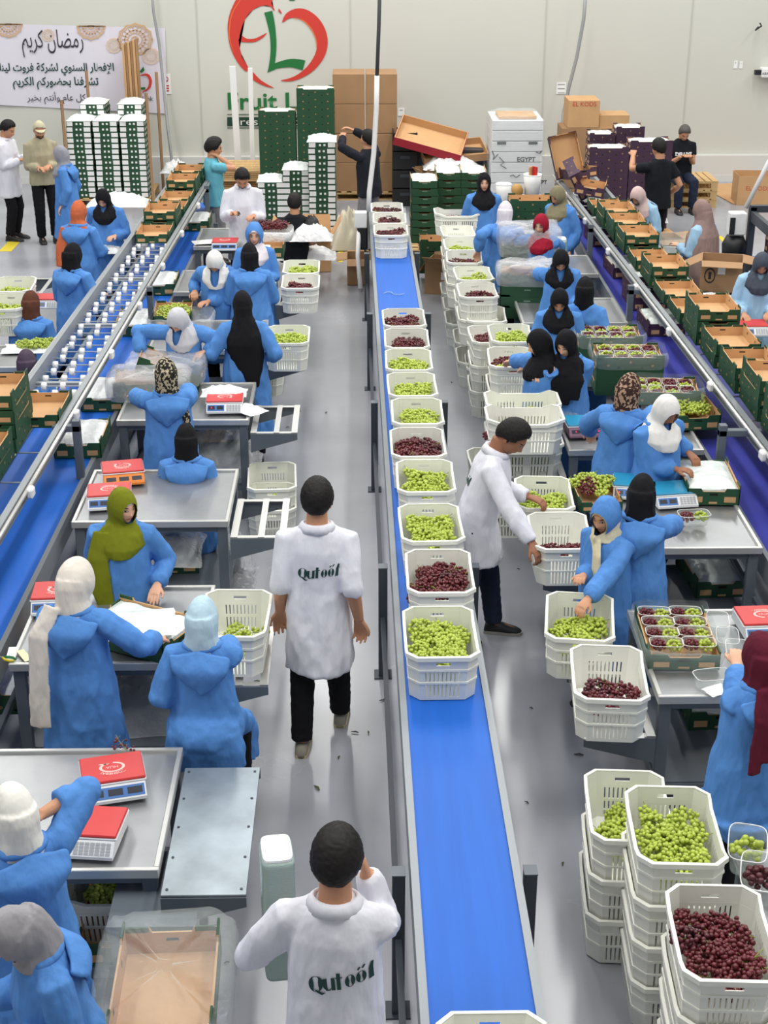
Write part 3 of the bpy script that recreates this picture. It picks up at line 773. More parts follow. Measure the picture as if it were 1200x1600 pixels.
# ---------------------------------------------------------------- cartons
def carton_mesh(name, outer, L=0.58, W=0.38, H=0.135, inner=None, holes=True):
    inner = inner or M_KRAFT
    mb = MB(); t = .008; tab = .10; tz = .022
    mb.box((0, 0, .006), (W - .01, L - .01, .012), mi=1)
    mb.box((0, 0, .001), (W, L, .002), mi=0)
    def wall(a, b, nrm, hi):
        # a->b along the wall; profile with raised corner tabs
        a = Vector(a); b = Vector(b); d = (b - a); ln = d.length; d.normalize(); nrm = Vector(nrm)
        prof = [(0, hi + tz), (tab, hi + tz), (tab + .012, hi), (ln - tab - .012, hi), (ln - tab, hi + tz), (ln, hi + tz)]
        vs = []; fs = []; mi = []
        for s, z in prof:
            p = a + d * s
            vs += [p, p + Vector((0, 0, z)), p - nrm * t + Vector((0, 0, z)), p - nrm * t]
        for i in range(len(prof) - 1):
            o = 4 * i; fs += [(o, o + 4, o + 5, o + 1), (o + 1, o + 5, o + 6, o + 2), (o + 2, o + 6, o + 7, o + 3)]; mi += [0, 0 if i in (0, 4) else 1, 1]
        fs += [(0, 1, 2, 3), (23, 22, 21, 20)]; mi += [0, 0]
        mb.add(vs, fs, mi)
        # green flap folded over each raised tab
        for s0, s1 in ((0.004, tab), (ln - tab, ln - .004)):
            p0 = a + d * s0 - nrm * (t + .001); p1 = a + d * s1 - nrm * (t + .001); z1 = hi + tz; z0 = z1 - .020
            mb.add([p0 + Vector((0, 0, z0)), p1 + Vector((0, 0, z0)), p1 + Vector((0, 0, z1)), p0 + Vector((0, 0, z1))], [(0, 1, 2, 3)], 0)
        return a, d, nrm, ln
    ws = [wall((-W / 2, -L / 2, 0), (W / 2, -L / 2, 0), (0, -1, 0), H - .03), wall((W / 2, L / 2, 0), (-W / 2, L / 2, 0), (0, 1, 0), H - .03),
          wall((W / 2, -L / 2, 0), (W / 2, L / 2, 0), (1, 0, 0), H), wall((-W / 2, L / 2, 0), (-W / 2, -L / 2, 0), (-1, 0, 0), H)]
    if holes:
        for k, (a, d, nrm, ln) in enumerate(ws):
            def patch(s, z, w_, h_, mi, rnd_=True, inside=False):
                e = .0015; c0 = a + d * s + Vector((0, 0, z)) + (nrm * e if not inside else -nrm * (t + e))
                pts = [(math.cos(q) * w_, math.sin(q) * h_) for q in [2 * math.pi * i / 10 for i in range(10)]] if rnd_ else [(-w_, -h_), (w_, -h_), (w_, h_), (-w_, h_)]
                mb.add([c0 + d * p[0] + Vector((0, 0, p[1])) for p in pts], [tuple(range(len(pts)))], mi)
            if holes == 'slot':
                patch(ln / 2, H - .05, .035, .006, 4, False); continue
            if k < 2:
                patch(.07, .045, .042, .022, 1, False); patch(ln - .07, .045, .042, .022, 1, False)
                patch(ln / 2, .02, .03, .008, 1, False); patch(ln / 2, H - .05, .03, .009, 2, False)
                patch(ln / 2, .075, .025, .006, 2, False, True)
            else:
                for s in (.10, ln / 2, ln - .10): patch(s, .05 if s != ln / 2 else .085, .013, .013, 3)
                for s in (.19, ln - .19): patch(s, .03, .012, .010, 2)
                for s in (.16, .42): patch(s, .09, .010, .012, 2, False, True)
    return mb.mesh(name, [outer, inner, M_SLOT, M_HOLE, M_PALEC])
CM = {}
def carton(loc, rz, label, group=None, colour='green', tilt=None, fillm=None, scale=None, name=None):
    nm = name or {'green': 'fruit_carton', 'closed': 'fruit_carton', 'purple': 'fruit_carton', 'red': 'fruit_tray'}[colour]
    if colour not in CM: CM[colour] = carton_mesh(nm, {'green': M_GREEN, 'closed': M_GREEN, 'purple': M_PURPLE, 'red': M_RED}[colour], holes='slot' if colour == 'closed' else True)
    o = link(nm, CM[colour], None, loc); o.rotation_euler = (*(tilt or (0, 0)), rz)
    if scale: o.scale = scale
    tag(o, label, 'carton', group)
    if fillm:
        if ('fill', fillm) not in CM:
            mb = MB(); nx, ny = 14, 20; rnd = random.Random(5); vs = []
            for j in range(ny + 1):
                for i in range(nx + 1):
                    u, v = i / nx, j / ny; e = min(u, 1 - u, v, 1 - v) * 8; e = min(1, e)
                    vs.append((.355 * (u - .5), .555 * (v - .5), .118 + .03 * e + .012 * noise.noise(Vector((u * 5, v * 7, 3)))))
            mb.add(vs, [(j * (nx + 1) + i, j * (nx + 1) + i + 1, (j + 1) * (nx + 1) + i + 1, (j + 1) * (nx + 1) + i) for j in range(ny) for i in range(nx)])
            mb.add([(.355 * (u - .5), .555 * (v - .5), z) for z in (.06, .118) for u, v in ((0, 0), (1, 0), (1, 1), (0, 1))], [(0, 1, 5, 4), (1, 2, 6, 5), (2, 3, 7, 6), (3, 0, 4, 7)])
            CM[('fill', fillm)] = mb.mesh('liner', {'film': M_FILM, 'liner': M_LINER}[fillm], True)
        link('liner', CM[('fill', fillm)], o)
    return o
ORD = ['topmost'] + [w_ + ' from top' for w_ in 'second third fourth fifth sixth seventh eighth ninth tenth eleventh twelfth thirteenth fourteenth fifteenth sixteenth seventeenth eighteenth'.split()]
def stack(loc, rz, n, pitch, what, where, colour='green', topfill=None, jit=.006, group=None, open_=True, seed=1, scale=None):
    rnd = random.Random(seed)
    for k in range(n):
        z = loc[2] + (n - 1 - k) * pitch
        carton((loc[0] + rnd.uniform(-jit, jit), loc[1] + rnd.uniform(-jit, jit), z), rz + rnd.uniform(-.015, .015), '%s, %s in the %s' % (what, ORD[k], where) if n > 1 else '%s in the %s' % (what, where), group or ('cartons in the ' + where), colour, fillm=topfill if k == 0 else None, scale=scale)
def blank_box(name, label, cat, size, loc, rz=0, m=None, group=None, tape=None, bev=.006, parent=None):
    mb = MB(); mb.bbox((0, 0, size[2] / 2), size, bev)
    o = mb.build(name, m or M_KRAFT, parent, loc=loc, rz=rz)
    return tag(o, label, cat, group) if parent is None else o
def open_box(name, label, size, loc, rz=0, m=None, flaps=(60, 60, 60, 60), group=None, cat='box', t=.006):
    m = m or M_KRAFTD; W, L, H = size; o = thing(name, label, cat, loc, rz, group)
    mb = MB(); mb.box((0, 0, t / 2), (W, L, t))
    for s in (-1, 1): mb.box((s * (W / 2 - t / 2), 0, H / 2), (t, L, H)); mb.box((0, s * (L / 2 - t / 2), H / 2), (W - 2 * t, t, H))
    mb.build('box_body', m, o)
    for k, a in enumerate(flaps):
        if a is None: continue
        f = MB(); ang = R(a); ln = (W if k < 2 else L) * .48
        # 0:-x 1:+x 2:-y 3:+y ; angle measured out from upright
        sx = (-1, 1, 0, 0)[k]; sy = (0, 0, -1, 1)[k]
        c = Vector((sx * W / 2, sy * L / 2, H)); d = Vector((sx * math.sin(ang), sy * math.sin(ang), math.cos(ang))); n_ = (L if k < 2 else W) / 2
        e = Vector((0, 1, 0)) if k < 2 else Vector((1, 0, 0)); nn = d.cross(e).normalized() * t / 2
        vs = [c + e * s * n_ * (1 if q == 0 else .96) + d * q * ln + nn * r for r in (-1, 1) for q in (0, 1) for s in (-1, 1)]
        f.add(vs, [(0, 1, 3, 2), (4, 6, 7, 5), (0, 4, 5, 1), (2, 3, 7, 6), (0, 2, 6, 4), (1, 5, 7, 3)]); f.build('flap', m, o)
    return o
# ---------------------------------------------------------------- weighing scale
def scale_thing(loc, rz, label, body=None, plate=None, led=True, text=True, lit=2, front='both', panel=None):
    o = thing('weighing_scale', label, 'scale', loc, rz)
    bm_ = body or M_SCBODY
    b = MB(); prof = [(-.165, .012), (-.165, .028), (-.112, .078), (.15, .078), (.155, .012)]
    vs = [(s * .15, y, z) for s in (-1, 1) for y, z in prof]; n = 5
    b.add(vs, [tuple(range(n - 1, -1, -1)), tuple(range(n, 2 * n))] + [(i, (i + 1) % n, (i + 1) % n + n, i + n) for i in range(n)]); b.build('scale_body', bm_, o)
    for sx in (-1, 1):
        for sy in (-1, 1):
            f = MB(); f.cyl((sx * .12, sy * .12, 0), (sx * .12, sy * .12, .014), .015); f.build('foot', M_BLACK, o)
    p = MB(); p.bbox((0, .015, .095), (.31, .235, .016), .006); pt = p.build('weighing_plate', plate or M_SCRED, o)
    e = MB(); e.bbox((0, .015, .084), (.318, .243, .010), .004); e.build('plate_rim', M_SCBODY, pt)
    # sloping front panel with display and keys
    d = MB(); nrm = Vector((0, -.05, .053)).normalized()
    def on(x, t, off=.0015): return Vector((x, -.165 + .053 * t, .028 + .05 * t)) + nrm * off
    def quad(mbx, x0, x1, t0, t1, off, mi=0): mbx.add([on(x0, t0, off), on(x1, t0, off), on(x1, t1, off), on(x0, t1, off)], [(0, 1, 2, 3)], mi)
    x0_, x1_ = dict(both=(-.142, .0), display=(-.142, .142), keys=(-.142, -.06))[front]
    d2 = MB(); quad(d2, x0_, x1_, .12, .9, .0015); pa = d2.build('display_panel', panel or M_SCBLUE, o)
    nd = dict(both=2, display=3, keys=1)[front]; wd = (x1_ - x0_) / nd
    for k in range(nd):
        a0, a1 = x0_ + wd * (k + .12), x0_ + wd * (k + .88)
        q = MB(); quad(q, a0, a1, .3, .75, .003); dq = q.build('display', M_LCD, pa)
        if k < lit:
            lm = text_mesh('0' if k == 0 else '00', .020, 'digits'); lm.materials.append(M_LED)
            up_ = Vector((0, .053, .05)).normalized(); c0 = on((a0 + a1) / 2, .52, .0045)
            for v in lm.vertices: v.co = c0 + Vector((v.co.x, 0, 0)) + up_ * v.co.y
            link('digits', lm, dq)
    if front != 'display':
        kx = .012 if front == 'both' else -.045
        kp = MB(); quad(kp, kx, .142, .06, .95, .001); k_ = kp.build('keypad', M_WHITE, o); nk = 5 if front == 'both' else 7
        for r_ in range(4):
            for c_ in range(nk):
                kk = MB(); st_ = (.142 - kx - .008) / nk; quad(kk, kx + .006 + c_ * st_, kx + .002 + (c_ + 1) * st_, .10 + r_ * .21, .27 + r_ * .21, .003); kk.build('key', M_KEYS, k_)
    if text:
        # round emblem and the maker's lettering on the plate
        em = MB(); n = 40
        for k in range(n - 3):
            a0, a1 = R(-70) + 2 * math.pi * k / n, R(-70) + 2 * math.pi * (k + 1) / n
            em.add([(r * math.cos(a), .015 + r * .68 * math.sin(a), .1038) for r, a in ((.050, a0), (.064, a0), (.064, a1), (.050, a1))], [(0, 1, 2, 3)])
        em.add([(x, y, .1038) for x, y in ((.01, -.020), (.06, -.024), (.066, -.016), (.02, -.011))], [(0, 1, 2, 3)])
        if front == 'display': em.v = [(-p[0], .03 - p[1], p[2]) for p in em.v]
        em.build('emblem', M_PRINT, pt)
        tm = text_mesh('HUA', .030, 'lettering'); tm.materials.append(M_PRINT)
        fl_ = -1 if front == 'display' else 1; ce = .015
        for v in tm.vertices: v.co = Vector((fl_ * v.co.x, ce + fl_ * v.co.y, .1039))
        link('lettering', tm, pt)
        tm = text_mesh('TOSHEBAI', .027, 'lettering', spacing=1.05, offset=.0006); tm.materials.append(M_PRINT)
        for v in tm.vertices:
            rr = .095 + v.co.y; a = v.co.x / .098; v.co = Vector((fl_ * rr * math.sin(a), ce + fl_ * (-.030 + rr * math.cos(a) * .92), .1039))
        link('lettering', tm, pt)
    return o
# ---------------------------------------------------------------- work table
def table(label, x0, x1, y0, y1, z=0.85, legs=((0, 0), (1, 0), (0, 1), (1, 1)), shelf=.22, rot=0):
    cx, cy = (x0 + x1) / 2, (y0 + y1) / 2; W, D = x1 - x0, y1 - y0
    o = thing('work_table', label, 'table', (cx, cy, 0), rot)
    t = MB(); t.bbox((0, 0, z - .018), (W - .02, D - .02, .012), .004); tp = t.build('tabletop', M_STEEL, o)
    for nm, c, s in (('edge_strip', (0, -D / 2 + .013, z - .02), (W, .026, .05)), ('edge_strip', (0, D / 2 - .013, z - .02), (W, .026, .05)), ('edge_strip', (-W / 2 + .013, 0, z - .02), (.026, D - .052, .05)), ('edge_strip', (W / 2 - .013, 0, z - .02), (.026, D - .052, .05))):
        e = MB(); e.bbox(c, s, .004); e.build(nm, M_EDGE, tp)
    for lx, ly in legs:
        x = (-W / 2 + .05) if lx == 0 else (W / 2 - .05); y = (-D / 2 + .05) if ly == 0 else (D / 2 - .05)
        l = MB(); l.bbox((x, y, (z - .045) / 2), (.07, .05, z - .045), .004); lo = l.build('leg', M_PAINT, o)
        f = MB(); f.box((x, y, .004), (.11, .09, .008)); f.build('foot_plate', M_DARKP, lo)
    for c, s in (((0, -D / 2 + .05, z - .07), (W - .1, .03, .05)), ((0, D / 2 - .05, z - .07), (W - .1, .03, .05)), ((0, -D / 2 + .05, shelf), (W - .1, .03, .05)), ((0, D / 2 - .05, shelf), (W - .1, .03, .05)), ((-W / 2 + .05, 0, shelf), (.03, D - .1, .05)), ((W / 2 - .05, 0, shelf), (.03, D - .1, .05))):
        r = MB(); r.box(c, s); r.build('rail', M_PAINT, o)
    sh = MB(); sh.box((0, 0, shelf + .03), (W - .1, D - .1, .012)); sh.build('shelf', M_PAINT, o)
    return o
def side_bracket(label, x0, x1, y0, y1, z=.72, kind='bars', flip=1, ang=0):
    # fold-out rest fixed to the side of a table for one crate; x0 is the table side
    W = abs(x1 - x0); D = y1 - y0; cx = (x0 + x1) / 2; cy = (y0 + y1) / 2
    o = thing('crate_rest', label, 'rest', (cx, cy, z), 0)
    o.rotation_euler = (0, 0, ang)
    s = 1 if x1 > x0 else -1
    if kind == 'plate':
        b = MB(); b.bbox((0, 0, 0), (W, D, .012), .003); p = b.build('plate', M_GALV, o)
        for k in range(5):
            for sx in (-1, 1):
                r = MB(); r.cyl((sx * (W / 2 - .025), (k / 4 - .5) * (D - .08), .006), (sx * (W / 2 - .025), (k / 4 - .5) * (D - .08), .010), .007, n=8); r.build('rivet', M_DARKP, p)
    else:
        for x, w_ in ((-W / 2 + .025, .05), (0.02, .045), (W / 2 - .025, .05)):
            b = MB(); b.box((x, 0, 0), (w_, D, .008)); b.build('bar', M_EDGE, o)
        for y in (-D / 2 + .02, D / 2 - .02):
            b = MB(); b.box((0, y, -.004), (W, .04, .006)); b.build('cross_bar', M_EDGE, o)
    for y in (-D / 2, D / 2):
        g = MB(); g.add([(-s * W / 2, y - .006, -.008), (s * W / 2, y - .006, -.008), (s * W / 2, y - .006, -.06), (-s * W / 2, y - .006, -.17), (-s * W / 2, y + .006, -.008), (s * W / 2, y + .006, -.008), (s * W / 2, y + .006, -.06), (-s * W / 2, y + .006, -.17)],
                        [(0, 1, 2, 3), (7, 6, 5, 4), (0, 4, 5, 1), (1, 5, 6, 2), (2, 6, 7, 3), (3, 7, 4, 0)])
        g.build('gusset', M_PAINT, o)
    return o
# ---------------------------------------------------------------- films, bags, punnets
def rag(name, label, cat, loc, size, m, seed=1, group=None, rz=0, parent=None, puff=.06, nx=22, ny=22, thick=.004, drop=0.0):
    # crumpled sheet or bag: a cushion with noisy creases
    mb = MB(); rings = []
    for s in (1, -1):
        for j in range(ny + 1):
            for i in range(nx + 1):
                u, v = i / nx * 2 - 1, j / ny * 2 - 1
                k = max(0, (1 - abs(u) ** 3)) * max(0, (1 - abs(v) ** 3)); wob = 1 + .10 * noise.noise(Vector((u * 1.5, v * 1.5, seed)))
                z = puff * k * (1 if s > 0 else .12) * s + puff * .6 * k * abs(noise.noise(Vector((u * 3.2, v * 3.2, seed * 2.7)))) * s + puff * .35 * k * noise.noise(Vector((u * 8, v * 8, seed))) * s
                z -= drop * max(0, max(abs(u), abs(v)) - .6) ** 2
                mb.v.append((u * size[0] / 2 * wob, v * size[1] / 2 * wob, max(z, -.01) if drop == 0 else z))
    n1 = (nx + 1) * (ny + 1)
    for s in (0, 1):
        for j in range(ny):
            for i in range(nx):
                o = s * n1 + j * (nx + 1) + i; q = [o, o + 1, o + nx + 2, o + nx + 1]; mb.f.append(q if s == 0 else q[::-1]); mb.m.append(0)
    o = mb.build(name, m, parent, True, loc, rz)
    return tag(o, label, cat, group) if parent is None else o
def film_over(name, label, loc, size, rz=0, m=None, seed=1, h=.2, group=None, cat='plastic bag', sag=.03, open_top=False, tilt=None):
    # clear bag drawn round a carton: loose box-like skin with creases
    m = m or M_BAG; W, L = size; rings = []; n = 56
    lv = [(0, .98), (.25, 1.03), (.6, 1.05), (.9, 1.04), (1.0, 1.0)]
    if not open_top: lv += [(1.06, .85), (1.08, .5), (1.05, .12)]
    mb = MB()
    for z, k in lv:
        r = []
        for j in range(n):
            a = 2 * math.pi * j / n; ca, sa = math.cos(a), math.sin(a)
            x = W / 2 * math.copysign(abs(ca) ** .35, ca); y = L / 2 * math.copysign(abs(sa) ** .35, sa)
            f = k * (1 + .05 * noise.noise(Vector((ca * 3, sa * 3, z * 3 + seed * 5))))
            r.append(Vector((x * f, y * f, z * h + (sag * noise.noise(Vector((x * 9, y * 9, seed))) if z > .5 else 0))))
        rings.append(r)
    mb.loft(rings, cap=(False, not open_top))
    o = mb.build(name, m, None, True, loc, rz)
    if tilt: o.rotation_euler = (*tilt, rz)
    return tag(o, label, cat, group)
PUN = {}
def punnet(loc, rz, label, group, colours='rg', seed=0, gr=True, scale=1.0):
    if 'p' not in PUN:
        mb = MB(); rings = []
        for z, k in ((0, .86), (.02, .9), (.068, 1.0), (.070, 1.05), (.066, 1.06)):
            r = []
            for j in range(28):
                a = 2 * math.pi * j / 28; r.append(Vector((.092 * k * math.copysign(abs(math.cos(a)) ** .45, math.cos(a)), .056 * k * math.copysign(abs(math.sin(a)) ** .45, math.sin(a)), z)))
            rings.append(r)
        mb.loft(rings, cap=(True, False)); PUN['p'] = mb.mesh('punnet', M_PUNNET, True)
        rim = MB(); pts = rings[-1] + [rings[-1][0]]; rim.tube([p + Vector((0, 0, .004)) for p in pts], .0018, 6); PUN['r'] = rim.mesh('punnet_rim', M_WHITE, True)
    o = link('punnet', PUN['p'], None, loc); o.rotation_euler = (0, 0, rz); o.scale = (scale,) * 3
    tag(o, label, 'punnet', group); link('punnet_rim', PUN['r'], o)
    if gr:
        rnd = random.Random(seed)
        for k, c in enumerate(colours):
            x = (-.043 + .086 * k) if len(colours) > 1 else 0
            ca, sa = math.cos(rz), math.sin(rz)
            bunch(Vector((loc[0] + ca * x * scale, loc[1] + sa * x * scale, loc[2] + .012)), c, rz + rnd.uniform(-.3, .3), '%s grapes in the %s' % (CN[c], label.replace('punnet of red and green grapes in the tray', 'tray punnet').replace('punnet of mixed grapes', 'punnet')), 'grapes in the ' + label, rnd, 2, 30, (0, 0), scale, stem=False, small=True)
    return o
def pallet(loc, rz, label, group=None, W=1.0, L=1.2):
    o = thing('wooden_pallet', label, 'pallet', loc, rz, group)
    for k in range(7):
        b = MB(); b.bbox(((k / 6 - .5) * (W - .1), 0, .135), (.095, L, .02), .003); b.build('deck_board', M_WOOD, o)
    for y in (-L / 2 + .05, 0, L / 2 - .05):
        b = MB(); b.box((0, y, .113), (W, .09, .022)); b.build('stringer_board', M_WOOD, o)
        for x in (-W / 2 + .06, 0, W / 2 - .06):
            k_ = MB(); k_.box((x, y, .061), (.11, .09, .082)); k_.build('block', M_WOOD, o)
        b = MB(); b.box((0, y, .01), (W, .09, .02)); b.build('bottom_board', M_WOOD, o)
    return o
def punnet_tower(loc, rz, label, h=.42, size=(.115, .17), group=None):
    # a nested stack of clear punnets stood on end or upright, rounded, with nested rim lines
    o = thing('punnet_stack', label, 'stack of punnets', loc, rz, group)
    mb = MB(); rings = []
    n = int(h / .012)
    for k in range(n + 1):
        z = h * k / n; f = 1.0 if k % 2 else .985
        if k == n: f = .9
        rings.append([Vector((size[0] / 2 * f * math.copysign(abs(math.cos(2 * math.pi * j / 24)) ** .4, math.cos(2 * math.pi * j / 24)), size[1] / 2 * f * math.copysign(abs(math.sin(2 * math.pi * j / 24)) ** .4, math.sin(2 * math.pi * j / 24)), z)) for j in range(24)])
    mb.loft(rings); mb.build('nested_punnets', M_STACKP, o, True)
    w_ = MB(); w_.loft([[Vector((p.x * .9, p.y * .9, h + .002)) for p in rings[-2]], [Vector((p.x * .88, p.y * .88, h + .012)) for p in rings[-2]]]); w_.build('top_punnet', M_FILM, o)
    return o
# ================================================================ THE HALL
def floor_mat():
    m = mat('epoxy_floor', (158, 160, 166), rough=0.25, spec=0.5); nt = m.node_tree; n = nt.nodes; L = nt.links; b = n['Principled BSDF']
    tc = n.new('ShaderNodeTexCoord'); nz = n.new('ShaderNodeTexNoise'); nz.inputs['Scale'].default_value = 0.9; nz.inputs['Detail'].default_value = 6
    L.new(tc.outputs['Object'], nz.inputs['Vector'])
    cr = n.new('ShaderNodeValToRGB'); cr.color_ramp.elements[0].position = .3; cr.color_ramp.elements[1].position = .7
    cr.color_ramp.elements[0].color = (*lin((148, 150, 156)), 1); cr.color_ramp.elements[1].color = (*lin((168, 170, 176)), 1)
    L.new(nz.outputs[0], cr.inputs[0]); L.new(cr.outputs[0], b.inputs['Base Color'])
    mr = n.new('ShaderNodeMapRange'); L.new(nz.outputs[0], mr.inputs[0]); mr.inputs[3].default_value = .14; mr.inputs[4].default_value = .34
    L.new(mr.outputs[0], b.inputs['Roughness']); return m
WY_ = 25.9
fl = MB(); fl.box((0, 12, -.1), (44, 30, .2)); tag(fl.build('floor', floor_mat()), kind='structure')
M_WALL = mat('wall_panel', (206, 206, 196), rough=0.5, var=0.02, vscale=.6)
wb = MB(); wb.box((0, WY_ + .1, 4.5), (44, .2, 9)); tag(wb.build('wall_back', M_WALL), kind='structure')
kb = MB(); kb.box((0, WY_ - .06, .23), (44, .12, .46)); kb.box((0, WY_ - .10, .06), (44, .05, .12)); tag(kb.build('baseboard_back', mat('kerb', (214, 214, 210), rough=.5)), kind='structure')
for i, px in enumerate((311, 548, 850, 1075)):
    p = aty(px, 100, WY_); s = MB(); s.box((p.x, WY_ - .004, 4.6), (.02, .012, 8.6)); tag(s.build('trim_%d' % (i + 1), mat('panel_seam', (192, 192, 182), rough=.5)), kind='structure')
# ---- flat things on the wall, drawn where they hang
def onwall(px, py, d=.012): return aty(px, py, WY_ - d)
def wallpoly(mb, pts, d=.012, mi=0):
    # triangulated by ear clipping inside bmesh
    bm = bmesh.new(); vs = [bm.verts.new(onwall(x, y, d)) for x, y in pts]; f = bm.faces.new(vs)
    if f.normal.y > 0: f.normal_flip()
    r = bmesh.ops.triangulate(bm, faces=[f]); bm.verts.index_update()
    mb.add([tuple(v.co) for v in bm.verts], [tuple(v.index for v in f.verts) for f in bm.faces], mi); bm.free()
def smooth_poly(pts, k=4):
    out = []; n = len(pts)
    for i in range(n):
        p0, p1, p2, p3 = [pts[(i + j) % n] for j in (-1, 0, 1, 2)]
        for s in range(k):
            t = s / k
            out.append(tuple(.5 * (2 * p1[a] + (p2[a] - p0[a]) * t + (2 * p0[a] - 5 * p1[a] + 4 * p2[a] - p3[a]) * t * t + (3 * p1[a] - p0[a] - 3 * p2[a] + p3[a]) * t ** 3) for a in (0, 1)))
    return out
def strip(mb, pts, w, d=.012, mi=0, k=5):
    # painted stroke of varying width along a pixel path
    P = []
    n = len(pts)
    if not hasattr(w, '__len__'): w = [w] * n
    for i in range(n - 1):
        p0, p1, p2, p3 = pts[max(i - 1, 0)], pts[i], pts[i + 1], pts[min(i + 2, n - 1)]
        for s in range(k):
            t = s / k
            q = [.5 * (2 * p1[a] + (p2[a] - p0[a]) * t + (2 * p0[a] - 5 * p1[a] + 4 * p2[a] - p3[a]) * t * t + (3 * p1[a] - p0[a] - 3 * p2[a] + p3[a]) * t ** 3) for a in (0, 1)]
            P.append((q[0], q[1], w[i] * (1 - t) + w[i + 1] * t))
    P.append((*pts[-1], w[-1])); L_ = []
    for i, (x, y, ww) in enumerate(P):
        a = P[max(i - 1, 0)]; b = P[min(i + 1, len(P) - 1)]; dx, dy = b[0] - a[0], b[1] - a[1]; l = math.hypot(dx, dy) or 1
        L_.append((onwall(x - dy / l * ww / 2, y + dx / l * ww / 2, d), onwall(x + dy / l * ww / 2, y - dx / l * ww / 2, d)))
    vs = [p for q in L_ for p in q]
    mb.add(vs, [(2 * i, 2 * i + 2, 2 * i + 3, 2 * i + 1) for i in range(len(L_) - 1)], mi)
def wall_text(txt, px, py, hpx, name, m, parent=None, d=.014, wpx=None, off=0.0, shear=0.0, reverse=False):
    me = text_mesh(txt, 1.0, name, offset=off, shear=shear); xs = [v.co.x for v in me.vertices]; ys = [v.co.y for v in me.vertices]
    if not xs: return None
    x0, x1, y0, y1 = min(xs), max(xs), min(ys), max(ys); c = onwall(px, py, d); c2 = onwall(px, py - hpx, d); sy = (c2.z - c.z) / (y1 - y0)
    sx = sy if wpx is None else (onwall(px + wpx, py, d).x - c.x) / (x1 - x0)
    for v in me.vertices: v.co = Vector((c.x + (v.co.x - (x0 + x1) / 2) * sx, WY_ - d, c.z + (v.co.y - (y0 + y1) / 2) * sy))
    me.materials.append(m); return link(name, me, parent)
M_LOGOR = mat('logo_red', (206, 58, 46), rough=.5); M_LOGOO = mat('logo_orange', (226, 110, 52), rough=.5); M_LOGOG = mat('logo_green', (26, 112, 54), rough=.5); M_LOGOD = mat('logo_dark_green', (22, 62, 48), rough=.5); M_LOGOP = mat('logo_white', (222, 222, 214), rough=.5)
lg = thing('wall_logo', 'large painted fruit logo on the back wall, red crescents around a green L', 'logo')
k = 190 / 1200
lp = lambda pts: [(340 + x * k, y * k) for x, y in pts]
a = MB()
wallpoly(a, smooth_poly(lp([(235, -40), (150, 60), (105, 200), (102, 330), (130, 480), (200, 620), (280, 705), (300, 660), (240, 560), (212, 440), (215, 405), (222, 330), (270, 190), (350, 95), (450, 55), (520, 65), (555, 105), (560, 90), (530, 30), (530, -40)]), 3)); 
strip(a, lp([(330, 735), (400, 795), (480, 840), (555, 868)]), [10, 6.5, 4, .5]); strip(a, lp([(215, 375), (290, 400), (370, 395), (440, 360), (485, 325)]), [11, 5.5, 5, 4, .5])
strip(a, lp([(602, 85), (612, 110), (632, 135)]), [.5, 3.5, .5])
a.build('red_crescent', M_LOGOR, lg)
a = MB(); strip(a, lp([(640, 220), (690, 160), (770, 130), (860, 145), (950, 215), (1010, 310), (1034, 420), (1010, 540), (930, 660), (820, 745), (720, 785), (625, 795)]), [1, 9, 14, 17, 18, 17.5, 16.5, 15, 12, 8, 5, 1]); a.build('red_crescent', M_LOGOR, lg)
a = MB(); strip(a, lp([(745, 180), (840, 200), (920, 280), (970, 380), (978, 470)]), [.6, 1.6, 2, 1.8, .6], d=.016); strip(a, lp([(240, -20), (150, 120), (118, 260), (118, 380), (160, 520)]), [1, 1.6, 2, 1.6, .6], d=.016); a.build('orange_highlight', M_LOGOO, lg)
a = MB(); strip(a, lp([(500, 115), (525, 220), (545, 340), (552, 460), (545, 570), (528, 690)]), [13, 11.5, 9.5, 9, 8.5, 9]); wallpoly(a, lp([(490, 716), (512, 640), (575, 630), (575, 680)]), d=.0125); a.build('green_letter', M_LOGOG, lg); a = MB(); strip(a, lp([(560, 655), (620, 638), (720, 622), (800, 632), (852, 645)]), [8, 10, 13, 15, 16], d=.013); a.build('green_letter', M_LOGOG, lg)
a = MB(); wallpoly(a, [(452, -2), (462, -2), (460, 1), (452, 1)]); a.build('leaf', M_LOGOG, lg)
def wt(txt, px, py, h, m, **kw): return wall_text(txt, px, py, h, 'lettering', m, lg, **kw)
wt('Fruit Link', 436, 158, 27, M_LOGOG, off=.018, wpx=160)
a = MB(); wallpoly(a, [(355, 183), (500, 183), (500, 197), (355, 197)]); bnd = a.build('green_band', M_LOGOD, lg)
a = MB(); 
for y in (179, 200): strip(a, [(355, y), (500, y)], 1.2)
a.build('green_rule', M_LOGOD, lg)
wt('Fresh Fruits', 420, 190, 11, M_LOGOP, d=.018, wpx=110)
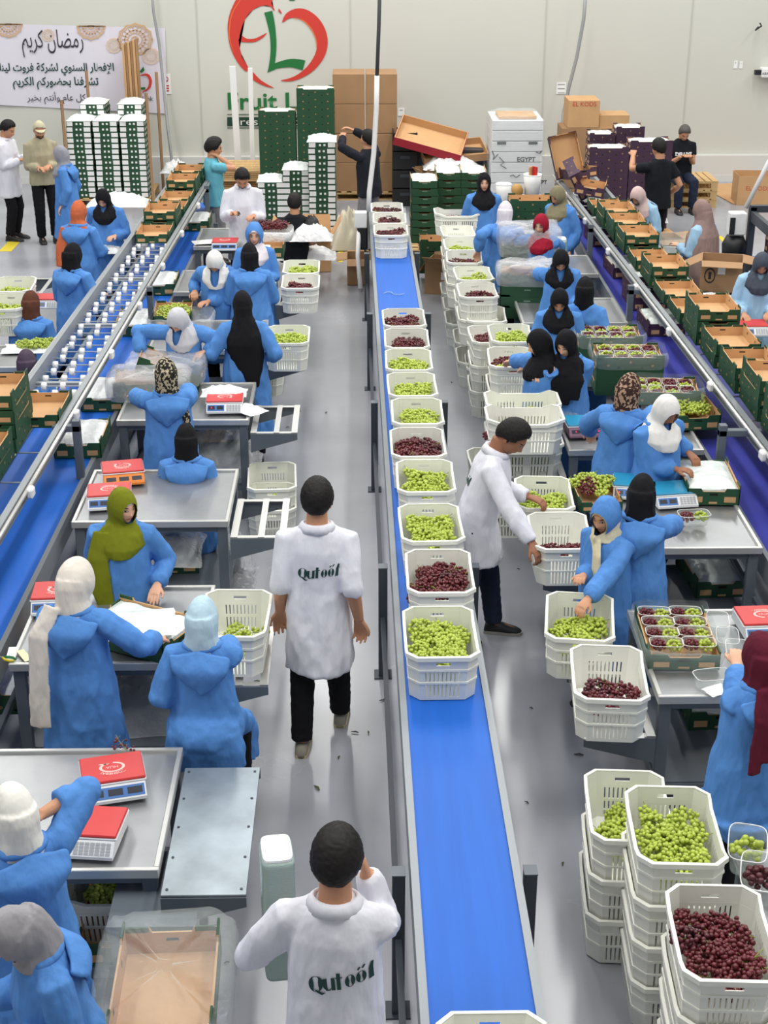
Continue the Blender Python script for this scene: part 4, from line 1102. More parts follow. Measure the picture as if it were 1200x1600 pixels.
# ---- banner
bn = thing('wall_banner', 'white fabric banner with dark green Arabic greeting and gold rosettes on the wall', 'banner')
a = MB(); bt = lambda u: 37 + 8 * u; bb = lambda u: 164 + 14 * u
pts = []
nseg = 14
for i in range(nseg + 1):
    u = i / nseg; x = -170 + 428 * u; uu = (x) / 245
    pts.append((onwall(x * 1.0, 37 + 6.5 * uu, .02 + .008 * math.sin(i * 1.7)), onwall(x + 3 * uu, 164 + 13 * uu, .02 + .01 * math.sin(i * 1.3 + 1))))
a.add([p for q in pts for p in q], [(2 * i, 2 * i + 2, 2 * i + 3, 2 * i + 1) for i in range(nseg)])
bme = evalmesh(a.mesh('banner_cloth', mat('banner_cloth', (220, 216, 226), rough=.7), False), [('SOLIDIFY', dict(thickness=.004))], 'banner_cloth'); link('banner_cloth', bme, bn)
M_BT = mat('banner_green', (24, 70, 60), rough=.7); M_BK = mat('banner_black', (52, 48, 56), rough=.7); M_GOLD = mat('banner_gold', (206, 168, 126), rough=.7); M_GOLDP = mat('banner_gold_pale', (226, 200, 170), rough=.7)
def ar(words):   # presentation-form letters, written right to left
    return words[::-1]
FB = dict(d=.038)
l1 = '\ufe8d\ufef9\ufed3\ufec4\ufe8e\ufead \ufe8d\ufedf\ufeb4\ufee8\ufeee\ufef1 \ufedf\ufeb8\ufeae\ufedb\ufe94 \ufed3\ufeae\ufeed\ufe95 \ufedf\ufef4\ufee8\ufed9'
l2 = '\ufe97\ufeb8\ufeae\ufed3\ufee8\ufe8e \ufe91\ufea4\ufec0\ufeee\ufead\ufedb\ufee2 \ufe8d\ufedf\ufedc\ufeae\ufef3\ufee2'
l0 = '\ufead\ufee3\ufec0\ufe8e\ufee5 \ufedb\ufeae\ufef3\ufee2'; l3 = '\ufedb\ufede \ufecb\ufe8e\ufee1 \ufeed\ufe83\ufee7\ufe98\ufee2 \ufe91\ufea8\ufef4\ufeae'
for txt, px, py, hh, ww, m, of, nm in ((l0, 82, 68, 44, 96, M_BK, 0, 'greeting_script'), (l1, 84, 108, 20, 188, M_BT, .02, 'greeting_line'), (l2, 87, 130, 20, 134, M_BT, .02, 'greeting_line'), (l3, 88, 153, 19, 92, M_BK, 0, 'greeting_script')):
    wall_text(ar(txt), px, py, hh, nm, m, bn, d=.038, wpx=ww, off=of)
def rosette(cx, cy, r, nm='rosette', half=False):
    a = MB()
    for rr, w_ in ((1, .10), (.86, .05), (.62, .06), (.42, .05), (.2, .08)):
        n = 36
        q = [(cx + r * rr * (1 + .05 * math.cos(i * 2 * math.pi / 3.0)) * math.cos(2 * math.pi * i / n), cy + r * rr * .92 * (1 + .05 * math.cos(i * 2 * math.pi / 3)) * math.sin(2 * math.pi * i / n)) for i in range(n + 1)]
        if half: q = [p for p in q if p[1] > cy - 1 + 0.03 * (p[0] - cx)]
        if len(q) > 2: strip(a, q, r * w_, d=.037, k=1)
    for i in range(18):
        an = 2 * math.pi * i / 18
        p0 = (cx + r * .45 * math.cos(an), cy + r * .42 * math.sin(an)); p1 = (cx + r * .82 * math.cos(an), cy + r * .76 * math.sin(an))
        if half and (p1[1] < cy or p0[1] < cy): continue
        strip(a, [p0, p1], r * .05, d=.037, k=1)
    a.build(nm, M_GOLD if r > 20 else M_GOLDP, bn)
rosette(211, 62, 26); rosette(13, 38, 21, half=True); rosette(142, 41, 21.5, half=True); rosette(236, 88, 13); rosette(178, 71, 12); rosette(75, 55, 10)
a = MB(); strip(a, [(219, 118), (230, 117), (235, 126), (232, 138), (222, 144)], [1, 4, 4.5, 3.5, .8], d=.038); a.build('small_logo', M_LOGOR, bn)
a = MB(); wallpoly(a, [(218, 112), (224, 104), (226, 110), (221, 114)], d=.038); wallpoly(a, [(217, 137), (227, 136), (227, 140), (217, 140)], d=.038); a.build('small_logo', M_LOGOG, bn)
wall_text('Link', 231, 154, 7, 'small_lettering', M_BT, bn, d=.038)
# ---- notices, cables, wall box
def notice(px0, py0, px1, py1, label, red=False, lines=3, txt=None):
    o = thing('wall_notice', label, 'notice'); a = MB(); p0 = onwall(px0, py1, .006); p1 = onwall(px1, py0, .006)
    a.box(((p0.x + p1.x) / 2, WY_ - .006, (p0.z + p1.z) / 2), (p1.x - p0.x, .008, p1.z - p0.z)); s = a.build('sheet', M_PAPER, o)
    if red:
        b = MB(); q = [((px0 + px1) / 2 + 4 * math.cos(t * .5), py0 + 9 + 4.5 * math.sin(t * .5)) for t in range(14)]; strip(b, q, 1.2, d=.014, k=1)
        strip(b, [((px0 + px1) / 2 - 3, py0 + 6), ((px0 + px1) / 2 + 3, py0 + 12)], 1.2, d=.014, k=1)
        for y in (19, 23, 27): strip(b, [(px0 + 4, py0 + y), (px1 - 2, py0 + y)], 2.2, d=.014, k=1)
        b.build('red_symbol', mat('sign_red', (200, 60, 56)), o)
    else:
        b = MB()
        for i in range(lines): strip(b, [(px0 + 2.5, py0 + 3 + i * (py1 - py0 - 5) / max(1, lines - 1)), (px1 - 2.5, py0 + 3 + i * (py1 - py0 - 5) / max(1, lines - 1))], .9, d=.014, k=1)
        b.build('text_line', mat('notice_ink', (130, 132, 136)), o)
    return o
notice(251, 115, 266, 147, 'white notice with red prohibition symbol on the wall beside the banner', red=True)
notice(869, 129, 885, 147, 'small white paper notice on the wall beside the hanging cable')
notice(622, 169, 632, 181, 'small pale switch plate notice on the wall beside the tall brown boxes', lines=1)
notice(1146, 95, 1153, 107, 'small pale plate high on the wall near the wall unit', lines=1)
notice(1155, 96, 1161, 107, 'narrow pale plate beside another plate near the wall unit', lines=1)
def cable(label, pts, r, m, name='hanging_cable', cat='cable'):
    b = MB(); b.tube(pts, r, 8); return tag(b.build(name, m, None, True), label, cat)
M_CAB = mat('cable_grey', (150, 152, 152), rough=.5)
cable('pale grey cable hanging down the wall past the banner end', [aty(236, -30, 25.7), aty(240, 20, 25.7), aty(249, 70, 25.7), aty(255, 130, 25.6), aty(262, 200, 25.4), aty(270, 262, 24.8)], .025, M_CAB)
cable('pale grey cable hanging in front of the wall by the paper notice', [aty(916, -20, 25.2), aty(912, 30, 25.2), aty(901, 90, 25.2), aty(888, 140, 25.2), aty(880, 180, 25.2), aty(876, 240, 24.5)], .03, M_CAB)
pw = at(576, 330, 1.0)
cable('dark power cable dropping from the ceiling to the belt conveyor', [aty(594, -40, pw.y), aty(592, 40, pw.y), aty(589, 118, pw.y)], .024, mat('cable_dark', (70, 72, 74)))
cable('white conduit hanging from the dark cable down to the belt motor', [aty(589, 118, pw.y), aty(588, 170, pw.y), aty(584, 240, pw.y), aty(577, 300, pw.y), pw], .032, M_WHITE, 'cable_conduit', 'conduit')
wu = thing('wall_unit', 'white box unit with dark lettering mounted high on the wall at right', 'wall unit'); p = onwall(1200, 113, .12)
a = MB(); a.bbox((p.x + .12, p.y, p.z), (.5, .22, .16), .02); a.build('housing', M_WHITE, wu); a = MB(); a.box((p.x - .18, p.y, p.z), (.1, .1, .08)); a.build('bracket', M_BLACK, wu)
wall_text('ABA', 1196, 115, 4, 'lettering', M_BK, wu, d=.235)
sp = onwall(1185, 42, .1); so = thing('wall_hook', 'small dark cable hook high on the wall near the corner', 'hook'); a = MB(); a.tube([sp, sp + Vector((-.06, -.05, -.05)), sp + Vector((.04, -.05, .02)), sp + Vector((.02, 0, .06))], .014, 6); a.build('hook', M_BLACK, so)
# ================================================================ CONVEYORS
def belt_conveyor(label, xl, xr, ya, yb, z, m, legs_y, rail=.05, drop=.16, legsides=(0, 1), lm=None, skew=(0, 0), taper_top=True):
    """xl/xr: functions of y giving the two edges of the belt."""
    o = thing('belt_conveyor', label, 'conveyor', (0, 0, 0))
    b = MB(); ys = [ya + (yb - ya) * i / 24 for i in range(25)]; v = []
    for y in ys: v += [(xl(y), y, z), (xr(y), y, z), (xl(y), y, z - .012), (xr(y), y, z - .012)]
    b.add(v, [(4 * i, 4 * i + 1, 4 * i + 5, 4 * i + 4) for i in range(24)] + [(4 * i + 2, 4 * i + 6, 4 * i + 7, 4 * i + 3) for i in range(24)] + [(0, 2, 3, 1), (96, 97, 99, 98)])
    for y in (ya, yb): b.cyl((xl(y), y, z - .055), (xr(y), y, z - .055), .055, n=18)
    b.build('belt', m, o)
    for s, fx in ((-1, xl), (1, xr)):
        r = MB(); prof = [(.0, .012), (.036 * s, .012), (.036 * s, -drop), (.026 * s, -drop), (.026 * s, -.012), (0, -.012)]
        rings = [[Vector((fx(y) + p[0], y, z + p[1])) for p in prof] for y in (ya, yb)]
        r.loft(rings); r.build('side_rail', M_RAIL, o)
        for y in legs_y:
            l = MB(); x = fx(y) + .09 * s; l.bbox((x, y, (z - .03) / 2), (.06, .07, z - .03), .004); lo = l.build('leg', lm or M_DARKP, o)
            f = MB(); f.box((x, y, .005), (.12, .12, .01)); f.build('foot_plate', M_DARKP, lo)
            c = MB(); c.box((x, y, z - .027), (.064, .074, .006)); c.build('leg_cap', M_PAINT, lo)
        # slim lower stringer
        g = MB(); g.loft([[Vector((fx(y) + .09 * s + dx, y, .45 + dz)) for dx, dz in ((-.015, -.02), (.015, -.02), (.015, .02), (-.015, .02))] for y in (ya + .1, yb - .1)]); g.build('stringer', lm or M_DARKP, o)
    return o
cl = lambda y: .235 + (6.82 - y) * .0072; cr_ = lambda y: .665 + (6.82 - y) * .0072
CB = belt_conveyor('central blue belt conveyor on dark legs carrying a row of grape crates', cl, cr_, 3.6, 19.6, .86, M_BELT, (5.4, 8.6, 11.85, 14.6, 17.2))
mo = thing('belt_motor', 'dark drive motor box at the far end of the central belt', 'motor', (0.02, 18.7, .6)); a = MB(); a.bbox((0, 0, .12), (.14, .5, .3), .02); a.build('motor_housing', M_BLACK, mo); a = MB(); a.bbox((-.02, -.2, .36), (.16, .14, .2), .01); a.build('control_box', M_SCBODY, mo); a = MB(); a.tube([(-.04, -.2, .28), (-.06, -.3, -.1), (-.03, -.4, -.5)], .03, 8); a.build('motor_cable', M_WHITE, mo, True)
lxr = lambda y: -2.045 - .0150 * (19.6 - y); lxl = lambda y: lxr(y) - .62
LB = belt_conveyor('lower blue belt of the left line running under the roller conveyor', lxl, lxr, 5.2, 20.6, .74, M_BELT, (6.6, 10.39, 14.27, 19.4), lm=M_PAINT)
rxl = lambda y: 2.80; rxr = lambda y: 3.42
RB = belt_conveyor('lower violet blue belt of the right line beneath stacked green cartons', rxl, rxr, 6.4, 20.4, .74, M_BELTV, (7.2, 10.21, 14.24, 17.0, 19.6), lm=M_PAINT)
# upper conveyors on L-shaped brackets
uxr = lambda y: -2.29 - .0222 * (12.25 - y); uxl = lambda y: uxr(y) - .44
vxl = lambda y: 2.89 + .024 * (14.6 - y); vxr = lambda y: vxl(y) + .46
UZ = 1.20
def upper(label, fl_, fr_, ya, yb, wheels, posts, base, side):
    o = thing('roller_conveyor', label, 'conveyor')
    for s, fx in ((-1, fl_), (1, fr_)):
        r = MB(); prof = [(0, 0), (.045 * s, 0), (.045 * s, -.012), (.012 * s, -.03), (.012 * s, -.12), (.03 * s, -.12), (.03 * s, -.13), (0, -.13)]
        r.loft([[Vector((fx(y) + p[0], y, UZ + p[1])) for p in prof] for y in (ya, yb)]); rr = r.build('side_rail', M_RAIL, o)
        t = MB(); t.tube([(fx(ya) + .055 * s, ya, UZ - .03), (fx(yb) + .055 * s, yb, UZ - .03)], .017, 8); t.build('guide_tube', M_EDGE, rr, True)
    y = ya + .15; k = 0; rnd = random.Random(4)
    while y < yb - .1:
        x0, x1 = fl_(y), fr_(y)
        near = wheels[0] < y < wheels[1]
        if near or k % 3 == 0:
            a = MB(); a.cyl((x0, y, UZ - .095), (x1, y, UZ - .095), .006, n=6); ax = a.build('axle', M_RAIL, o)
            if near:
                for i in range(3):
                    x = x0 + (x1 - x0) * (.12 + .36 * i + (.06 if k % 2 else 0)); w_ = MB(); w_.cyl((x - .02, y, UZ - .095), (x + .02, y, UZ - .095), .034, n=14); w_.build('roller_wheel', M_WHITE, ax, True)
        if near and k % 9 == 5:
            a = MB(); a.box(((x0 + x1) / 2, y + .08, UZ - .10), (x1 - x0, .05, .03)); a.build('cross_member', M_RAIL, o)
        y += .19; k += 1
    for y, bx in posts:
        fx = fr_ if side > 0 else fl_; x1 = fx(y) + .03 * side
        p = MB(); p.bbox((bx, y, (base + UZ - .05) / 2 + .02), (.06, .06, UZ - .05 - base + .10), .004); po = p.build('post', M_PAINT, o)
        c = MB(); c.bbox(((bx + x1) / 2 - .02 * side, y, UZ - .045), (abs(bx - x1) + .10, .06, .05), .004); c.build('bracket_arm', M_PAINT, po)
    for y in [ya + .6 + i * 1.55 for i in range(int((yb - ya) / 1.55))]:
        fx = fr_ if side > 0 else fl_; q = MB(); q.bbox((fx(y) + .075 * side, y, UZ - .05), (.05, .09, .07), .012); q.build('rail_clamp', M_WHITE, o)
    return o
upper('upper roller conveyor of the left line with white skate wheels between aluminium rails', uxl, uxr, 7.0, 20.3, (11.0, 16.7), ((7.2, -2.24), (10.39, -2.19), (14.27, -2.14), (19.4, -2.06)), .62, 1)
upper('upper conveyor of the right line with a tubular rail carrying green cartons', vxl, vxr, 7.6, 20.3, (99, 100), ((10.21, 2.74), (14.24, 2.74), (17.0, 2.74)), .62, -1)
NTH = ['nearest', 'second', 'third', 'fourth', 'fifth', 'sixth', 'seventh', 'eighth', 'ninth', 'tenth', 'eleventh', 'twelfth', 'thirteenth', 'fourteenth']
W_ = lambda px, py, z: at(px, py, z)
# ================================================================ CENTRAL BELT CRATES
def crate_px(px, py, zrim, rz, label, group=None, H=.28):
    """px, py: middle of the far rim; rz turns the crate about its middle."""
    p = at(px, py, zrim); c = Vector((p.x + math.sin(rz) * .305, p.y - math.cos(rz) * .305, zrim - H))
    crate(c, rz, label, group); return c
seq = [(765, 1580, 0, None), (683, 947, .01, 'g'), (683, 858, .0, 'r'), (668, 787, .03, 'g'), (662, 718, .0, 'g'), (650, 668, .01, 'r'), (650, 622, .0, 'g'), (641, 582, .02, 'g'), (637, 545, 0, 'g'), (634, 513, 0, 'r'), (629, 482, .02, 'r'), (610, 350, 0, 'r'), (608, 332, 0, 'r'), (604, 316, 0, 'r')]
for i, (px, py, rz, c) in enumerate(seq):
    if i == 0: lab = 'white crate at the near end of the blue belt, cut by the picture edge'
    elif i < 11: lab = 'white crate of %s grapes on the blue belt, %s of the near row' % (CN[c], NTH[i - 1])
    else: lab = 'white crate of red grapes at far belt end, %s of three' % NTH[i - 11]
    p = crate_px(px, py, 1.145, rz, lab, 'crates on the central belt')
    w_ = lab.replace('white crate of red grapes ', 'crate ').replace('white crate of green grapes ', 'crate ').replace('blue belt, ', 'blue belt, ')
    if c: fill(p, rz, c, w_, fillz=.12 if i < 11 else .15, heap=.05, nx=2, ny=4 if i < 6 else 3 if i < 11 else 2, sub=2 if i < 9 else 1, area=(.25, .42 if i < 11 else .3))
# ================================================================ LEFT TABLES
T = [(5.40, 6.42), (7.30, 8.30), (9.30, 10.28), (11.36, 12.34), (13.30, 14.32), (15.4, 16.35), (17.5, 18.5)]
tl = ['nearest steel work table on the left with two red scales', 'steel work table under the olive headscarf person\'s hands', 'empty steel work table with an orange scale in its far corner', 'steel work table carrying a red scale and loose film by the aisle', 'steel work table with a carton of green grapes behind it', 'steel work table in front of the person in white lace scarf', 'far steel work table with a red scale and white papers']
for (y0, y1), lb in zip(T, tl): table(lb, -2.06, -.95 if y0 < 17 else -1.5, y0, y1)
bl = ['galvanised plate rest on the nearest left table where a person sits', 'barred crate rest under the crate with few green grapes', 'empty barred crate rest beside the orange scale table', 'empty barred crate rest on the table with loose film', 'barred crate rest below the crate beside the person in the long black veil', 'barred crate rest under the pair of crates beyond the black veil', 'barred crate rest at the farthest left table']
for i, (y0, y1) in enumerate(T[:6]):
    side_bracket(bl[i], -.93, -.54, y0 - .12 if i else 5.28, y1 - .12 if i == 0 else y0 + .55 + .0 if i not in (2, 3) else y1 - .42 , .80 if i == 0 else .78, 'plate' if i == 0 else 'bars') if i in (0, 2, 3) else side_bracket(bl[i], -.945, -.56, y0 + .0, y0 + .72, .70)
# scales on the left tables
def scale_px(px, py, rz, label, z=.85, **k):
    p = at(px, py, z); return scale_thing(p, rz, label, **k)
scale_px(178, 1228, R(14), 'red-topped scale with blue display at the back of the nearest left table', lit=1, front='display')
scale_px(142, 1312, R(-6), 'red-topped scale with its keypad towards us, front of the nearest left table', text=False, lit=0, front='keys')
scale_px(92, 945, R(4), 'red-topped scale beside the cream scarf person, left end of her table', lit=0, front='display')
scale_px(193, 748, R(12), 'orange scale with red plate on the empty steel table', body=M_SCORANGE, panel=M_SCORANGE, lit=0, front='display')
scale_px(172, 785, R(8), 'white scale with red plate in front of the orange scale', lit=0)
scale_px(352, 638, R(2), 'red-topped scale with lit pink display under loose white film', lit=1)
scale_px(352, 388, R(0), 'small red-topped scale with blue display on the far left table', lit=0, front='display')
# crates by the left tables
def lc(px, py, zr, rz, lab, c=None, **k):
    p = crate_px(px, py, zr, rz, lab, None)
    if c: fill(p, rz, c, 'crate ' + k.pop('where'), **k)
    return p
p = lc(375, 921, 1.01, R(-2), 'white crate with a few green grapes beside the pale blue headscarf person', 'g', where='beside the pale blue headscarf person', fillz=.02, nx=2, ny=2, heap=.01, area=(.18, .26), off=(.03, .05), n=50)
p = lc(425, 722, .42, R(3), 'grimy white crate with few green grapes on the floor under the empty rest', 'g', where='under the empty rest', fillz=.02, nx=2, ny=1, heap=.01, area=(.24, .2), off=(0, -.05))
crate((p.x + .0, p.y - .12, .0), R(3), 'white crate on the floor beneath the grimy crate under the empty rest')
p = lc(452, 508, 1.02, R(0), 'white crate of green grapes beside the person in the long black veil', 'g', where='beside the person in the long black veil', fillz=.13, nx=2, ny=2, heap=.05, area=(.24, .26), off=(.0, .06))
p = lc(471, 428, 1.02, R(0), 'white crate of red grapes on the rest beyond the black veil, nearer of two', 'r', where='beyond the black veil, nearer of two', fillz=.13, nx=2, ny=2, heap=.03, area=(.26, .26))
p = lc(472, 406, 1.02, R(0), 'white crate of green grapes on the rest beyond the black veil, farther of two', 'g', where='beyond the black veil, farther of two', fillz=.14, nx=2, ny=2, heap=.03, area=(.26, .26), off=(0, .05))
p = at(428, 620, 0); crate((p.x - .1, p.y + .3, 0), 0, 'white crate with dark green grapes under the steel rest by the veiled person'); fill((p.x - .1, p.y + .3, 0), 0, 'g', 'crate under the rest by the veiled person', fillz=.05, nx=2, ny=2)
p = at(200, 1430, .28); crate((p.x, p.y, .25), R(90), 'white crate of green grapes on the shelf beneath the nearest left table'); fill((p.x, p.y, .25), R(90), 'g', 'crate on the shelf beneath the nearest left table', fillz=.08, nx=2, ny=2)
# things on and under the left tables
bunch(at(192, 1172, .855), 'r', .6, 'small cluster of red grapes behind the red scale on the near table', None, random.Random(3), 2, 18, sc_=.7)
tape = lambda px, py, lab: tag(_tape(at(px, py, .851)), lab, 'clippers')
def clippers(loc, rz, label):
    o = thing('grape_clippers', label, 'clippers', loc, rz)
    for s, m in ((-1, M_YELLOW), (1, mat('clipper_green', (30, 120, 70)))):
        a = MB(); a.tube([(0, 0, .012), (s * .018, -.03, .012), (s * .02, -.06, .012), (s * .008, -.085, .012)], [.006, .008, .008, .006], 8); a.build('handle', m, o, True)
    a = MB(); a.tube([(0, -.005, .012), (0, .04, .012)], [.005, .001], 6); a.build('blade', M_RAIL, o, True); return o
clippers(at(252, 745, .85), 1.9, 'yellow and green grape clippers lying on the empty steel table')
clippers(at(4, 1030, .85), 1.2, 'yellow and green grape clippers at the table edge by the cream labels')
a = MB(); a.bbox((0, 0, .002), (.05, .16, .003), .001); tag(a.build('label_strip', M_PAPER, None, loc=at(18, 1022, .852), rz=.1), 'white strip of labels at the left end of the steel table', 'label strip')
a = MB(); a.bbox((0, 0, .004), (.045, .15, .003), .001); tag(a.build('label_backing', mat('cream_paper', (226, 222, 180)), None, loc=at(38, 1025, .852), rz=.55), 'cream backing paper beside the label strip on the steel table', 'paper')
def on_table_carton(px, py, z, rz, label, fillm, **k): return carton(at(px, py, z), rz, label, fillm=fillm, **k)
on_table_carton(222, 1000, .85, R(62), 'green carton being lined with printed film by the cream scarf person', 'liner')
rag('film_sheet', 'printed clear film sheet held over the carton by the cream scarf person', 'film', at(218, 975, 1.03), (.42, .34), M_LINER, 5, rz=R(10), puff=.02)
on_table_carton(272, 500, .85, R(4), 'open carton of loose green grapes on the table behind the grey scarf person', None); fill(at(272, 500, .87), 0, 'g', 'carton behind the grey scarf person', fillz=.03, nx=2, ny=2, heap=.02)
film_over('frosted_bag', 'frosted plastic bag wrapped round the carton of green grapes', at(285, 512, .86), (.62, .5), 0, M_BAG, 3, .15, open_top=True)
carton(at(262, 588, .93), R(92), 'bagged green carton held up by the grey scarf person over the table', tilt=(R(20), 0)); film_over('frosted_bag', 'frosted bag around the carton held by the grey scarf person', at(262, 592, .90), (.68, .46), 0, M_BAG, 6, .2)
carton(at(232, 612, .86), R(95), 'green carton in a bag in front of the leopard scarf person on the table'); film_over('frosted_bag', 'frosted bag opened by the leopard scarf person over her carton', at(234, 615, .86), (.70, .48), 0, M_BAG, 9, .2)
rag('film_bundle', 'crumpled white film lying across the red scale with lit display', 'film', at(350, 614, .93), (.40, .22), M_FILM, 8, puff=.05); rag('film_bundle', 'white film tail hanging off the table edge by the lit scale', 'film', at(388, 640, .87), (.2, .3), M_FILM, 12, puff=.03, rz=.8)
for i, (px, py, z, sx, lab) in enumerate(((150, 1010, .26, .8, 'green carton stored on the shelf under the cream scarf person\'s table'), (60, 1090, .26, 1, 'bagged carton on the shelf at the left end under the second table'), (275, 870, .26, 1, 'green carton on the shelf under the empty steel table'), (330, 700, .26, 1, 'green carton stored under the table with the lit scale'), (190, 1370, .55, 1, 'green carton behind the crate under the nearest left table'))):
    p = at(px, py, z); p.z = .256; carton(p, R(90 if i % 2 else 3), lab, fillm='film' if i in (1, 2) else None)
rag('plastic_heap', 'crumpled clear plastic heaped on the shelf under the empty table', 'plastic', (-1.6, 9.75, .42), (.8, .6), M_BAG, 21, puff=.2); rag('plastic_heap', 'crumpled clear plastic heaped under the table with the lit scale', 'plastic', (-1.25, 11.8, .26), (.7, .6), M_BAG, 23, puff=.28); rag('plastic_heap', 'crumpled clear plastic under the cream scarf person\'s table', 'plastic', (-1.3, 7.75, .26), (.8, .6), M_BAG, 27, puff=.22)
rag('plastic_bag', 'clear plastic bag standing on the floor below the empty rest', 'plastic bag', at(365, 905, 0) + Vector((0, 0, .01)), (.36, .36), M_BAG, 31, puff=.30)
rag('plastic_bag', 'clear plastic bag hanging from the galvanised seat plate', 'plastic bag', at(292, 1445, .12), (.28, .34), M_CLEAR, 33, puff=.38)
film_over('film_wrap', 'clear bag wrapped loosely round the carton at the bottom edge', at(262, 1570, .70), (.56, .72), R(2), M_CLEAR, 40, .2, sag=.05)
o = carton(at(262, 1572, .72), R(2), 'bagged kraft carton on a stand at the bottom of the picture, inside up', scale=(1.1, 1.1, 1.2))
st = thing('carton_stand', 'grey steel stand under the bagged carton at the bottom edge', 'stand', at(262, 1572, 0)); a = MB(); a.box((0, 0, .70), (.40, .55, .03)); a.build('stand_top', M_PAINT, st)
for sx in (-1, 1):
    for sy in (-1, 1): a = MB(); a.box((sx * .17, sy * .24, .343), (.04, .04, .685)); a.build('leg', M_PAINT, st)
p = aty(432, 1328, 4.85); punnet_tower((p.x, 4.85, p.z - .60), R(8), 'tall stack of nested clear punnets carried by the nearest person in white', h=.60, size=(.14, .20))
punnet_tower(at(418, 432, .75), 0, 'nested punnets standing beside the black headscarf person on the left', h=.34, size=(.10, .2))
# small things on the far left table
rag('paper_sheets', 'white papers beside the small red scale on the far table', 'papers', at(320, 378, .86), (.3, .22), M_PAPER, 44, puff=.01, rz=.3)
carton(at(420, 395, .85), 0, 'green carton under the white bagged tray by the bearded person'); 
film_over('white_bag', 'white bag folded open round dark grapes before the bearded person', at(425, 372, .98), (.5, .42), 0, M_BAGW, 47, .12, open_top=True); fill(at(430, 362, 1.0), 0, 'r', 'white bag before the bearded person', fillz=.03, nx=2, ny=2, area=(.3, .2), heap=.02)
rag('white_bags', 'crumpled white bags on the box in front of the crouching person', 'plastic bag', at(487, 372, .75), (.55, .4), M_BAGW, 50, puff=.14); rag('black_bag', 'small black plastic bag lying on the white bags', 'plastic bag', at(487, 352, .9), (.2, .2), M_BLACK, 52, puff=.1)
rag('white_bags', 'pile of white plastic bags on the floor behind the far crates', 'plastic bag', at(470, 400, .45), (.9, .5), M_BAGW, 54, puff=.12)
open_box('cardboard_box', 'open box with torn kraft flaps in front of the crouching person', (.62, .5, .45), at(482, 385, .3) - Vector((0, 0, .3)), 0, M_KRAFT, (35, 30, 75, 20))
# ================================================================ LEFT LINE CARTONS
SC_ = (1, 1, .82)
def on_upper(y, n, lab, fx, first, z=UZ - .06, pitch=.112, dx=0.0, fillm=None, rz=0, seed=1): stack((fx(y) + first + dx, y, z), rz, n, pitch, 'open green carton', lab, 'green', None, scale=SC_, seed=seed)
for i, (y, n) in enumerate(((16.75, 1), (17.45, 2), (18.1, 1), (18.72, 1), (19.35, 2), (20.0, 2))): on_upper(y, n, 'left upper line, %s stack beyond bare wheels' % NTH[i], uxr, -.22, seed=i)
for i, (y, n, dx) in enumerate(((10.72, 1, .02), (10.2, 4, -.17), (9.55, 2, -.17), (8.9, 2, -.17), (8.25, 3, -.16))): on_upper(y, n, ['single carton at the near end of the bare wheels', 'tall stack at the left picture edge', 'low stack before the tall left-edge stack', 'second low stack before the tall left-edge stack', 'nearest stack along the left picture edge'][i], uxr, -.22, dx=dx, seed=20 + i)
for i, (px, py) in enumerate(((128, 668), (166, 600), (213, 490), (250, 430), (306, 335))):
    p = at(px, py, .90); carton((p.x, p.y, .745), .02, 'green carton topped with white film on the left lower belt, %s' % NTH[i], 'film topped cartons on the left belt', fillm='film')
# ================================================================ RIGHT LINE CARTONS
for i, (y, n) in enumerate(((9.45, 3), (10.1, 3), (10.75, 3), (11.4, 2), (12.05, 2), (12.72, 3), (13.4, 1), (14.05, 1), (14.7, 2), (15.4, 1), (16.1, 2), (16.75, 2), (17.4, 2), (18.05, 1))): on_upper(y, n, 'right upper row, %s stack from near end' % NTH[i], vxl, .27, seed=40 + i, z=UZ - .05)
for i, (x, y, z, rz) in enumerate(((3.72, 11.55, 1.15, .1), (3.80, 10.85, 1.22, -.15), (3.72, 10.2, 1.15, .05))): carton((x, y, z), rz, 'open green carton leaning outside the right conveyor row, %s of the three' % NTH[2 - i], scale=SC_)
sh = thing('side_shelf', 'grey side shelf holding cartons outside the right conveyor row', 'shelf', (3.72, 10.8, 0)); a = MB(); a.box((0, 0, 1.12), (.42, 2.2, .03)); a.build('shelf_board', M_PAINT, sh)
for sy in (-1, 1):
    for sx in (-1, 1): a = MB(); a.box((sx * .18, sy * 1.0, .55), (.05, .05, 1.1)); a.build('leg', M_PAINT, sh)
for i, (px, py, n) in enumerate(((985, 490, 1), (965, 452, 3), (930, 405, 1), (898, 358, 2), (880, 318, 2))):
    p = at(px, py, .9); stack((3.09, p.y, .745), R(2), n, .12, 'purple carton', 'purple stack on the right lower belt, %s' % NTH[i], 'purple', 'liner', seed=60 + i)
# tilted purple cartons at the far end of the right conveyor
P = lambda x, y, z, rz, t, lab: carton((x, y, z), rz, lab, None, 'purple', tilt=t)
P(3.02, 19.0, 1.2, R(-12), (0, R(8)), 'open purple carton tipped at the far end of the right conveyor, nearest'); P(2.95, 19.55, 1.28, R(8), (R(-10), R(-6)), 'open purple carton behind the nearest tipped one, right conveyor end')
P(2.80, 19.9, 1.5, R(4), (R(70), R(-12)), 'large purple carton standing on edge showing its kraft inside'); P(2.80, 19.2, 1.3, R(20), (R(20), R(60)), 'purple carton folded on its side against the right rail')
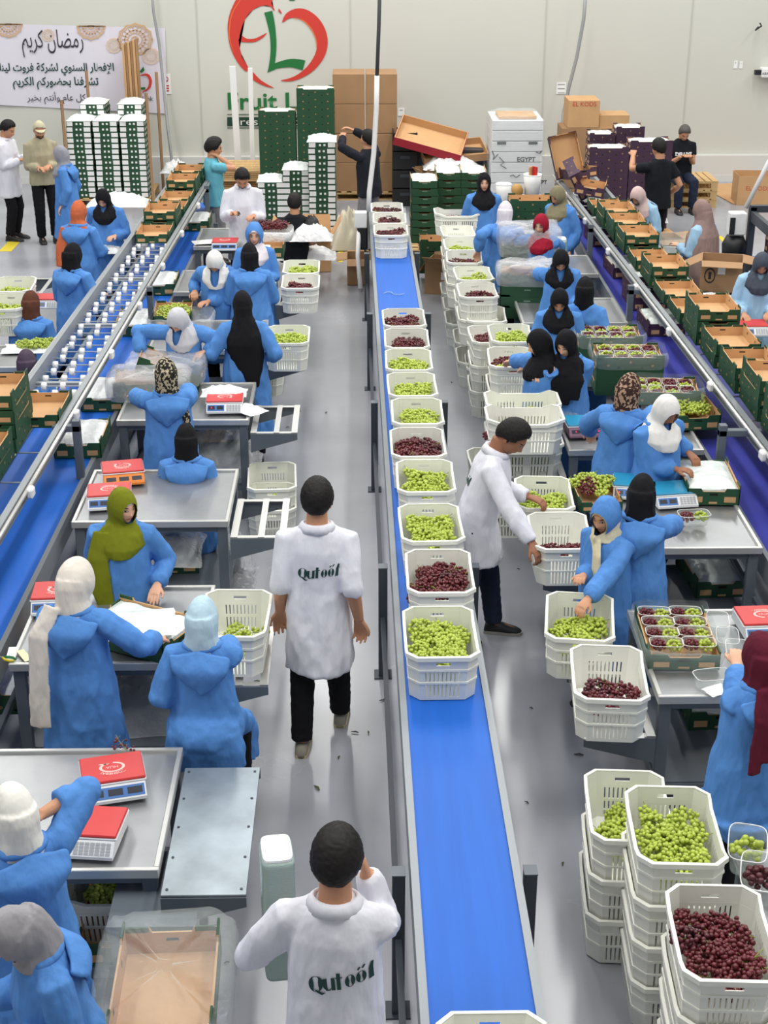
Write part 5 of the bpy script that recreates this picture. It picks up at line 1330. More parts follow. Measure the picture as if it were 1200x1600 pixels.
# ================================================================ RIGHT TABLES
RT = [(6.88, 7.92), (8.80, 9.82), (10.62, 11.52), (12.3, 13.2), (14.15, 15.1), (16.1, 17.0)]
rl = ['steel table at right with a tray of eight punnets of mixed grapes', 'steel table at right with a wide bare front and white lined carton', 'steel table at right with the teal scale and dark display', 'table at right carrying stacked cartons of mixed punnets', 'table at right beside the people in black scarves', 'far right table by the person in the red scarf']
for (y0, y1), lb in zip(RT, rl): table(lb, 1.64 if y0 < 16 else 2.05, 2.72, y0, y1)
for i, (y0, y1) in enumerate(RT): side_bracket(['barred rest under the crate with sparse red grapes', 'barred rest between the hooded person and the person in white', 'barred rest under the turned crates by the standing person', 'barred rest by the people in black scarves, right side', 'barred rest far along the right side crates', 'farthest barred rest on the right side'][i], 1.62, 1.22, y0 - .1, y0 + .6, .66)
def rc(px, py, zr, rz, lab, c=None, where=None, **k):
    p = crate_px(px, py, zr, rz, lab)
    if c: fill(p, rz, c, 'crate ' + where, **k)
    return p
# foreground piles
p = rc(1110, 1382, 1.0, R(-3), 'top white crate heaped with dark red grapes at the bottom right', 'r', 'at the bottom right', fillz=.11, nx=2, ny=4, heap=.05, area=(.25, .38), off=(-.005, -.01))
for k_ in range(3): crate((p.x + .01 * k_, p.y, p.z - .24 * (k_ + 1)), R(-3), 'white crate %s under the dark red grapes at the bottom right' % ('directly', 'second', 'lowest')[k_])
p = rc(1040, 1228, 1.0, R(-3), 'top white crate heaped with green grapes, right foreground', 'g', 'heaped in the right foreground', fillz=.10, nx=2, ny=4, heap=.06, area=(.25, .38), off=(0, -.01))
for k_ in range(3): crate((p.x + .01 * k_, p.y, p.z - .24 * (k_ + 1)), R(-3), 'white crate %s under the heaped green grapes, right foreground' % ('directly', 'second', 'lowest')[k_])
p = rc(973, 1203, .78, R(-4), 'greyish white crate with few green grapes behind the heaped foreground crates', 'g', 'behind the heaped foreground crates', fillz=.02, nx=2, ny=3, heap=.03, area=(.2, .3), off=(.03, .05))
for k_ in range(2): crate((p.x, p.y, p.z - .245 * (k_ + 1)), R(-4), 'greyish crate %s below the few green grapes' % ('directly', 'lowest')[k_])
for k_, (px, py, cc) in enumerate(((1165, 1345, 'g'), (1185, 1390, 'd'))):
    q = at(px, py, .80); punnet(q, 1.3, 'clear tray of %s grapes beside the heaped green crate' % CN[cc], None, cc, k_, scale=1.5)
punnet_tower((1.98, 4.95, .786), 0, 'dark stack of empty punnets at the right edge by the grapes', h=.16)
nt_ = thing('low_stand', 'grey stand holding trays of grapes at the right edge', 'stand', (2.0, 5.2, 0)); a = MB(); a.box((0, 0, .77), (.5, .8, .03)); a.build('stand_top', M_STEEL, nt_)
for sx in (-1, 1):
    for sy in (-1, 1): a = MB(); a.box((sx * .2, sy * .35, .38), (.05, .05, .755)); a.build('leg', M_PAINT, nt_)
# the aisle row beside the right tables
p = rc(946, 1008, .98, R(-5), 'white crate with sparse red grapes at the corner of the punnet table', 'r', 'at the corner of the punnet table', fillz=.09, nx=2, ny=2, heap=.05, area=(.25, .24), off=(.01, -.07))
a = MB(); a.add([(p.x - .16, p.y - .26, p.z + .014), (p.x + .17, p.y - .26, p.z + .014), (p.x + .17, p.y + .24, p.z + .05), (p.x - .16, p.y + .24, p.z + .03)], [(0, 1, 2, 3)]); pm = evalmesh(a.mesh('paper_liner', M_PAPER), [('SOLIDIFY', dict(thickness=.003))], 'paper_liner'); tag(link('paper_liner', pm), 'white paper lying in the crate of sparse red grapes', 'paper')
p = rc(906, 926, .98, R(-8), 'white crate of green grapes under the hooded person\'s hands', 'g', 'under the hooded person\'s hands', fillz=.08, nx=2, ny=3, heap=.06, area=(.26, .40), off=(-.01, .0))
p = rc(868, 800, .98, R(0), 'white crate with red grapes held by the person in white', 'r', 'held by the person in white', fillz=.10, nx=2, ny=1, heap=.03, area=(.24, .12), off=(.0, -.07))
p = rc(846, 744, .96, R(-3), 'white crate of green grapes beyond the crate held by the person', 'g', 'beyond the crate held by the person', fillz=.11, nx=2, ny=3, heap=.04)
def turned(px, py, zr, lab, c=None, where=None, **k):
    q = at(px, py, zr); q = Vector((q.x, q.y - .2, zr - .28)); crate(q, R(90), lab)
    if c: fill(q, R(90), c, 'crate ' + where, **k)
    return q
p = turned(815, 632, 1.15, 'white crate turned sideways with red grapes behind the person in white', 'r', 'turned sideways behind the person in white', fillz=.02, nx=2, ny=2, heap=.02, area=(.2, .26), off=(0, .14))
turned(815, 670, .88, 'white crate of green grapes turned sideways beneath the red grape crate', 'g', 'turned sideways beneath the red grapes', fillz=.05, nx=2, ny=2)
turned(812, 610, 1.12, 'white crate turned sideways where a person cuts green grapes', 'g', 'where a person cuts green grapes', fillz=.08, nx=2, ny=1, heap=.01, area=(.2, .16), off=(0, -.12))
for i, (dx, dy, z) in enumerate(((-.20, .1, .28), (-.20, .1, .0), (0, -.05, .0), (0, -.05, .30))):
    q = at(815, 670, .88); crate((q.x + dx, q.y + dy, z), R(90) if i > 1 else R(4), ['pale crate left of the sideways pile behind the person', 'lowest pale crate left of the sideways pile', 'lowest white crate of the sideways pile', 'second lowest white crate of the sideways pile'][i])
third = []
row = [(795, 542, 'm', 'green and red grapes by the reaching arm', .05), (793, 506, 'g', 'green grapes, paired, before the black scarves', .08), (760, 508, 'r', 'red grapes left of the green pair', .08), (758, 478, None, 'nothing but slots, behind the left red crate', 0), (742, 441, 'r', 'red grapes, nearer of the far right row', .05), (735, 416, 'g', 'green grapes in the far right row', .05), (724, 391, 'r', 'red grapes under the blurred hand', .05), (718, 372, 'g', 'pale green grapes far along the right', .05), (712, 352, None, 'nothing visible under the sideways far crate', 0)]
for i, (px, py, c, lab, fz) in enumerate(row):
    p = rc(px, py, 1.0 if i not in (2, 3) else .8, R((-2, 1, 3)[i % 3]), 'white crate of ' + lab if c else 'white crate holding ' + lab, c, 'of ' + lab, fillz=fz + .08, nx=2, ny=2, heap=.03, area=(.26, .32), sub=1 if i > 3 else 2)
    crate((p.x, p.y, p.z - .25), 0, 'white crate below the crate of ' + lab if c else 'white crate below the one holding ' + lab)
    crate((p.x, p.y, .0), 0, 'lowest white crate under that of ' + lab if c else 'lowest white crate under the one holding ' + lab)
p = turned(714, 324, 1.12, 'white crate turned sideways on top of the far right row', 'r', 'turned sideways on the far right row', fillz=.10, nx=2, ny=2, heap=.02, sub=1)
# ---- on the right tables
q = at(1055, 1008, .85); tr = carton((q.x, q.y, .85), R(-2), 'green carton filled with eight punnets of red and green grapes', scale=(1.08, 1.0, .75))
for j in range(4):
    for i in range(2): punnet((q.x - .095 + i * .19, q.y + .21 - j * .128, .90), R(-4), 'punnet of red and green grapes in the tray, %s %s from the front' % (('left column', 'right column')[i], ('fourth', 'third', 'second', 'first')[j]), 'punnets in the table tray', 'rg', i + 2 * j)
film_over('film_wrap', 'clear film bag round the tray of eight punnets', (q.x, q.y, .852), (.46, .66), R(-2), M_CLEAR, 60, .13, open_top=True)
scale_px(1192, 985, R(3), 'red-topped scale at the right edge beside the punnet tray', lit=1)
for i, (px, py) in enumerate(((1120, 985), (1135, 1010), (1150, 1030))): punnet(at(px, py, .86) , R(80), 'empty clear punnet lying between the tray and the red scale, %s' % NTH[2 - i], 'empty punnets beside the tray', '', 70 + i, gr=False, scale=1.1)
punnet(at(1112, 1072, .86), R(10), 'empty clear punnet at the front corner of the punnet table', None, '', 80, gr=False, scale=1.1)
rag('paper_slip', 'white slip of paper by the maroon scarf person\'s hands', 'paper', at(1120, 1078, .87), (.14, .1), M_PAPER, 70, puff=.01, rz=.5)
q = at(1103, 765, .85); carton((q.x, q.y, .85), R(-3), 'green carton topped with crinkled white liner on the wide table', fillm='liner')
q = at(930, 780, .852); st_ = carton((q.x, q.y, .852), R(2), 'shallow tray of grapes and punnets behind the hooded person', scale=(.8, .8, .6)); fill((q.x, q.y + .06, .87), 0, 'm', 'tray behind the hooded person', fillz=.03, nx=2, ny=2, area=(.2, .2), heap=.02)
scale_px(990, 770, R(-10), 'teal-topped scale behind the black scarf person on the wide table', plate=M_SCTEAL, text=False, lit=1); scale_px(1048, 782, R(8), 'pale scale half hidden behind the black scarf on the wide table', plate=M_SCTEAL, text=False, lit=0)
punnet(at(1083, 818, .86), R(5), 'punnet of red and green grapes on the wide table front', None, 'rg', 90, scale=1.15)
q = at(1110, 905, .26); carton((q.x, q.y, .256), R(3), 'film topped green carton on the shelf under the wide table', fillm='liner'); q = at(1105, 1100, .26); carton((q.x, q.y, .256), R(2), 'film topped green carton on the shelf under the punnet table', fillm='film')
scale_px(912, 675, R(4), 'teal-topped scale with lit pink digits on the dark table', plate=M_SCTEAL, body=mat('scale_mauve', (120, 90, 110)), panel=mat('scale_mauve', (120, 90, 110)), text=False, lit=3, front='display')
rag('steel_tray', 'shiny clear tray behind the teal scale with lit digits', 'tray', at(880, 650, .86), (.3, .2), M_PUNNET, 75, puff=.05)
# stacked mixed punnet cartons
def mixed(px, py, z, rz, n, lab, scale=(1, 1, 1), seed=0, film=True):
    q = at(px, py, z)
    for k_ in range(n): carton((q.x, q.y, z - .115 * k_), rz, 'green carton of mixed grape punnets, %s' % lab if k_ == 0 else 'green carton under the mixed punnets, %s %s' % (ORD[k_], lab), scale=(1, 1, .85), colour='green' if k_ == 0 else 'closed')
    for j in range(4):
        for i in range(2):
            x, y = (-.092 + .184 * i), (.20 - .13 * j); c, s = math.cos(rz), math.sin(rz)
            punnet((q.x + c * x - s * y, q.y + s * x + c * y, z + .045), rz, 'punnet of mixed grapes, %s, %s row %s' % (lab, ('left', 'right')[i], ('back', 'second', 'third', 'front')[j]), 'punnets ' + lab, random.Random(seed + i + j).choice(('rg', 'gr', 'rr')), seed + i + 2 * j)
    if film: film_over('film_wrap', 'clear film drawn round the carton, ' + lab, (q.x, q.y, z + .01), (.44, .64), rz, M_CLEAR, 80 + seed, .14, open_top=True)
mixed(980, 568, 1.12, R(88), 3, 'front stack by the black scarf person', seed=1)
mixed(950, 537, 1.05, R(88), 2, 'stack just behind the front one', seed=11)
mixed(1035, 622, .98, R(85), 1, 'tray behind the white scarf person', seed=21)
q = at(1075, 655, .85); carton((q.x, q.y, .86), R(3), 'carton of green grapes beside the white scarf person'); fill((q.x, q.y, .88), 0, 'g', 'carton beside the white scarf person', fillz=.04, nx=2, ny=2, heap=.03)
# bagged cartons further back on the right
def bagged(px, py, z, rz, lab, n, h, size, seed, cont=None):
    q = at(px, py, z)
    for k_ in range(n): carton((q.x, q.y, z - .12 * k_), rz, 'green carton inside the bag, %s' % lab if k_ == 0 else 'green carton below the bagged one, %s, %s' % (lab, ORD[k_]), scale=(1, 1, .9), colour='green' if k_ == 0 else 'closed')
    film_over('frosted_bag', 'frosted bag over a carton, ' + lab, (q.x, q.y, z), size, rz, M_BAG, seed, h, open_top=False, sag=.06)
    if cont: fill((q.x, q.y, z + .02), rz, cont, 'bagged carton ' + lab, fillz=.02, nx=2, ny=2, heap=.01)
bagged(824, 440, 1.02, R(85), 'before the black scarf people at right', 4, .2, (.46, .66), 5, 'm')
bagged(825, 395, 1.10, R(90), 'between the red and lace scarves', 4, .3, (.48, .68), 8)
punnet_tower((2.25, 14.05, .72), 0, 'grey stack of nested punnets behind the black scarf pair', h=.42, size=(.16, .2)); punnet_tower((2.33, 16.6, .72), 0, 'grey nested punnets beside the red scarf person', h=.42, size=(.14, .2))
stack((at(775, 350, .9).x, at(775, 350, .9).y, .72), 0, 3, .12, 'green carton', 'small stack beside the lace scarf person', 'green', 'film', seed=81)
q = at(830, 330, 1.0); stack((q.x, q.y, .8), R(90), 3, .12, 'open green carton', 'stack in front of the olive scarf person', seed=82)
# buckets, tape and pots on the far right table
def bucket(loc, label, r=.11, h=.26, m=None, name='bucket'):
    o = thing(name, label, 'bucket', loc); a = MB(); n = 24
    prof = [(r * .8, 0), (r, h), (r * 1.06, h), (r * 1.06, h - .02), (r * 1.0, h - .02)]; a.loft([[Vector((rr * math.cos(2 * math.pi * j / n), rr * math.sin(2 * math.pi * j / n), z)) for j in range(n)] for rr, z in [(r * .8, 0), (r, h), (r * .95, h), (r * .76, .01)]]); a.build('bucket_wall', m or M_WHITE, o, True)
    a = MB(); a.tube([(r * math.cos(t), r * math.sin(t), h - .01) for t in [2 * math.pi * j / 24 for j in range(25)]], .006, 6); a.build('bucket_rim', m or M_WHITE, o, True); return o
ft = table('pale table by the wall of purple cartons holding buckets and tape', 1.7, 2.7, 19.4, 20.3, z=.85)
bucket(at(786, 316, .86), 'plain white bucket behind the lace scarf person'); b_ = bucket(at(831, 305, .86), 'white bucket with kraft scraps and a red handle on the far table', .13, .3)
for s in (-1, 1): a = MB(); a.box((s * .03, 0, .33), (.02, .1, .14), rz=.5 * s); a.build('scrap' if s < 0 else 'red_handle', M_KRAFT if s < 0 else M_SCRED, b_)
a = MB(); a.cyl((0, -.06, .08), (0, .06, .08), .08, n=20); tag(a.build('tape_roll', mat('tape_tan', (196, 150, 84)), None, True, loc=at(808, 306, .86)), 'large roll of tan tape on the far table beside the bucket', 'tape')
rag('white_bags', 'white film heap under the far end of the right rail', 'film', at(880, 330, .95), (.4, .5), M_BAGW, 84, puff=.12)
# ================================================================ BACK OF THE HALL
M_WTOP = M_FILM
def printed_carton_mesh():
    # closed green carton whose short end shows white paper panels
    W, L, H = .40, .60, .086; mb = MB(); mb.bbox((0, 0, H / 2), (W, L, H), .004, mi=0); e = .0015
    def q(x0, x1, z0, z1, mi, y=-L / 2): mb.add([(x0, y - e, z0), (x1, y - e, z0), (x1, y - e, z1), (x0, y - e, z1)], [(0, 1, 2, 3)], mi)
    for x0, x1 in ((-.192, -.095), (.085, .192)): q(x0, x1, .012, .078, 1)
    for x in (-.045, .02): q(x, x + .03, .03, .06, 1)
    for k in range(4):
        y = -.24 + k * .16; mb.add([(W / 2 + e, y, .02), (W / 2 + e, y + .05, .02), (W / 2 + e, y + .05, .06), (W / 2 + e, y, .06)], [(0, 1, 2, 3)], 1)
    return mb.mesh('packed_carton', [M_GREEN, M_PAPER])
PCM = printed_carton_mesh()
def film_top(loc, rz, size, label, seed, group): return rag('film_cover', label, 'film', loc, size, M_FILM, seed, group, rz, puff=.05)
def packed(x, y, z0, n, where, rz=0, top=True, group=None, pitch=.088):
    for k in range(n): tag(link('packed_carton', PCM, None, (x + random.Random(k * 7 + int(x * 100)).uniform(-.006, .006), y, z0 + (n - 1 - k) * pitch), rz), 'white panelled carton, %s, %s' % (ORD[k], where), 'carton', group or 'packed cartons in the ' + where)
    if top: film_top(Vector((x, y, z0 + n * pitch - .002)), rz, (.42, .60), 'white film cover on top of the ' + where, int(abs(x) * 31 + y * 7), None)
px_ = at(176, 318, .14); pallet((-4.12, 24.45, 0), 0, 'wooden pallet under the tall cartons near the left banner', W=1.3, L=1.25)
fy = 24.15
for i, x in enumerate((-4.55, -4.12, -3.69)): packed(x, fy, .147, 14, '%s front column of the left pallet' % ('left', 'middle', 'right')[i])
for i, x in enumerate((-4.42, -3.80)): packed(x, fy + .62, .147, 16, '%s back column of the left pallet' % ('left', 'right')[i], rz=0)
for i, (x, y, t, lab) in enumerate(((-4.80, 23.80, 1.72, 'front left'), (-3.44, 23.80, 1.82, 'front right'), (-4.62, 25.2, 2.0, 'back left'), (-3.42, 25.0, 2.0, 'back right'))):
    a = MB(); a.add([(0, 0, 0), (.05, 0, 0), (.05, .006, 0), (0, .006, 0), (0, 0, t), (.05, 0, t), (.05, .006, t), (0, .006, t)], [(0, 1, 5, 4), (1, 2, 6, 5), (2, 3, 7, 6), (3, 0, 4, 7), (4, 5, 6, 7)]); a.add([(0, 0, 0), (.006, 0, 0), (.006, .05, 0), (0, .05, 0), (0, 0, t), (.006, 0, t), (.006, .05, t), (0, .05, t)], [(0, 1, 5, 4), (1, 2, 6, 5), (2, 3, 7, 6), (3, 0, 4, 7), (4, 5, 6, 7)])
    tag(a.build('corner_post', M_KRAFTD, None, loc=(x, y, 0)), 'cardboard corner post at the %s of the left pallet' % lab, 'corner post')
p = aty(206, 130, 25.5); bo = thing('cardboard_strips', 'bundle of long brown cardboard strips standing behind the left pallet', 'cardboard', (p.x, 25.55, 0))
for k in range(6): a = MB(); a.bbox((-.11 + k * .045, .02 * (k % 2), 1.2 + .02 * k), (.04, .09, 2.36), .003); a.build('strip', M_KRAFTD if k % 2 else M_KRAFT, bo)
# white boards and pallets in the middle
for i, (px, py, w_) in enumerate(((367, 103, .11), (389, 106, .08))): p = aty(px, py, 25.3); a = MB(); a.bbox((0, 0, p.z / 2), (w_, .05, p.z), .004); o = tag(a.build('white_board', M_WHITE, None, loc=(p.x, 25.3, 0)), ('wide', 'narrow')[i] + ' white board standing against the logo wall', 'board'); o.rotation_euler = (0, R((-1.2, .6)[i]), 0)
for k in range(4): pallet((at(378, 285, .45).x, 24.3, .147 * k), R(90), 'wooden pallet %s of the stack behind the bearded person' % ('lowest', 'second lowest', 'third', 'topmost')[k])
# green carton towers in the middle
def tower(pxl, pxr, ptop, y, n, where, z0=.147, white=True):
    a, b = aty(pxl, ptop, y), aty(pxr, ptop, y); n = max(2, int(round((a.z - z0) / .112))); s = (b.x - a.x) / .58; x = (a.x + b.x) / 2
    for k in range(n): carton((x, y + .2, z0 + (n - 1 - k) * .112), R(90), 'green carton, %s, %s' % (ORD[k] if k < 17 else 'low', where), 'cartons in the ' + where, fillm='film' if k == 0 else None, scale=(1, s, .83))
tower(403, 461, 172, 23.3, 14, 'tall middle tower left of the tallest'); tower(463, 522, 144, 23.3, 16, 'tallest green tower in front of the kraft boxes')
def towerp(pxl, pxr, ptop, y, where, rz=0):
    a, b = aty(pxl, ptop, y), aty(pxr, ptop, y); n = int(round((a.z - .147) / .088)); packed((a.x + b.x) / 2, y + .3, .147, n, where, rz)
towerp(482, 523, 224, 21.3, 'white panelled tower beside the reaching person'); towerp(443, 481, 262, 21.5, 'lower tower left of the white panelled one'); towerp(404, 442, 282, 21.5, 'short tower behind the bearded person')
for i, (x, y) in enumerate(((at(500, 380, .1).x, 21.6), (at(430, 330, .1).x, 21.85), (at(460, 300, .1).x, 23.5))): pallet((x, y, 0), 0, 'wooden pallet under the %s' % ('white panelled tower', 'short towers behind the crouching person', 'tall green towers')[i], W=(.5, .9, 1.3)[i], L=.8)
# two columns of brown boxes
for i, (pl, pr) in enumerate(((519, 570), (571, 621))):
    a, b = aty(pl, 118, 24.3), aty(pr, 118, 24.3); w_ = b.x - a.x - .01; hh = (a.z - .12) / 4
    for k in range(4): blank_box('cardboard_box', 'plain brown box, %s of the %s column behind the reaching person' % (('lowest', 'second', 'third', 'topmost')[k], ('left', 'right')[i]), 'box', (w_, .7, hh - .006), ((a.x + b.x) / 2, 24.65, .147 + k * hh), 0, M_KRAFTD)
pallet((at(570, 300, .1).x, 24.65, 0), 0, 'wooden pallet under the two brown box columns', W=1.15, L=.75)
# black crates, red tray, kraft trays on the heap
bx = aty(632, 300, 24.0).x
for k in range(4):
    o = thing('black_crate', 'black plastic crate, %s beside the brown box column' % ('lowest', 'second', 'third', 'topmost')[k], 'crate', (bx, 24.1, .30 * k)); a = MB()
    for sx in (-1, 1): a.box((sx * .19, 0, .145), (.02, .58, .28))
    for sy in (-1, 1): a.box((0, sy * .29, .145), (.40, .02, .28))
    a.box((0, 0, .01), (.4, .58, .02)); a.build('crate_body', M_BLACK, o); a = MB(); a.box((0, -.305, .20), (.16, .015, .05)); a.build('handle', M_DARKP, o)
def tray(loc, rz, tilt, label, outer, size=(1.0, .6, .12)):
    o = thing('display_tray', label, 'tray', loc, rz); o.rotation_euler = (*tilt, rz); W, L, H = size
    a = MB(); a.box((0, 0, .006), (W, L, .012)); 
    for s in (-1, 1): a.box((s * (W / 2 - .006), 0, H / 2), (.012, L, H)); a.box((0, s * (L / 2 - .006), H / 2), (W - .024, .012, H))
    a.build('tray_inside', M_KRAFT, o); b = MB()
    for s in (-1, 1): b.box((s * (W / 2 + .002), 0, H / 2), (.004, L + .008, H)); b.box((0, s * (L / 2 + .002), H / 2), (W, .004, H))
    b.build('tray_side', outer, o); return o
tray(aty(672, 222, 23.7), R(-8), (R(20), R(14)), 'big kraft display tray with red sides tipped on the black crates', M_RED, (1.1, .75, .14)); tray(aty(708, 242, 23.9), R(6), (R(12), R(-4)), 'plain kraft tray lying under the red sided tray', M_KRAFTD, (1.05, .7, .12))
hp = thing('scrap_heap_base', 'dark box supporting the tipped kraft trays by the wall', 'box', (aty(700, 290, 24.2).x, 24.3, 0)); a = MB(); a.bbox((0, 0, .45), (1.1, .8, .9), .01); a.build('box_body', M_DARKP, hp)
rag('white_film_heap', 'white film sheets piled below the kraft trays', 'film', aty(705, 262, 23.4), (.9, .5), M_FILM, 91, puff=.15); open_box('cardboard_box', 'small torn kraft box beside the black crates', (.3, .3, .3), (aty(670, 290, 23.6).x, 23.4, .3), .4, M_KRAFTD, (40, 70, 30, 50)); b2 = blank_box('cardboard_box', 'dull kraft box beneath the torn box by the black crates', 'box', (.36, .4, .3), (aty(670, 290, 23.6).x, 23.4, 0), .2, M_KRAFTD)
gb = thing('grey_bin', 'grey slotted bin by the wall behind the right green cartons', 'bin', (aty(748, 262, 24.5).x, 24.6, 0)); a = MB(); a.bbox((0, 0, .35), (.55, .4, .7), .02); a.build('bin_body', mat('bin_grey', (120, 124, 128)), gb)
# right of the belt: green stacks on a pallet, open carton, brown box
pal = (at(690, 380, .14).x, at(690, 375, .14).y)
def gs(pxl, pxr, ptop, y, where):
    a, b = aty(pxl, ptop, y), aty(pxr, ptop, y); z0 = .147; n = max(2, int(round((a.z - z0) / .112)))
    stack(((a.x + b.x) / 2, y + .3, z0), 0, n, .112, 'green carton', where, 'closed', 'film', seed=int(pxl), scale=(1, 1, .83))
gs(645, 683, 285, 20.6, 'stack nearest the far end of the blue belt'); gs(683, 721, 268, 21.2, 'middle stack by the far end of the belt'); gs(722, 760, 268, 21.2, 'stack behind the black scarf person in blue')
pallet((at(683, 330, .1).x + .05, 21.1, 0), 0, 'wooden pallet under the white topped stacks beyond the belt', W=1.3, L=1.6); pallet((at(672, 375, .1).x, at(672, 378, .1).y, 0), R(90), 'empty wooden pallet standing beside the far end of the belt', W=.9, L=.8)
q = at(697, 462, 0); open_box('cardboard_box', 'brown cardboard box on the floor beside the right crates', (.44, .44, .42), (q.x, q.y + .25, 0), R(-18), M_KRAFTD, (150, 60, 60, 60)); a = MB(); a.add([(0, -.2215, .2), (.09, -.2215, .2), (.09, -.2215, .3), (0, -.2215, .3)], [(0, 1, 2, 3)])
nb = [o for o in COL.objects if o.get('label') == 'brown cardboard box on the floor beside the right crates'][0]; a.build('shipping_label', M_PAPER, nb)
for k in range(3): carton((q.x - .03, q.y + .75, .45 - .15 * k), R(90), 'upright green carton %s behind the brown floor box' % ('on top', 'second', 'lowest')[k])
a = open_box('cardboard_box', 'brown box by the left leg of the belt near the reaching person', (.30, .45, .35), (at(560, 445, 0).x, at(560, 445, 0).y + .2, 0), 0, M_KRAFTD, (100, 100, 100, 100))
rag('beige_sack', 'beige sack on the floor left of the belt motor', 'sack', at(545, 385, .02), (.5, .5), mat('sack_beige', (206, 198, 176), rough=.9), 95, puff=.4)
# wrapped white pallet load with dark print
wl = thing('wrapped_load', 'stack of white cartons in clear wrap with dark lettering by the wall', 'wrapped load', (aty(808, 240, 23.2).x, 23.7, 0)); a0, a1 = aty(765, 200, 23.2), aty(850, 200, 23.2); ww = a1.x - a0.x
for k in range(8): a = MB(); a.bbox((0, 0, .16 + .165 * k + .08), (ww - .05, .95, .155), .008); c_ = a.build('white_carton', mat('white_carton', (222, 222, 224), rough=.6), wl)
for k, (txt, dx, z, s) in enumerate((('EGYPT', .15, .86, .10), ('EGYPT', .38, .50, .08))):
    me = text_mesh(txt, s, 'printed_lettering', offset=.003); me.materials.append(M_BLACK)
    for v in me.vertices: v.co = Vector((dx + v.co.x, -.479, z + v.co.y))
    link('printed_lettering', me, wl)
sb = MB()
for q_ in ([(-.40, 1.0), (-.36, .92), (-.38, .86), (-.30, .95)], [(-.28, .90), (-.20, .82), (-.26, .78), (-.16, .72)], [(-.1, .60), (-.05, .62), (0, .58), (.06, .62)], [(.30, .98), (.36, .96), (.40, 1.0)]): sb.tube([(x_, -.480, z_) for x_, z_ in q_], .008, 6)
sb.build('pen_marks', M_DARKP, wl)
wr = film_over('x', None, (0, 0, .1), (ww, 1.0), 0, M_CLEAR, 97, 1.34, sag=.03); wr.name = 'stretch_wrap'; wr.data.name = 'stretch_wrap'; wr.parent = wl
for kk in ('label', 'category'):
    if kk in wr: del wr[kk]
a = MB(); a.bbox((0, -.1, 1.50), (ww * .7, .6, .04), .005); a.build('kraft_sheet', M_KRAFT, wl)
for s in (-1, 1): a = MB(); a.box((s * .25, -.478, 1.12), (.14, .012, .04)); a.build('dark_slot', M_BLACK, wl)
# brown boxes and purple cartons on the right
q0, q1 = aty(887, 200, 24.3), aty(938, 157, 24.3); cb = blank_box('cardboard_box', 'tall brown box with faint red print behind the purple cartons', 'box', (q1.x - q0.x, .6, q1.z - q0.z), ((q0.x + q1.x) / 2, 24.6, q0.z), 0, M_KRAFT)
me = text_mesh('EL KODS', .10, 'printed_lettering'); me.materials.append(mat('print_red', (200, 70, 60)))
for v in me.vertices: v.co = Vector((v.co.x, -.3045, .38 + v.co.y))
link('printed_lettering', me, cb)
blank_box('cardboard_box', 'large brown box supporting the tall brown box at right', 'box', (.9, .6, q0.z - .004), ((q0.x + q1.x) / 2 + .1, 24.6, 0), 0, M_KRAFTD); blank_box('cardboard_box', 'wide brown box behind the purple cartons, right side', 'box', (.5, .5, .35), (aty(960, 200, 24.3).x, 24.6, q0.z - .15), 0, M_KRAFT); blank_box('cardboard_box', 'brown box below the wide one behind the purple cartons', 'box', (.6, .5, q0.z - .155), (aty(965, 200, 24.3).x + .1, 24.6, 0), 0, M_KRAFTD)
def pt(pxl, pxr, ptop, y, where, n=None, white=True):
    a, b = aty(pxl, ptop, y), aty(pxr, ptop, y); n = n or max(2, int(round((a.z) / .125))); s = (b.x - a.x) / .58; z0 = a.z - n * .125
    for k in range(n): carton(((a.x + b.x) / 2, y + .2, z0 + (n - 1 - k) * .125), R(90), 'purple carton, %s, %s' % (ORD[min(k, 16)], where), 'purple cartons in the ' + where, 'purple', fillm='liner' if k == 0 and white else None, scale=(1, s, .92))
pt(922, 984, 232, 21.8, 'purple stack left of the person in black tee'); pt(986, 1052, 222, 21.8, 'purple stack behind the person in black tee'); pt(922, 962, 210, 22.5, 'left small purple pile on top at the back', 12); pt(964, 1008, 200, 22.5, 'right small purple pile on top at the back', 13)
# seat of the sitting person, cardboard sheet, printed box
for k in range(3): pallet((5.45, 24.0, .147 * k), 0, 'wooden pallet, %s of the stack used as a seat' % ('lowest', 'middle', 'topmost')[k], W=.8, L=.8)
q = [at(1090, 288, .012), at(1180, 285, .012), at(1200, 318, .012), at(1145, 318, .012)]; a = MB(); a.add([(p.x, p.y, z) for z in (.004, .014) for p in q], [(0, 3, 2, 1), (4, 5, 6, 7), (0, 1, 5, 4), (1, 2, 6, 5), (2, 3, 7, 6), (3, 0, 4, 7)]); tag(a.build('cardboard_sheet', M_KRAFT), 'flat kraft sheet lying on the floor by the wall at right', 'cardboard')
p0 = at(1182, 322, 0); pb = open_box('cardboard_box', 'open brown box with red print on the floor at the right edge', (.85, .55, .48), (p0.x + .12, p0.y + .3, 0), R(-4), M_KRAFT, (None, None, None, None)); me = text_mesh('EL KODS', .10, 'printed_lettering'); me.materials.append(mat('print_red', (200, 70, 60)))
for v in me.vertices: v.co = Vector((v.co.x - .1, -.2765, .28 + v.co.y))
link('printed_lettering', me, pb)
q = at(1125, 455, .85); kb_ = open_box('cardboard_box', 'brown box with round black mark on the outer right table', (.44, .38, .34), (q.x + .02, q.y + .1, .86), R(-14), M_KRAFTD, (118, 100, 97, 125)); a = MB()
for k in range(20):
    t0, t1 = 2 * math.pi * k / 20, 2 * math.pi * (k + 1) / 20; a.add([(-.12 + r * .06 * math.cos(t), -.1925, .18 + r * .085 * math.sin(t)) for r, t in ((.8, t0), (1, t0), (1, t1), (.8, t1))], [(0, 3, 2, 1)])
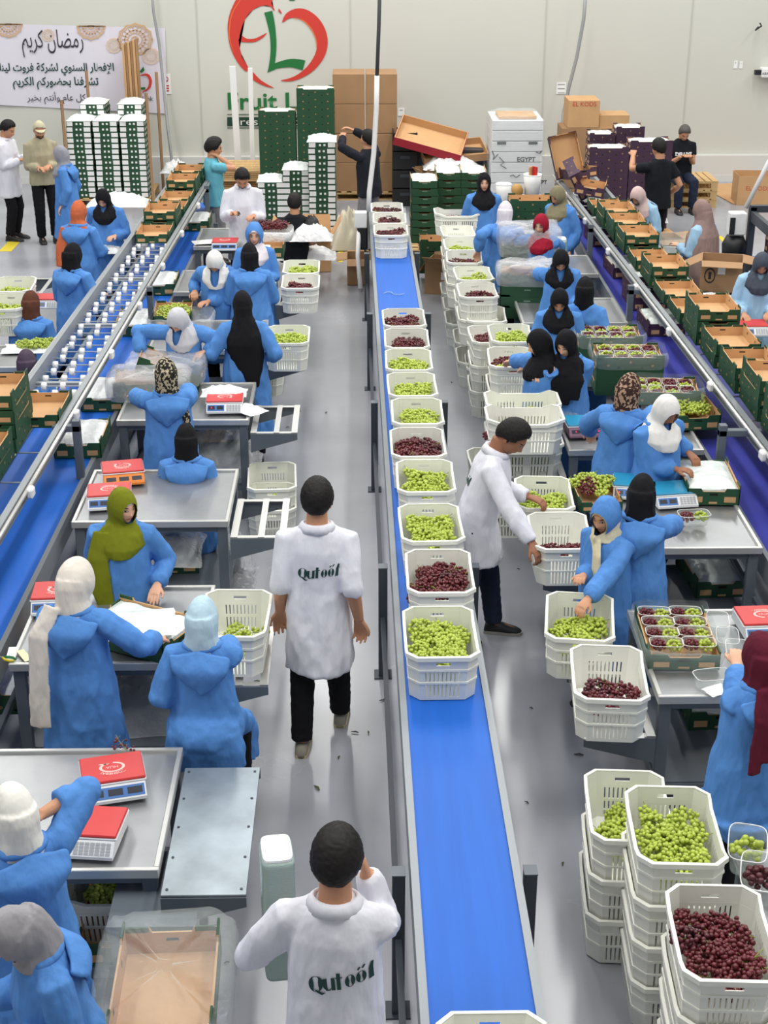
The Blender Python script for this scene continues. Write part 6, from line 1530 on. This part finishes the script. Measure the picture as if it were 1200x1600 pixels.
a.add([(-.135, -.1925, .14), (-.105, -.1925, .14), (-.105, -.1925, .22), (-.135, -.1925, .22)], [(0, 1, 2, 3)]); a.build('round_mark', M_BLACK, kb_); a = MB(); a.add([(-.04, -.1925, .2), (.04, -.1925, .2), (.04, -.1925, .29), (-.04, -.1925, .29)], [(0, 1, 2, 3)]); a.build('shipping_label', M_PAPER, kb_)
# outer right tables
table('outer right table holding the brown box with round mark', 3.95, 4.75, q.y - .45, q.y + .6); table('outer right table before the person in dark grey scarf', 4.0, 5.0, 11.9, 12.8); table('outer right table by the pale pink scarf person', 3.6, 4.3, 16.8, 17.4)
scale_px(1172, 520, R(0), 'scale with lit pink display on the outer right table', lit=1, text=False); rag('plastic_heap', 'crumpled white plastic on the outer table below the brown box', 'plastic', at(1105, 468, .86), (.7, .3), M_BAGW, 99, puff=.05); fill(at(1195, 492, .85), 0, 'r', 'heap by the dark grey scarf person', fillz=.0, nx=2, ny=1, area=(.25, .1), heap=.02)
o_ = open_box('clear_crate', 'clear plastic box beside the taupe veiled person', (.35, .3, .25), at(1055, 400, .86), 0, M_PUNNET, (None,) * 4); ob = open_box('cardboard_box', 'kraft box with splayed flaps by the pale pink scarf person', (.4, .4, .4), (at(1040, 370, .5).x, at(1040, 370, .5).y, .1), R(10), M_KRAFT, (100, 85, 95, 85)); rag('white_bags', 'white bag stuffed into the kraft box with splayed flaps', 'plastic bag', at(1022, 345, .62), (.35, .3), M_BAGW, 101, puff=.14)
# outer right line
OR = belt_conveyor('outer right belt conveyor with dark steel frame at the picture edge', lambda y: 4.75, lambda y: 5.4, 10.5, 17.2, .78, M_BELT, (11.0, 14.4, 17.0))
fr = thing('drive_gantry', 'dark upright gantry with red and dark drive over the outer right line', 'frame', (4.68, 17.1, 0))
for dx in (0, .85): a = MB(); a.box((dx, 0, .70), (.08, .08, 1.40)); a.build('upright', M_DARKP, fr)
a = MB(); a.box((.42, 0, 1.38), (.9, .08, .08)); a.build('cross_beam', M_DARKP, fr); a = MB(); a.box((0, -2.0, 1.30), (.06, 4.0, .12)); a.build('side_beam', M_DARKP, fr); a = MB(); a.bbox((-.19, -.05, 1.22), (.2, .16, .26), .01); cbx = a.build('control_box', M_WHITE, fr); a = MB(); a.box((-.26, -.135, 1.2), (.06, .02, .2)); a.build('wire_bunch', M_BLACK, cbx); a = MB(); a.tube([(-.18, 0, 1.06), (-.18, 0, .95), (-.18, 0, .72)], [.10, .15, .13], 16); a.build('drive_motor', M_BLACK, fr, True)
for k in range(2): carton((5.15, 16.4 - .7 * k, 1.38), 0, 'dark tray of red grapes on the outer right frame, %s' % ('farther', 'nearer')[k], None, 'green', name='fruit_carton'); fill((5.15, 16.4 - .7 * k, 1.4), 0, 'r', 'dark tray on the outer right frame, %s' % ('farther', 'nearer')[k], fillz=.03, nx=2, ny=3, heap=.02, sub=1)
for k in range(3): carton((5.1, 16.7, .80 + .125 * k), R(90), 'purple carton under the outer right frame, %s' % ('lowest', 'middle', 'topmost')[k], None, 'purple')
cable('white conduit slanting down to the outer right frame at the edge', [aty(1216, 230, 16.9), aty(1200, 255, 16.9), aty(1165, 325, 16.9)], .028, M_WHITE, 'cable_conduit', 'conduit')
# left edge: second packing row outside the left line
table('outer left table carrying two crates of green grapes', -4.9, -3.5, 14.4, 15.35); table('outer left table with a tray of pale green grapes', -4.2, -3.15, 12.8, 13.5); table('far outer left table by the orange scarf person', -3.3, -2.75, 17.3, 18.0)
p = crate_px(28, 432, 1.13, R(3), 'farther white crate of green grapes at the left edge'); fill(p, 0, 'g', 'farther crate at the left edge', fillz=.10, nx=2, ny=2, heap=.04); p = crate_px(17, 458, 1.13, R(3), 'nearer white crate of green grapes at the left edge'); fill(p, 0, 'g', 'nearer crate at the left edge', fillz=.10, nx=2, ny=2, heap=.04)
scale_px(75, 478, 0, 'red-topped scale with blue panel before the brown scarf person', lit=0, text=False); rag('film_sheet', 'film sheet with pale grapes on the outer left table', 'film', at(55, 545, .86), (.6, .3), M_FILM, 103, puff=.03); fill(at(60, 545, .86), 0, 'g', 'film on the outer left table', fillz=.0, nx=3, ny=1, area=(.3, .1), heap=.01)
rag('film_sheet', 'white film by the orange scarf person\'s hands', 'film', at(170, 392, .86), (.35, .3), M_FILM, 105, puff=.05); rag('film_sheet', 'white film heap behind the person in black scarf far left', 'film', at(185, 318, 1.0), (.8, .5), M_FILM, 107, puff=.12)
rest = side_bracket('empty barred rest at the far left beyond the black scarf person', -3.8, -3.35, 15.6, 16.3, .78)
tp = at(262, 300, .3); rag('red_white_bag', 'white bag with red corners behind the far left cartons', 'plastic bag', (tp.x, tp.y + 1.2, .4), (.5, .3), M_BAGW, 109, puff=.15)
eo = thing('packing_machine', 'dark steel machine post at the far left picture edge', 'frame', (-5.0, 17.0, 0)); a = MB(); a.box((0, 0, .6), (.08, .08, 1.2)); a.build('upright', M_DARKP, eo); a = MB(); a.box((.05, -.3, .75), (.3, .3, .25)); a.build('drive_box', M_BLACK, eo)
# marks and litter on the floor
for i, (px, py, w_, h_) in enumerate(((15, 385, .18, .6), (672, 402, .7, .07), (532, 400, .07, .7), (1130, 375, .07, .5))): q = at(px, py, .002); a = MB(); a.box((0, 0, .002), (w_, h_, .003)); tag(a.build('floor_mark', M_YELLOW, None, loc=(q.x, q.y, 0)), 'yellow paint mark on the floor %s' % ('at the far left', 'below the empty pallet beside the belt', 'left of the belt motor', 'near the taupe veiled person')[i], 'floor mark')
LEAF = mat('leaf_litter', (70, 84, 44)); DK = mat('dark_litter', (44, 40, 36))
rl_ = random.Random(8)
for i, (px, py) in enumerate(((930, 1448), (938, 1465), (823, 1255), (495, 1232), (555, 1145), (402, 1065), (1028, 1597), (830, 1107), (810, 890), (510, 645), (705, 598), (530, 1184), (355, 1505), (450, 668), (385, 690), (715, 510), (600, 1095), (575, 1145), (905, 1180), (880, 1350))):
    q = at(px, py, .004); a = MB(); s = rl_.uniform(.012, .028); a.tube([(0, -s, .004), (.004, 0, .008), (.002, s * 1.2, .004)], [(.003, .002), (s * .4, .003), (.002, .002)], 8)
    tag(a.build('leaf_scrap', LEAF if i % 2 else DK, None, True, loc=q, rz=rl_.uniform(0, 3)), 'small %s scrap fallen on the grey floor' % ('green' if i % 2 else 'dark'), 'litter', '%s scraps on the floor' % ('green' if i % 2 else 'dark'))
a = MB(); a.tube([(0, 0, .01), (.03, .06, .012), (.08, .05, .012), (.10, -.03, .012), (.17, -.06, .012), (.22, -.02, .012)], .004, 6); tag(a.build('grape_stalk', mat('stalk_pale', (160, 190, 200)), None, True, loc=at(600, 460, .862)), 'bare grape stalk lying on the blue belt', 'stalk')
# ================================================================ PEOPLE
BK = (22, 22, 26); H = lambda a, b: {'l': a, 'r': b}
person('person in white lab coat and black trousers holding a phone, far left', (15, 189), 1.76, -105, hpitch=25, male=True, dress='coat', hair=1, hem=.62, hands=H((-.06, .30, 1.10), (.06, .30, 1.08)), curl=(.8, .8), tone='b', vox=.008)
person('bearded person in beige hoodie and pale cap, hands joined, far left', (61, 190), 1.78, 200, hpitch=22, male=True, dress='hoodie', top='beige', hijab='cap', beard=(46, 36, 30), hands=H((-.04, .28, 1.02), (.06, .27, 1.0)), tone='b', vox=.008, hem=.80)
person('person in grey scarf and blue gown facing the two people, far left', (93, 228), 1.6, 85, hijab='wrap', hjcol=(150, 150, 158), tone='a', vox=.008)
person('person in orange scarf and blue gown seen from behind', (122, 314), 1.62, -15, hijab='wrap', hjcol=(196, 104, 68), hood=True, hands=H((-.1, .35, .98), (.15, .35, .98)), tails=[[(-.12, -.08, 1.36, .07), (-.17, -.14, 1.15, .075), (-.18, -.17, .92, .07)]], vox=.008)
person('person in black scarf and blue gown packing beside the left roller line, facing us', (158, 298), 1.6, 175, hpitch=35, hijab='wrap', hjcol=BK, hands=H(W_(178, 378, .98), W_(150, 372, .98)), vox=.008)
person('person in black scarf and long blue gown, back turned, left of the bare wheels', (113, 380), 1.6, -25, hijab='tuck', hjcol=BK, hands=H((-.15, .34, 1.0), (.15, .34, 1.0)), vox=.008)
person('person in brown scarf and blue gown sitting with back turned, left edge', (47, 455), 1.6, -5, hijab='tuck', hjcol=(92, 56, 42), sit=.42, hands=H((-.1, .24, .58), (.1, .24, .58)), vox=.008)
person('person in blue gown cut by the left picture edge beside the pale grapes', (-28, 492), 1.6, -60, lean=18, hijab='wrap', hjcol=(60, 60, 66), vox=.009)
person('person whose dark purple scarf shows above the tall left carton stack', (40, 547), 1.6, 10, hijab='tuck', hjcol=(78, 66, 82), sit=.40, vox=.009)
person('person in teal shirt resting a hand on the cheek behind the left line', (335, 217), 1.72, -75, male=True, dress='shirt', top='teal', hair=1, hands={'r': (.03, .14, 1.47), 'l': (-.24, .05, .80)}, sleeve=.3, legs='grey', tone='b', vox=.008, extra={'hairh': .02}, poles={'r': (.5, .5, -.7)})
person('bearded person in white lab coat sorting dark grapes at the far table', (378, 267), 1.76, 185, hpitch=38, male=True, dress='coat', hair=1, beard=(36, 28, 24), hands=H((-.10, .30, 1.05), (.12, .32, 1.10)), tone='b', vox=.008)
person('person in black tee crouching before the white panelled tower, back turned', (460, 303), 1.7, 0, male=True, dress='shirt', top='black', hair=1, sit=.38, hands=H((-.1, .22, .56), (.1, .22, .56)), sleeve=.3, tone='b', vox=.008)
person('person in white lace scarf under a raised blue hood, facing us', (397, 350), 1.58, 180, hpitch=8, hijab='wrap', hjcol=(226, 218, 222), hoodup=True, extra={'bulk': .012}, hands=H((-.1, .3, 1.02), (.15, .3, 1.02)), vox=.008)
person('person in black scarf and blue gown with back turned before the far scale', (389, 380), 1.6, 5, hijab='tuck', hjcol=BK, hands=H((-.18, .34, 1.0), (.18, .34, 1.0)), vox=.008, wide=1.08)
person('person in white scarf bending her head over a carton of grapes', (332, 400), 1.6, 175, hpitch=50, lean=6, hijab='wrap', hjcol=(232, 230, 226), hands=H(W_(318, 480, .98), W_(300, 466, 1.02)), curl=(.4, .8), tone='b')
person('person in a long pointed black veil and blue gown, hand raised', (378, 455), 1.62, 8, hijab='point', hjcol=BK, hands={'l': W_(332, 535, 1.12), 'r': (.25, .12, .95)}, curl=(.2, .5), hood=False, hem=.25)
person('person in pale grey scarf looking down at a bagged carton', (270, 490), 1.58, 178, hpitch=45, hyaw=-18, lean=8, hijab='wrap', hjcol=(200, 200, 206), hands=H(W_(322, 562, 1.05), W_(212, 562, 1.05)), under=BK, poles={'l': (-.9, -.2, .1), 'r': (.9, -.2, .1)}, tone='a')
person('person in black and cream leopard scarf and blue gown, back turned', (258, 560), 1.6, 8, hijab='tuck', hjcol=leopard('leopard_grey', (40, 38, 36), (176, 166, 140)), hands=H(W_(190, 606, 1.05), W_(292, 585, 1.05)), poles={'l': (-.9, -.3, -.3), 'r': (.9, -.3, -.2)}, wide=1.08, tails=[[(.09, -.05, 1.36, .035), (.14, -.13, 1.2, .035), (.16, -.16, 1.02, .03)]])
person('person in black scarf sitting low behind the empty steel table, back turned', (290, 663), 1.58, 0, hijab='tuck', hjcol=BK, sit=.40, hands=H((-.1, .24, .56), (.1, .24, .56)), vox=.008)
person('person in olive green scarf leaning on the steel table, facing us', (190, 764), 1.56, 180, hyaw=42, hpitch=8, hijab='wrap', hjcol=(118, 124, 26), hands=H(W_(250, 932, .88), W_(170, 920, .89)), curl=(.15, .7), under=(232, 232, 230), tails=[[(.12, .10, 1.38, .055), (.15, .155, 1.2, .075), (.13, .175, .97, .07), (.10, .17, .82, .05)]], vox=.0048, hood=True)
person('person in cream scarf with a long tail down the back, lining a carton', (118, 876), 1.62, -12, hyaw=-8, hpitch=15, hijab='tuck', hjcol=(226, 218, 206), hands=H(W_(188, 985, 1.0), W_(258, 1003, 1.0)), tails=[[(-.08, -.10, 1.44, .05), (-.14, -.185, 1.28, .06), (-.16, -.20, 1.0, .06), (-.17, -.215, .72, .065)]], poles={'r': (.9, -.5, -.5)}, vox=.0055, extra={'bulk': .030})
person('person in pale blue scarf perched on the galvanised plate, back turned', (315, 934), 1.52, -6, hpitch=12, hijab='tuck', hjcol=(182, 208, 222), sit=.80, hands=H((-.21, .16, .98), W_(352, 990, .98)), poles={'l': (-.3, -.8, -.2)}, feet={'l': (-.1, .40, .26), 'r': (.12, .36, .26)}, vox=.0055, legs='black')
person('person in white scarf touching her ear by the nearest left table', (15, 1228), 1.62, 32, hpitch=10, hijab='tuck', hjcol=(228, 226, 218), hands={'r': (.11, .13, 1.50), 'l': (-.2, .35, 1.0)}, poles={'r': (1, -.25, -.45)}, hem=.50, curl=(.5, .5), tone='b', vox=.0055, extra={'sleever': .82})
person('person in grey scarf at the bottom left corner, head bowed', (-8, 1434), 1.56, 118, hpitch=30, hijab='tuck', hjcol=(150, 148, 152), hands=H((-.1, .3, 1.0), (.15, .3, 1.0)), tone='a', vox=.0055, lean=8)
pw1 = person('person in white lab coat with rolled sleeves walking away down the aisle', (495, 751), 1.76, -4, hpitch=6, male=True, dress='coat', hair=1, hem=.52, sleeve=.58, feet={'l': (-.10, -.14, 0), 'r': (.10, .20, .0)}, hands=H((-.24, .06, .75), (.24, -.02, .75)), poles={'l': (-.05, -1, 0), 'r': (.05, -1, 0)}, shoe='sneaker', tone='b', vox=.005, legs='black', extra={'hairh': .007}, wide=1.0)
back_print(pw1, 'Qutoof', .076, z=1.165, x=.02, tilt=R(5))
pw2 = person('person in white lab coat with short black hair, nearest the camera', (527, 1298), 1.75, -8, hpitch=12, male=True, dress='coat', hair=1, hem=.56, lean=4, hands={'l': (-.20, .30, 1.02), 'r': (.06, .30, 1.40)}, poles={'l': (-.75, -.5, -.45), 'r': (.35, -.4, -.8)}, tone='b', vox=.0045, extra={'hairh': .009}, wide=1.0)
back_print(pw2, 'Qutoof', .078, z=1.15, x=.045, tilt=R(14))
person('person in dark vest reaching up to the brown boxes', (577, 204), 1.74, 50, hpitch=-12, male=True, dress='hoodie', top='dark', hair=1, hands=H((-.12, .42, 1.60), (.10, .44, 1.66)), legs='grey', tone='b', vox=.008, lean=3)
# right side
person('person in black scarf and blue gown facing us beyond the right crates', (757, 270), 1.6, 178, hpitch=4, hijab='wrap', hjcol=BK, vox=.008)
person('person in white patterned scarf and blue gown, back turned, reaching to the crates', (790, 315), 1.6, -12, hijab='tuck', hjcol=(214, 208, 216), hands={'l': W_(742, 400, 1.02), 'r': (.15, .35, 1.05)}, wide=1.12, vox=.008)
person('person in khaki scarf and blue gown looking down beside the right rail', (868, 292), 1.6, 135, hpitch=28, hijab='wrap', hjcol=(134, 126, 100), vox=.008, tone='b')
person('person in dark red scarf opening a frosted bag', (845, 335), 1.58, 155, hpitch=15, hijab='wrap', hjcol=(150, 26, 48), hands=H(W_(858, 378, 1.15), W_(790, 374, 1.15)), tone='a', vox=.007)
person('person in black scarf and blue gown, head bowed behind the bagged carton', (878, 395), 1.58, 178, hpitch=42, hijab='wrap', hjcol=BK, hands=H((-.15, .3, 1.0), W_(835, 425, 1.1)), tone='b', vox=.007)
person('person in black scarf and blue gown looking down, right aisle', (875, 455), 1.58, 172, hpitch=35, hijab='wrap', hjcol=BK, hands=H((-.15, .28, .95), (.15, .3, .95)), tone='b', vox=.007)
person('person in tucked black scarf with back turned beside the grey punnets', (915, 433), 1.58, -12, hijab='tuck', hjcol=BK, hood=False, vox=.007, wide=1.08)
person('person in black scarf half hidden, reaching into a crate', (838, 516), 1.58, 105, hpitch=20, hijab='wrap', hjcol=BK, hands={'r': W_(775, 566, 1.0), 'l': W_(790, 572, 1.0)}, vox=.007, hood=False)
person('person in wide black scarf cutting green grapes over a crate', (882, 518), 1.6, 158, hyaw=-12, hpitch=26, hijab='wrap', hjcol=BK, hands=H(W_(862, 606, 1.08), W_(832, 600, 1.12)), tails=[[(.06, .12, 1.36, .10), (.05, .18, 1.2, .13), (.03, .19, 1.0, .11)], [(-.02, .10, 1.36, .12), (-.06, .17, 1.22, .14), (-.06, .18, 1.06, .1)]], curl=(.9, .9), tone='a', vox=.0055)
person('person in brown leopard scarf and blue gown, back turned at right', (985, 584), 1.62, -32, hijab='tuck', hjcol=leopard('leopard_brown', (58, 40, 34), (168, 140, 118)), hands={'r': W_(1040, 625, 1.05), 'l': W_(918, 680, .95)}, poles={'r': (.9, -.3, .1), 'l': (-.9, -.3, -.2)}, wide=1.1)
person('person in white scarf smoothing the white liner of a carton', (1050, 622), 1.6, 205, hpitch=32, hijab='wrap', hjcol=(234, 232, 228), hands=H(W_(1082, 720, 1.0), W_(1068, 745, 1.0)), tone='c', vox=.0055, wide=.98)
pw3 = person('person in white lab coat and dark jeans gripping a crate', (818, 662), 1.74, -98, lean=14, hpitch=28, hyaw=-8, male=True, dress='coat', hair=1, hem=.62, feet={'l': (-.10, .16, 0), 'r': (.10, -.10, 0)}, hands=H(W_(836, 790, .98), W_(842, 868, .92)), legs='navy', shoe='runner', tone='c', vox=.0048, curl=(.7, .7))
back_print(pw3, 'Qutoof', .072, z=1.165, tilt=R(4))
person('person with a raised blue hood and cream scarf sorting green grapes', (944, 782), 1.50, 130, hpitch=10, hyaw=10, hoodup=True, hijab='tuck', hjcol=(226, 216, 180), tails=[[(.02, .10, 1.40, .05), (-.04, .15, 1.28, .045), (-.06, .18, 1.0, .04)], [(.08, .04, 1.42, .05), (.0, .13, 1.40, .05), (-.09, .03, 1.40, .05)]], hands=H(W_(900, 962, .98), W_(908, 915, 1.0)), tone='b', vox=.0052, lean=4, extra={'bulk': .010})
person('person in black scarf and blue gown with back turned at the wide table', (1005, 742), 1.6, -14, hijab='tuck', hjcol=BK, hands={'r': W_(1070, 810, .95), 'l': (-.2, .35, .95)}, vox=.0055, hem=.2)
person('person in maroon scarf with hanging ends at the right edge, black trousers', (1192, 990), 1.62, 18, hijab='tuck', hjcol=(92, 26, 44), hands=H(W_(1152, 1030, 1.25), W_(1176, 1034, 1.22)), hem=.66, tails=[[(-.06, -.10, 1.42, .05), (-.10, -.17, 1.28, .045), (-.13, -.20, 1.0, .04)], [(-.02, -.11, 1.42, .045), (-.05, -.175, 1.25, .04), (-.07, -.20, 1.06, .035)]], curl=(.8, .8), vox=.0055, wide=1.08)
person('person in black tee seen from behind stacking purple cartons', (1030, 217), 1.76, 25, male=True, dress='shirt', top='black', hair=1, sleeve=.32, hands={'l': W_(985, 240, 1.5), 'r': (.25, .1, .85)}, poles={'l': (-.6, -.3, -.6)}, legs='black', tone='b', vox=.008)
pst = person('person in black tee with white lettering sitting on stacked pallets', (1072, 198), 1.74, 185, hpitch=35, male=True, dress='shirt', top='black', hair='grey', sit=.45, sleeve=.3, hands=H((-.05, .32, .78), (.08, .32, .78)), legs='navy', tone='b', vox=.008)
back_print(pst, 'DELUXE', .07, z=1.2, back=False, color=(225, 225, 225))
person('person in pale pink scarf and pale blue gown leaning over cartons', (993, 295), 1.58, 140, lean=20, hpitch=20, hands=H((-.15, .4, .95), (.15, .4, .95)), hijab='wrap', hjcol=(206, 180, 176), top='pale', tone='b', vox=.008)
person('person covered by a long taupe veil over a pale gown', (1097, 312), 1.62, 48, hijab='khimar', hjcol=(146, 122, 116), top='pale', hood=False, hands=H((-.1, .3, 1.05), (.1, .3, 1.0)), vox=.008)
person('person in dark grey scarf and pale blue gown at the right edge', (1193, 398), 1.6, 172, hpitch=34, hijab='wrap', hjcol=(74, 80, 92), top='pale', hands=H((-.1, .3, .98), (.15, .32, .96)), tone='b', vox=.007)
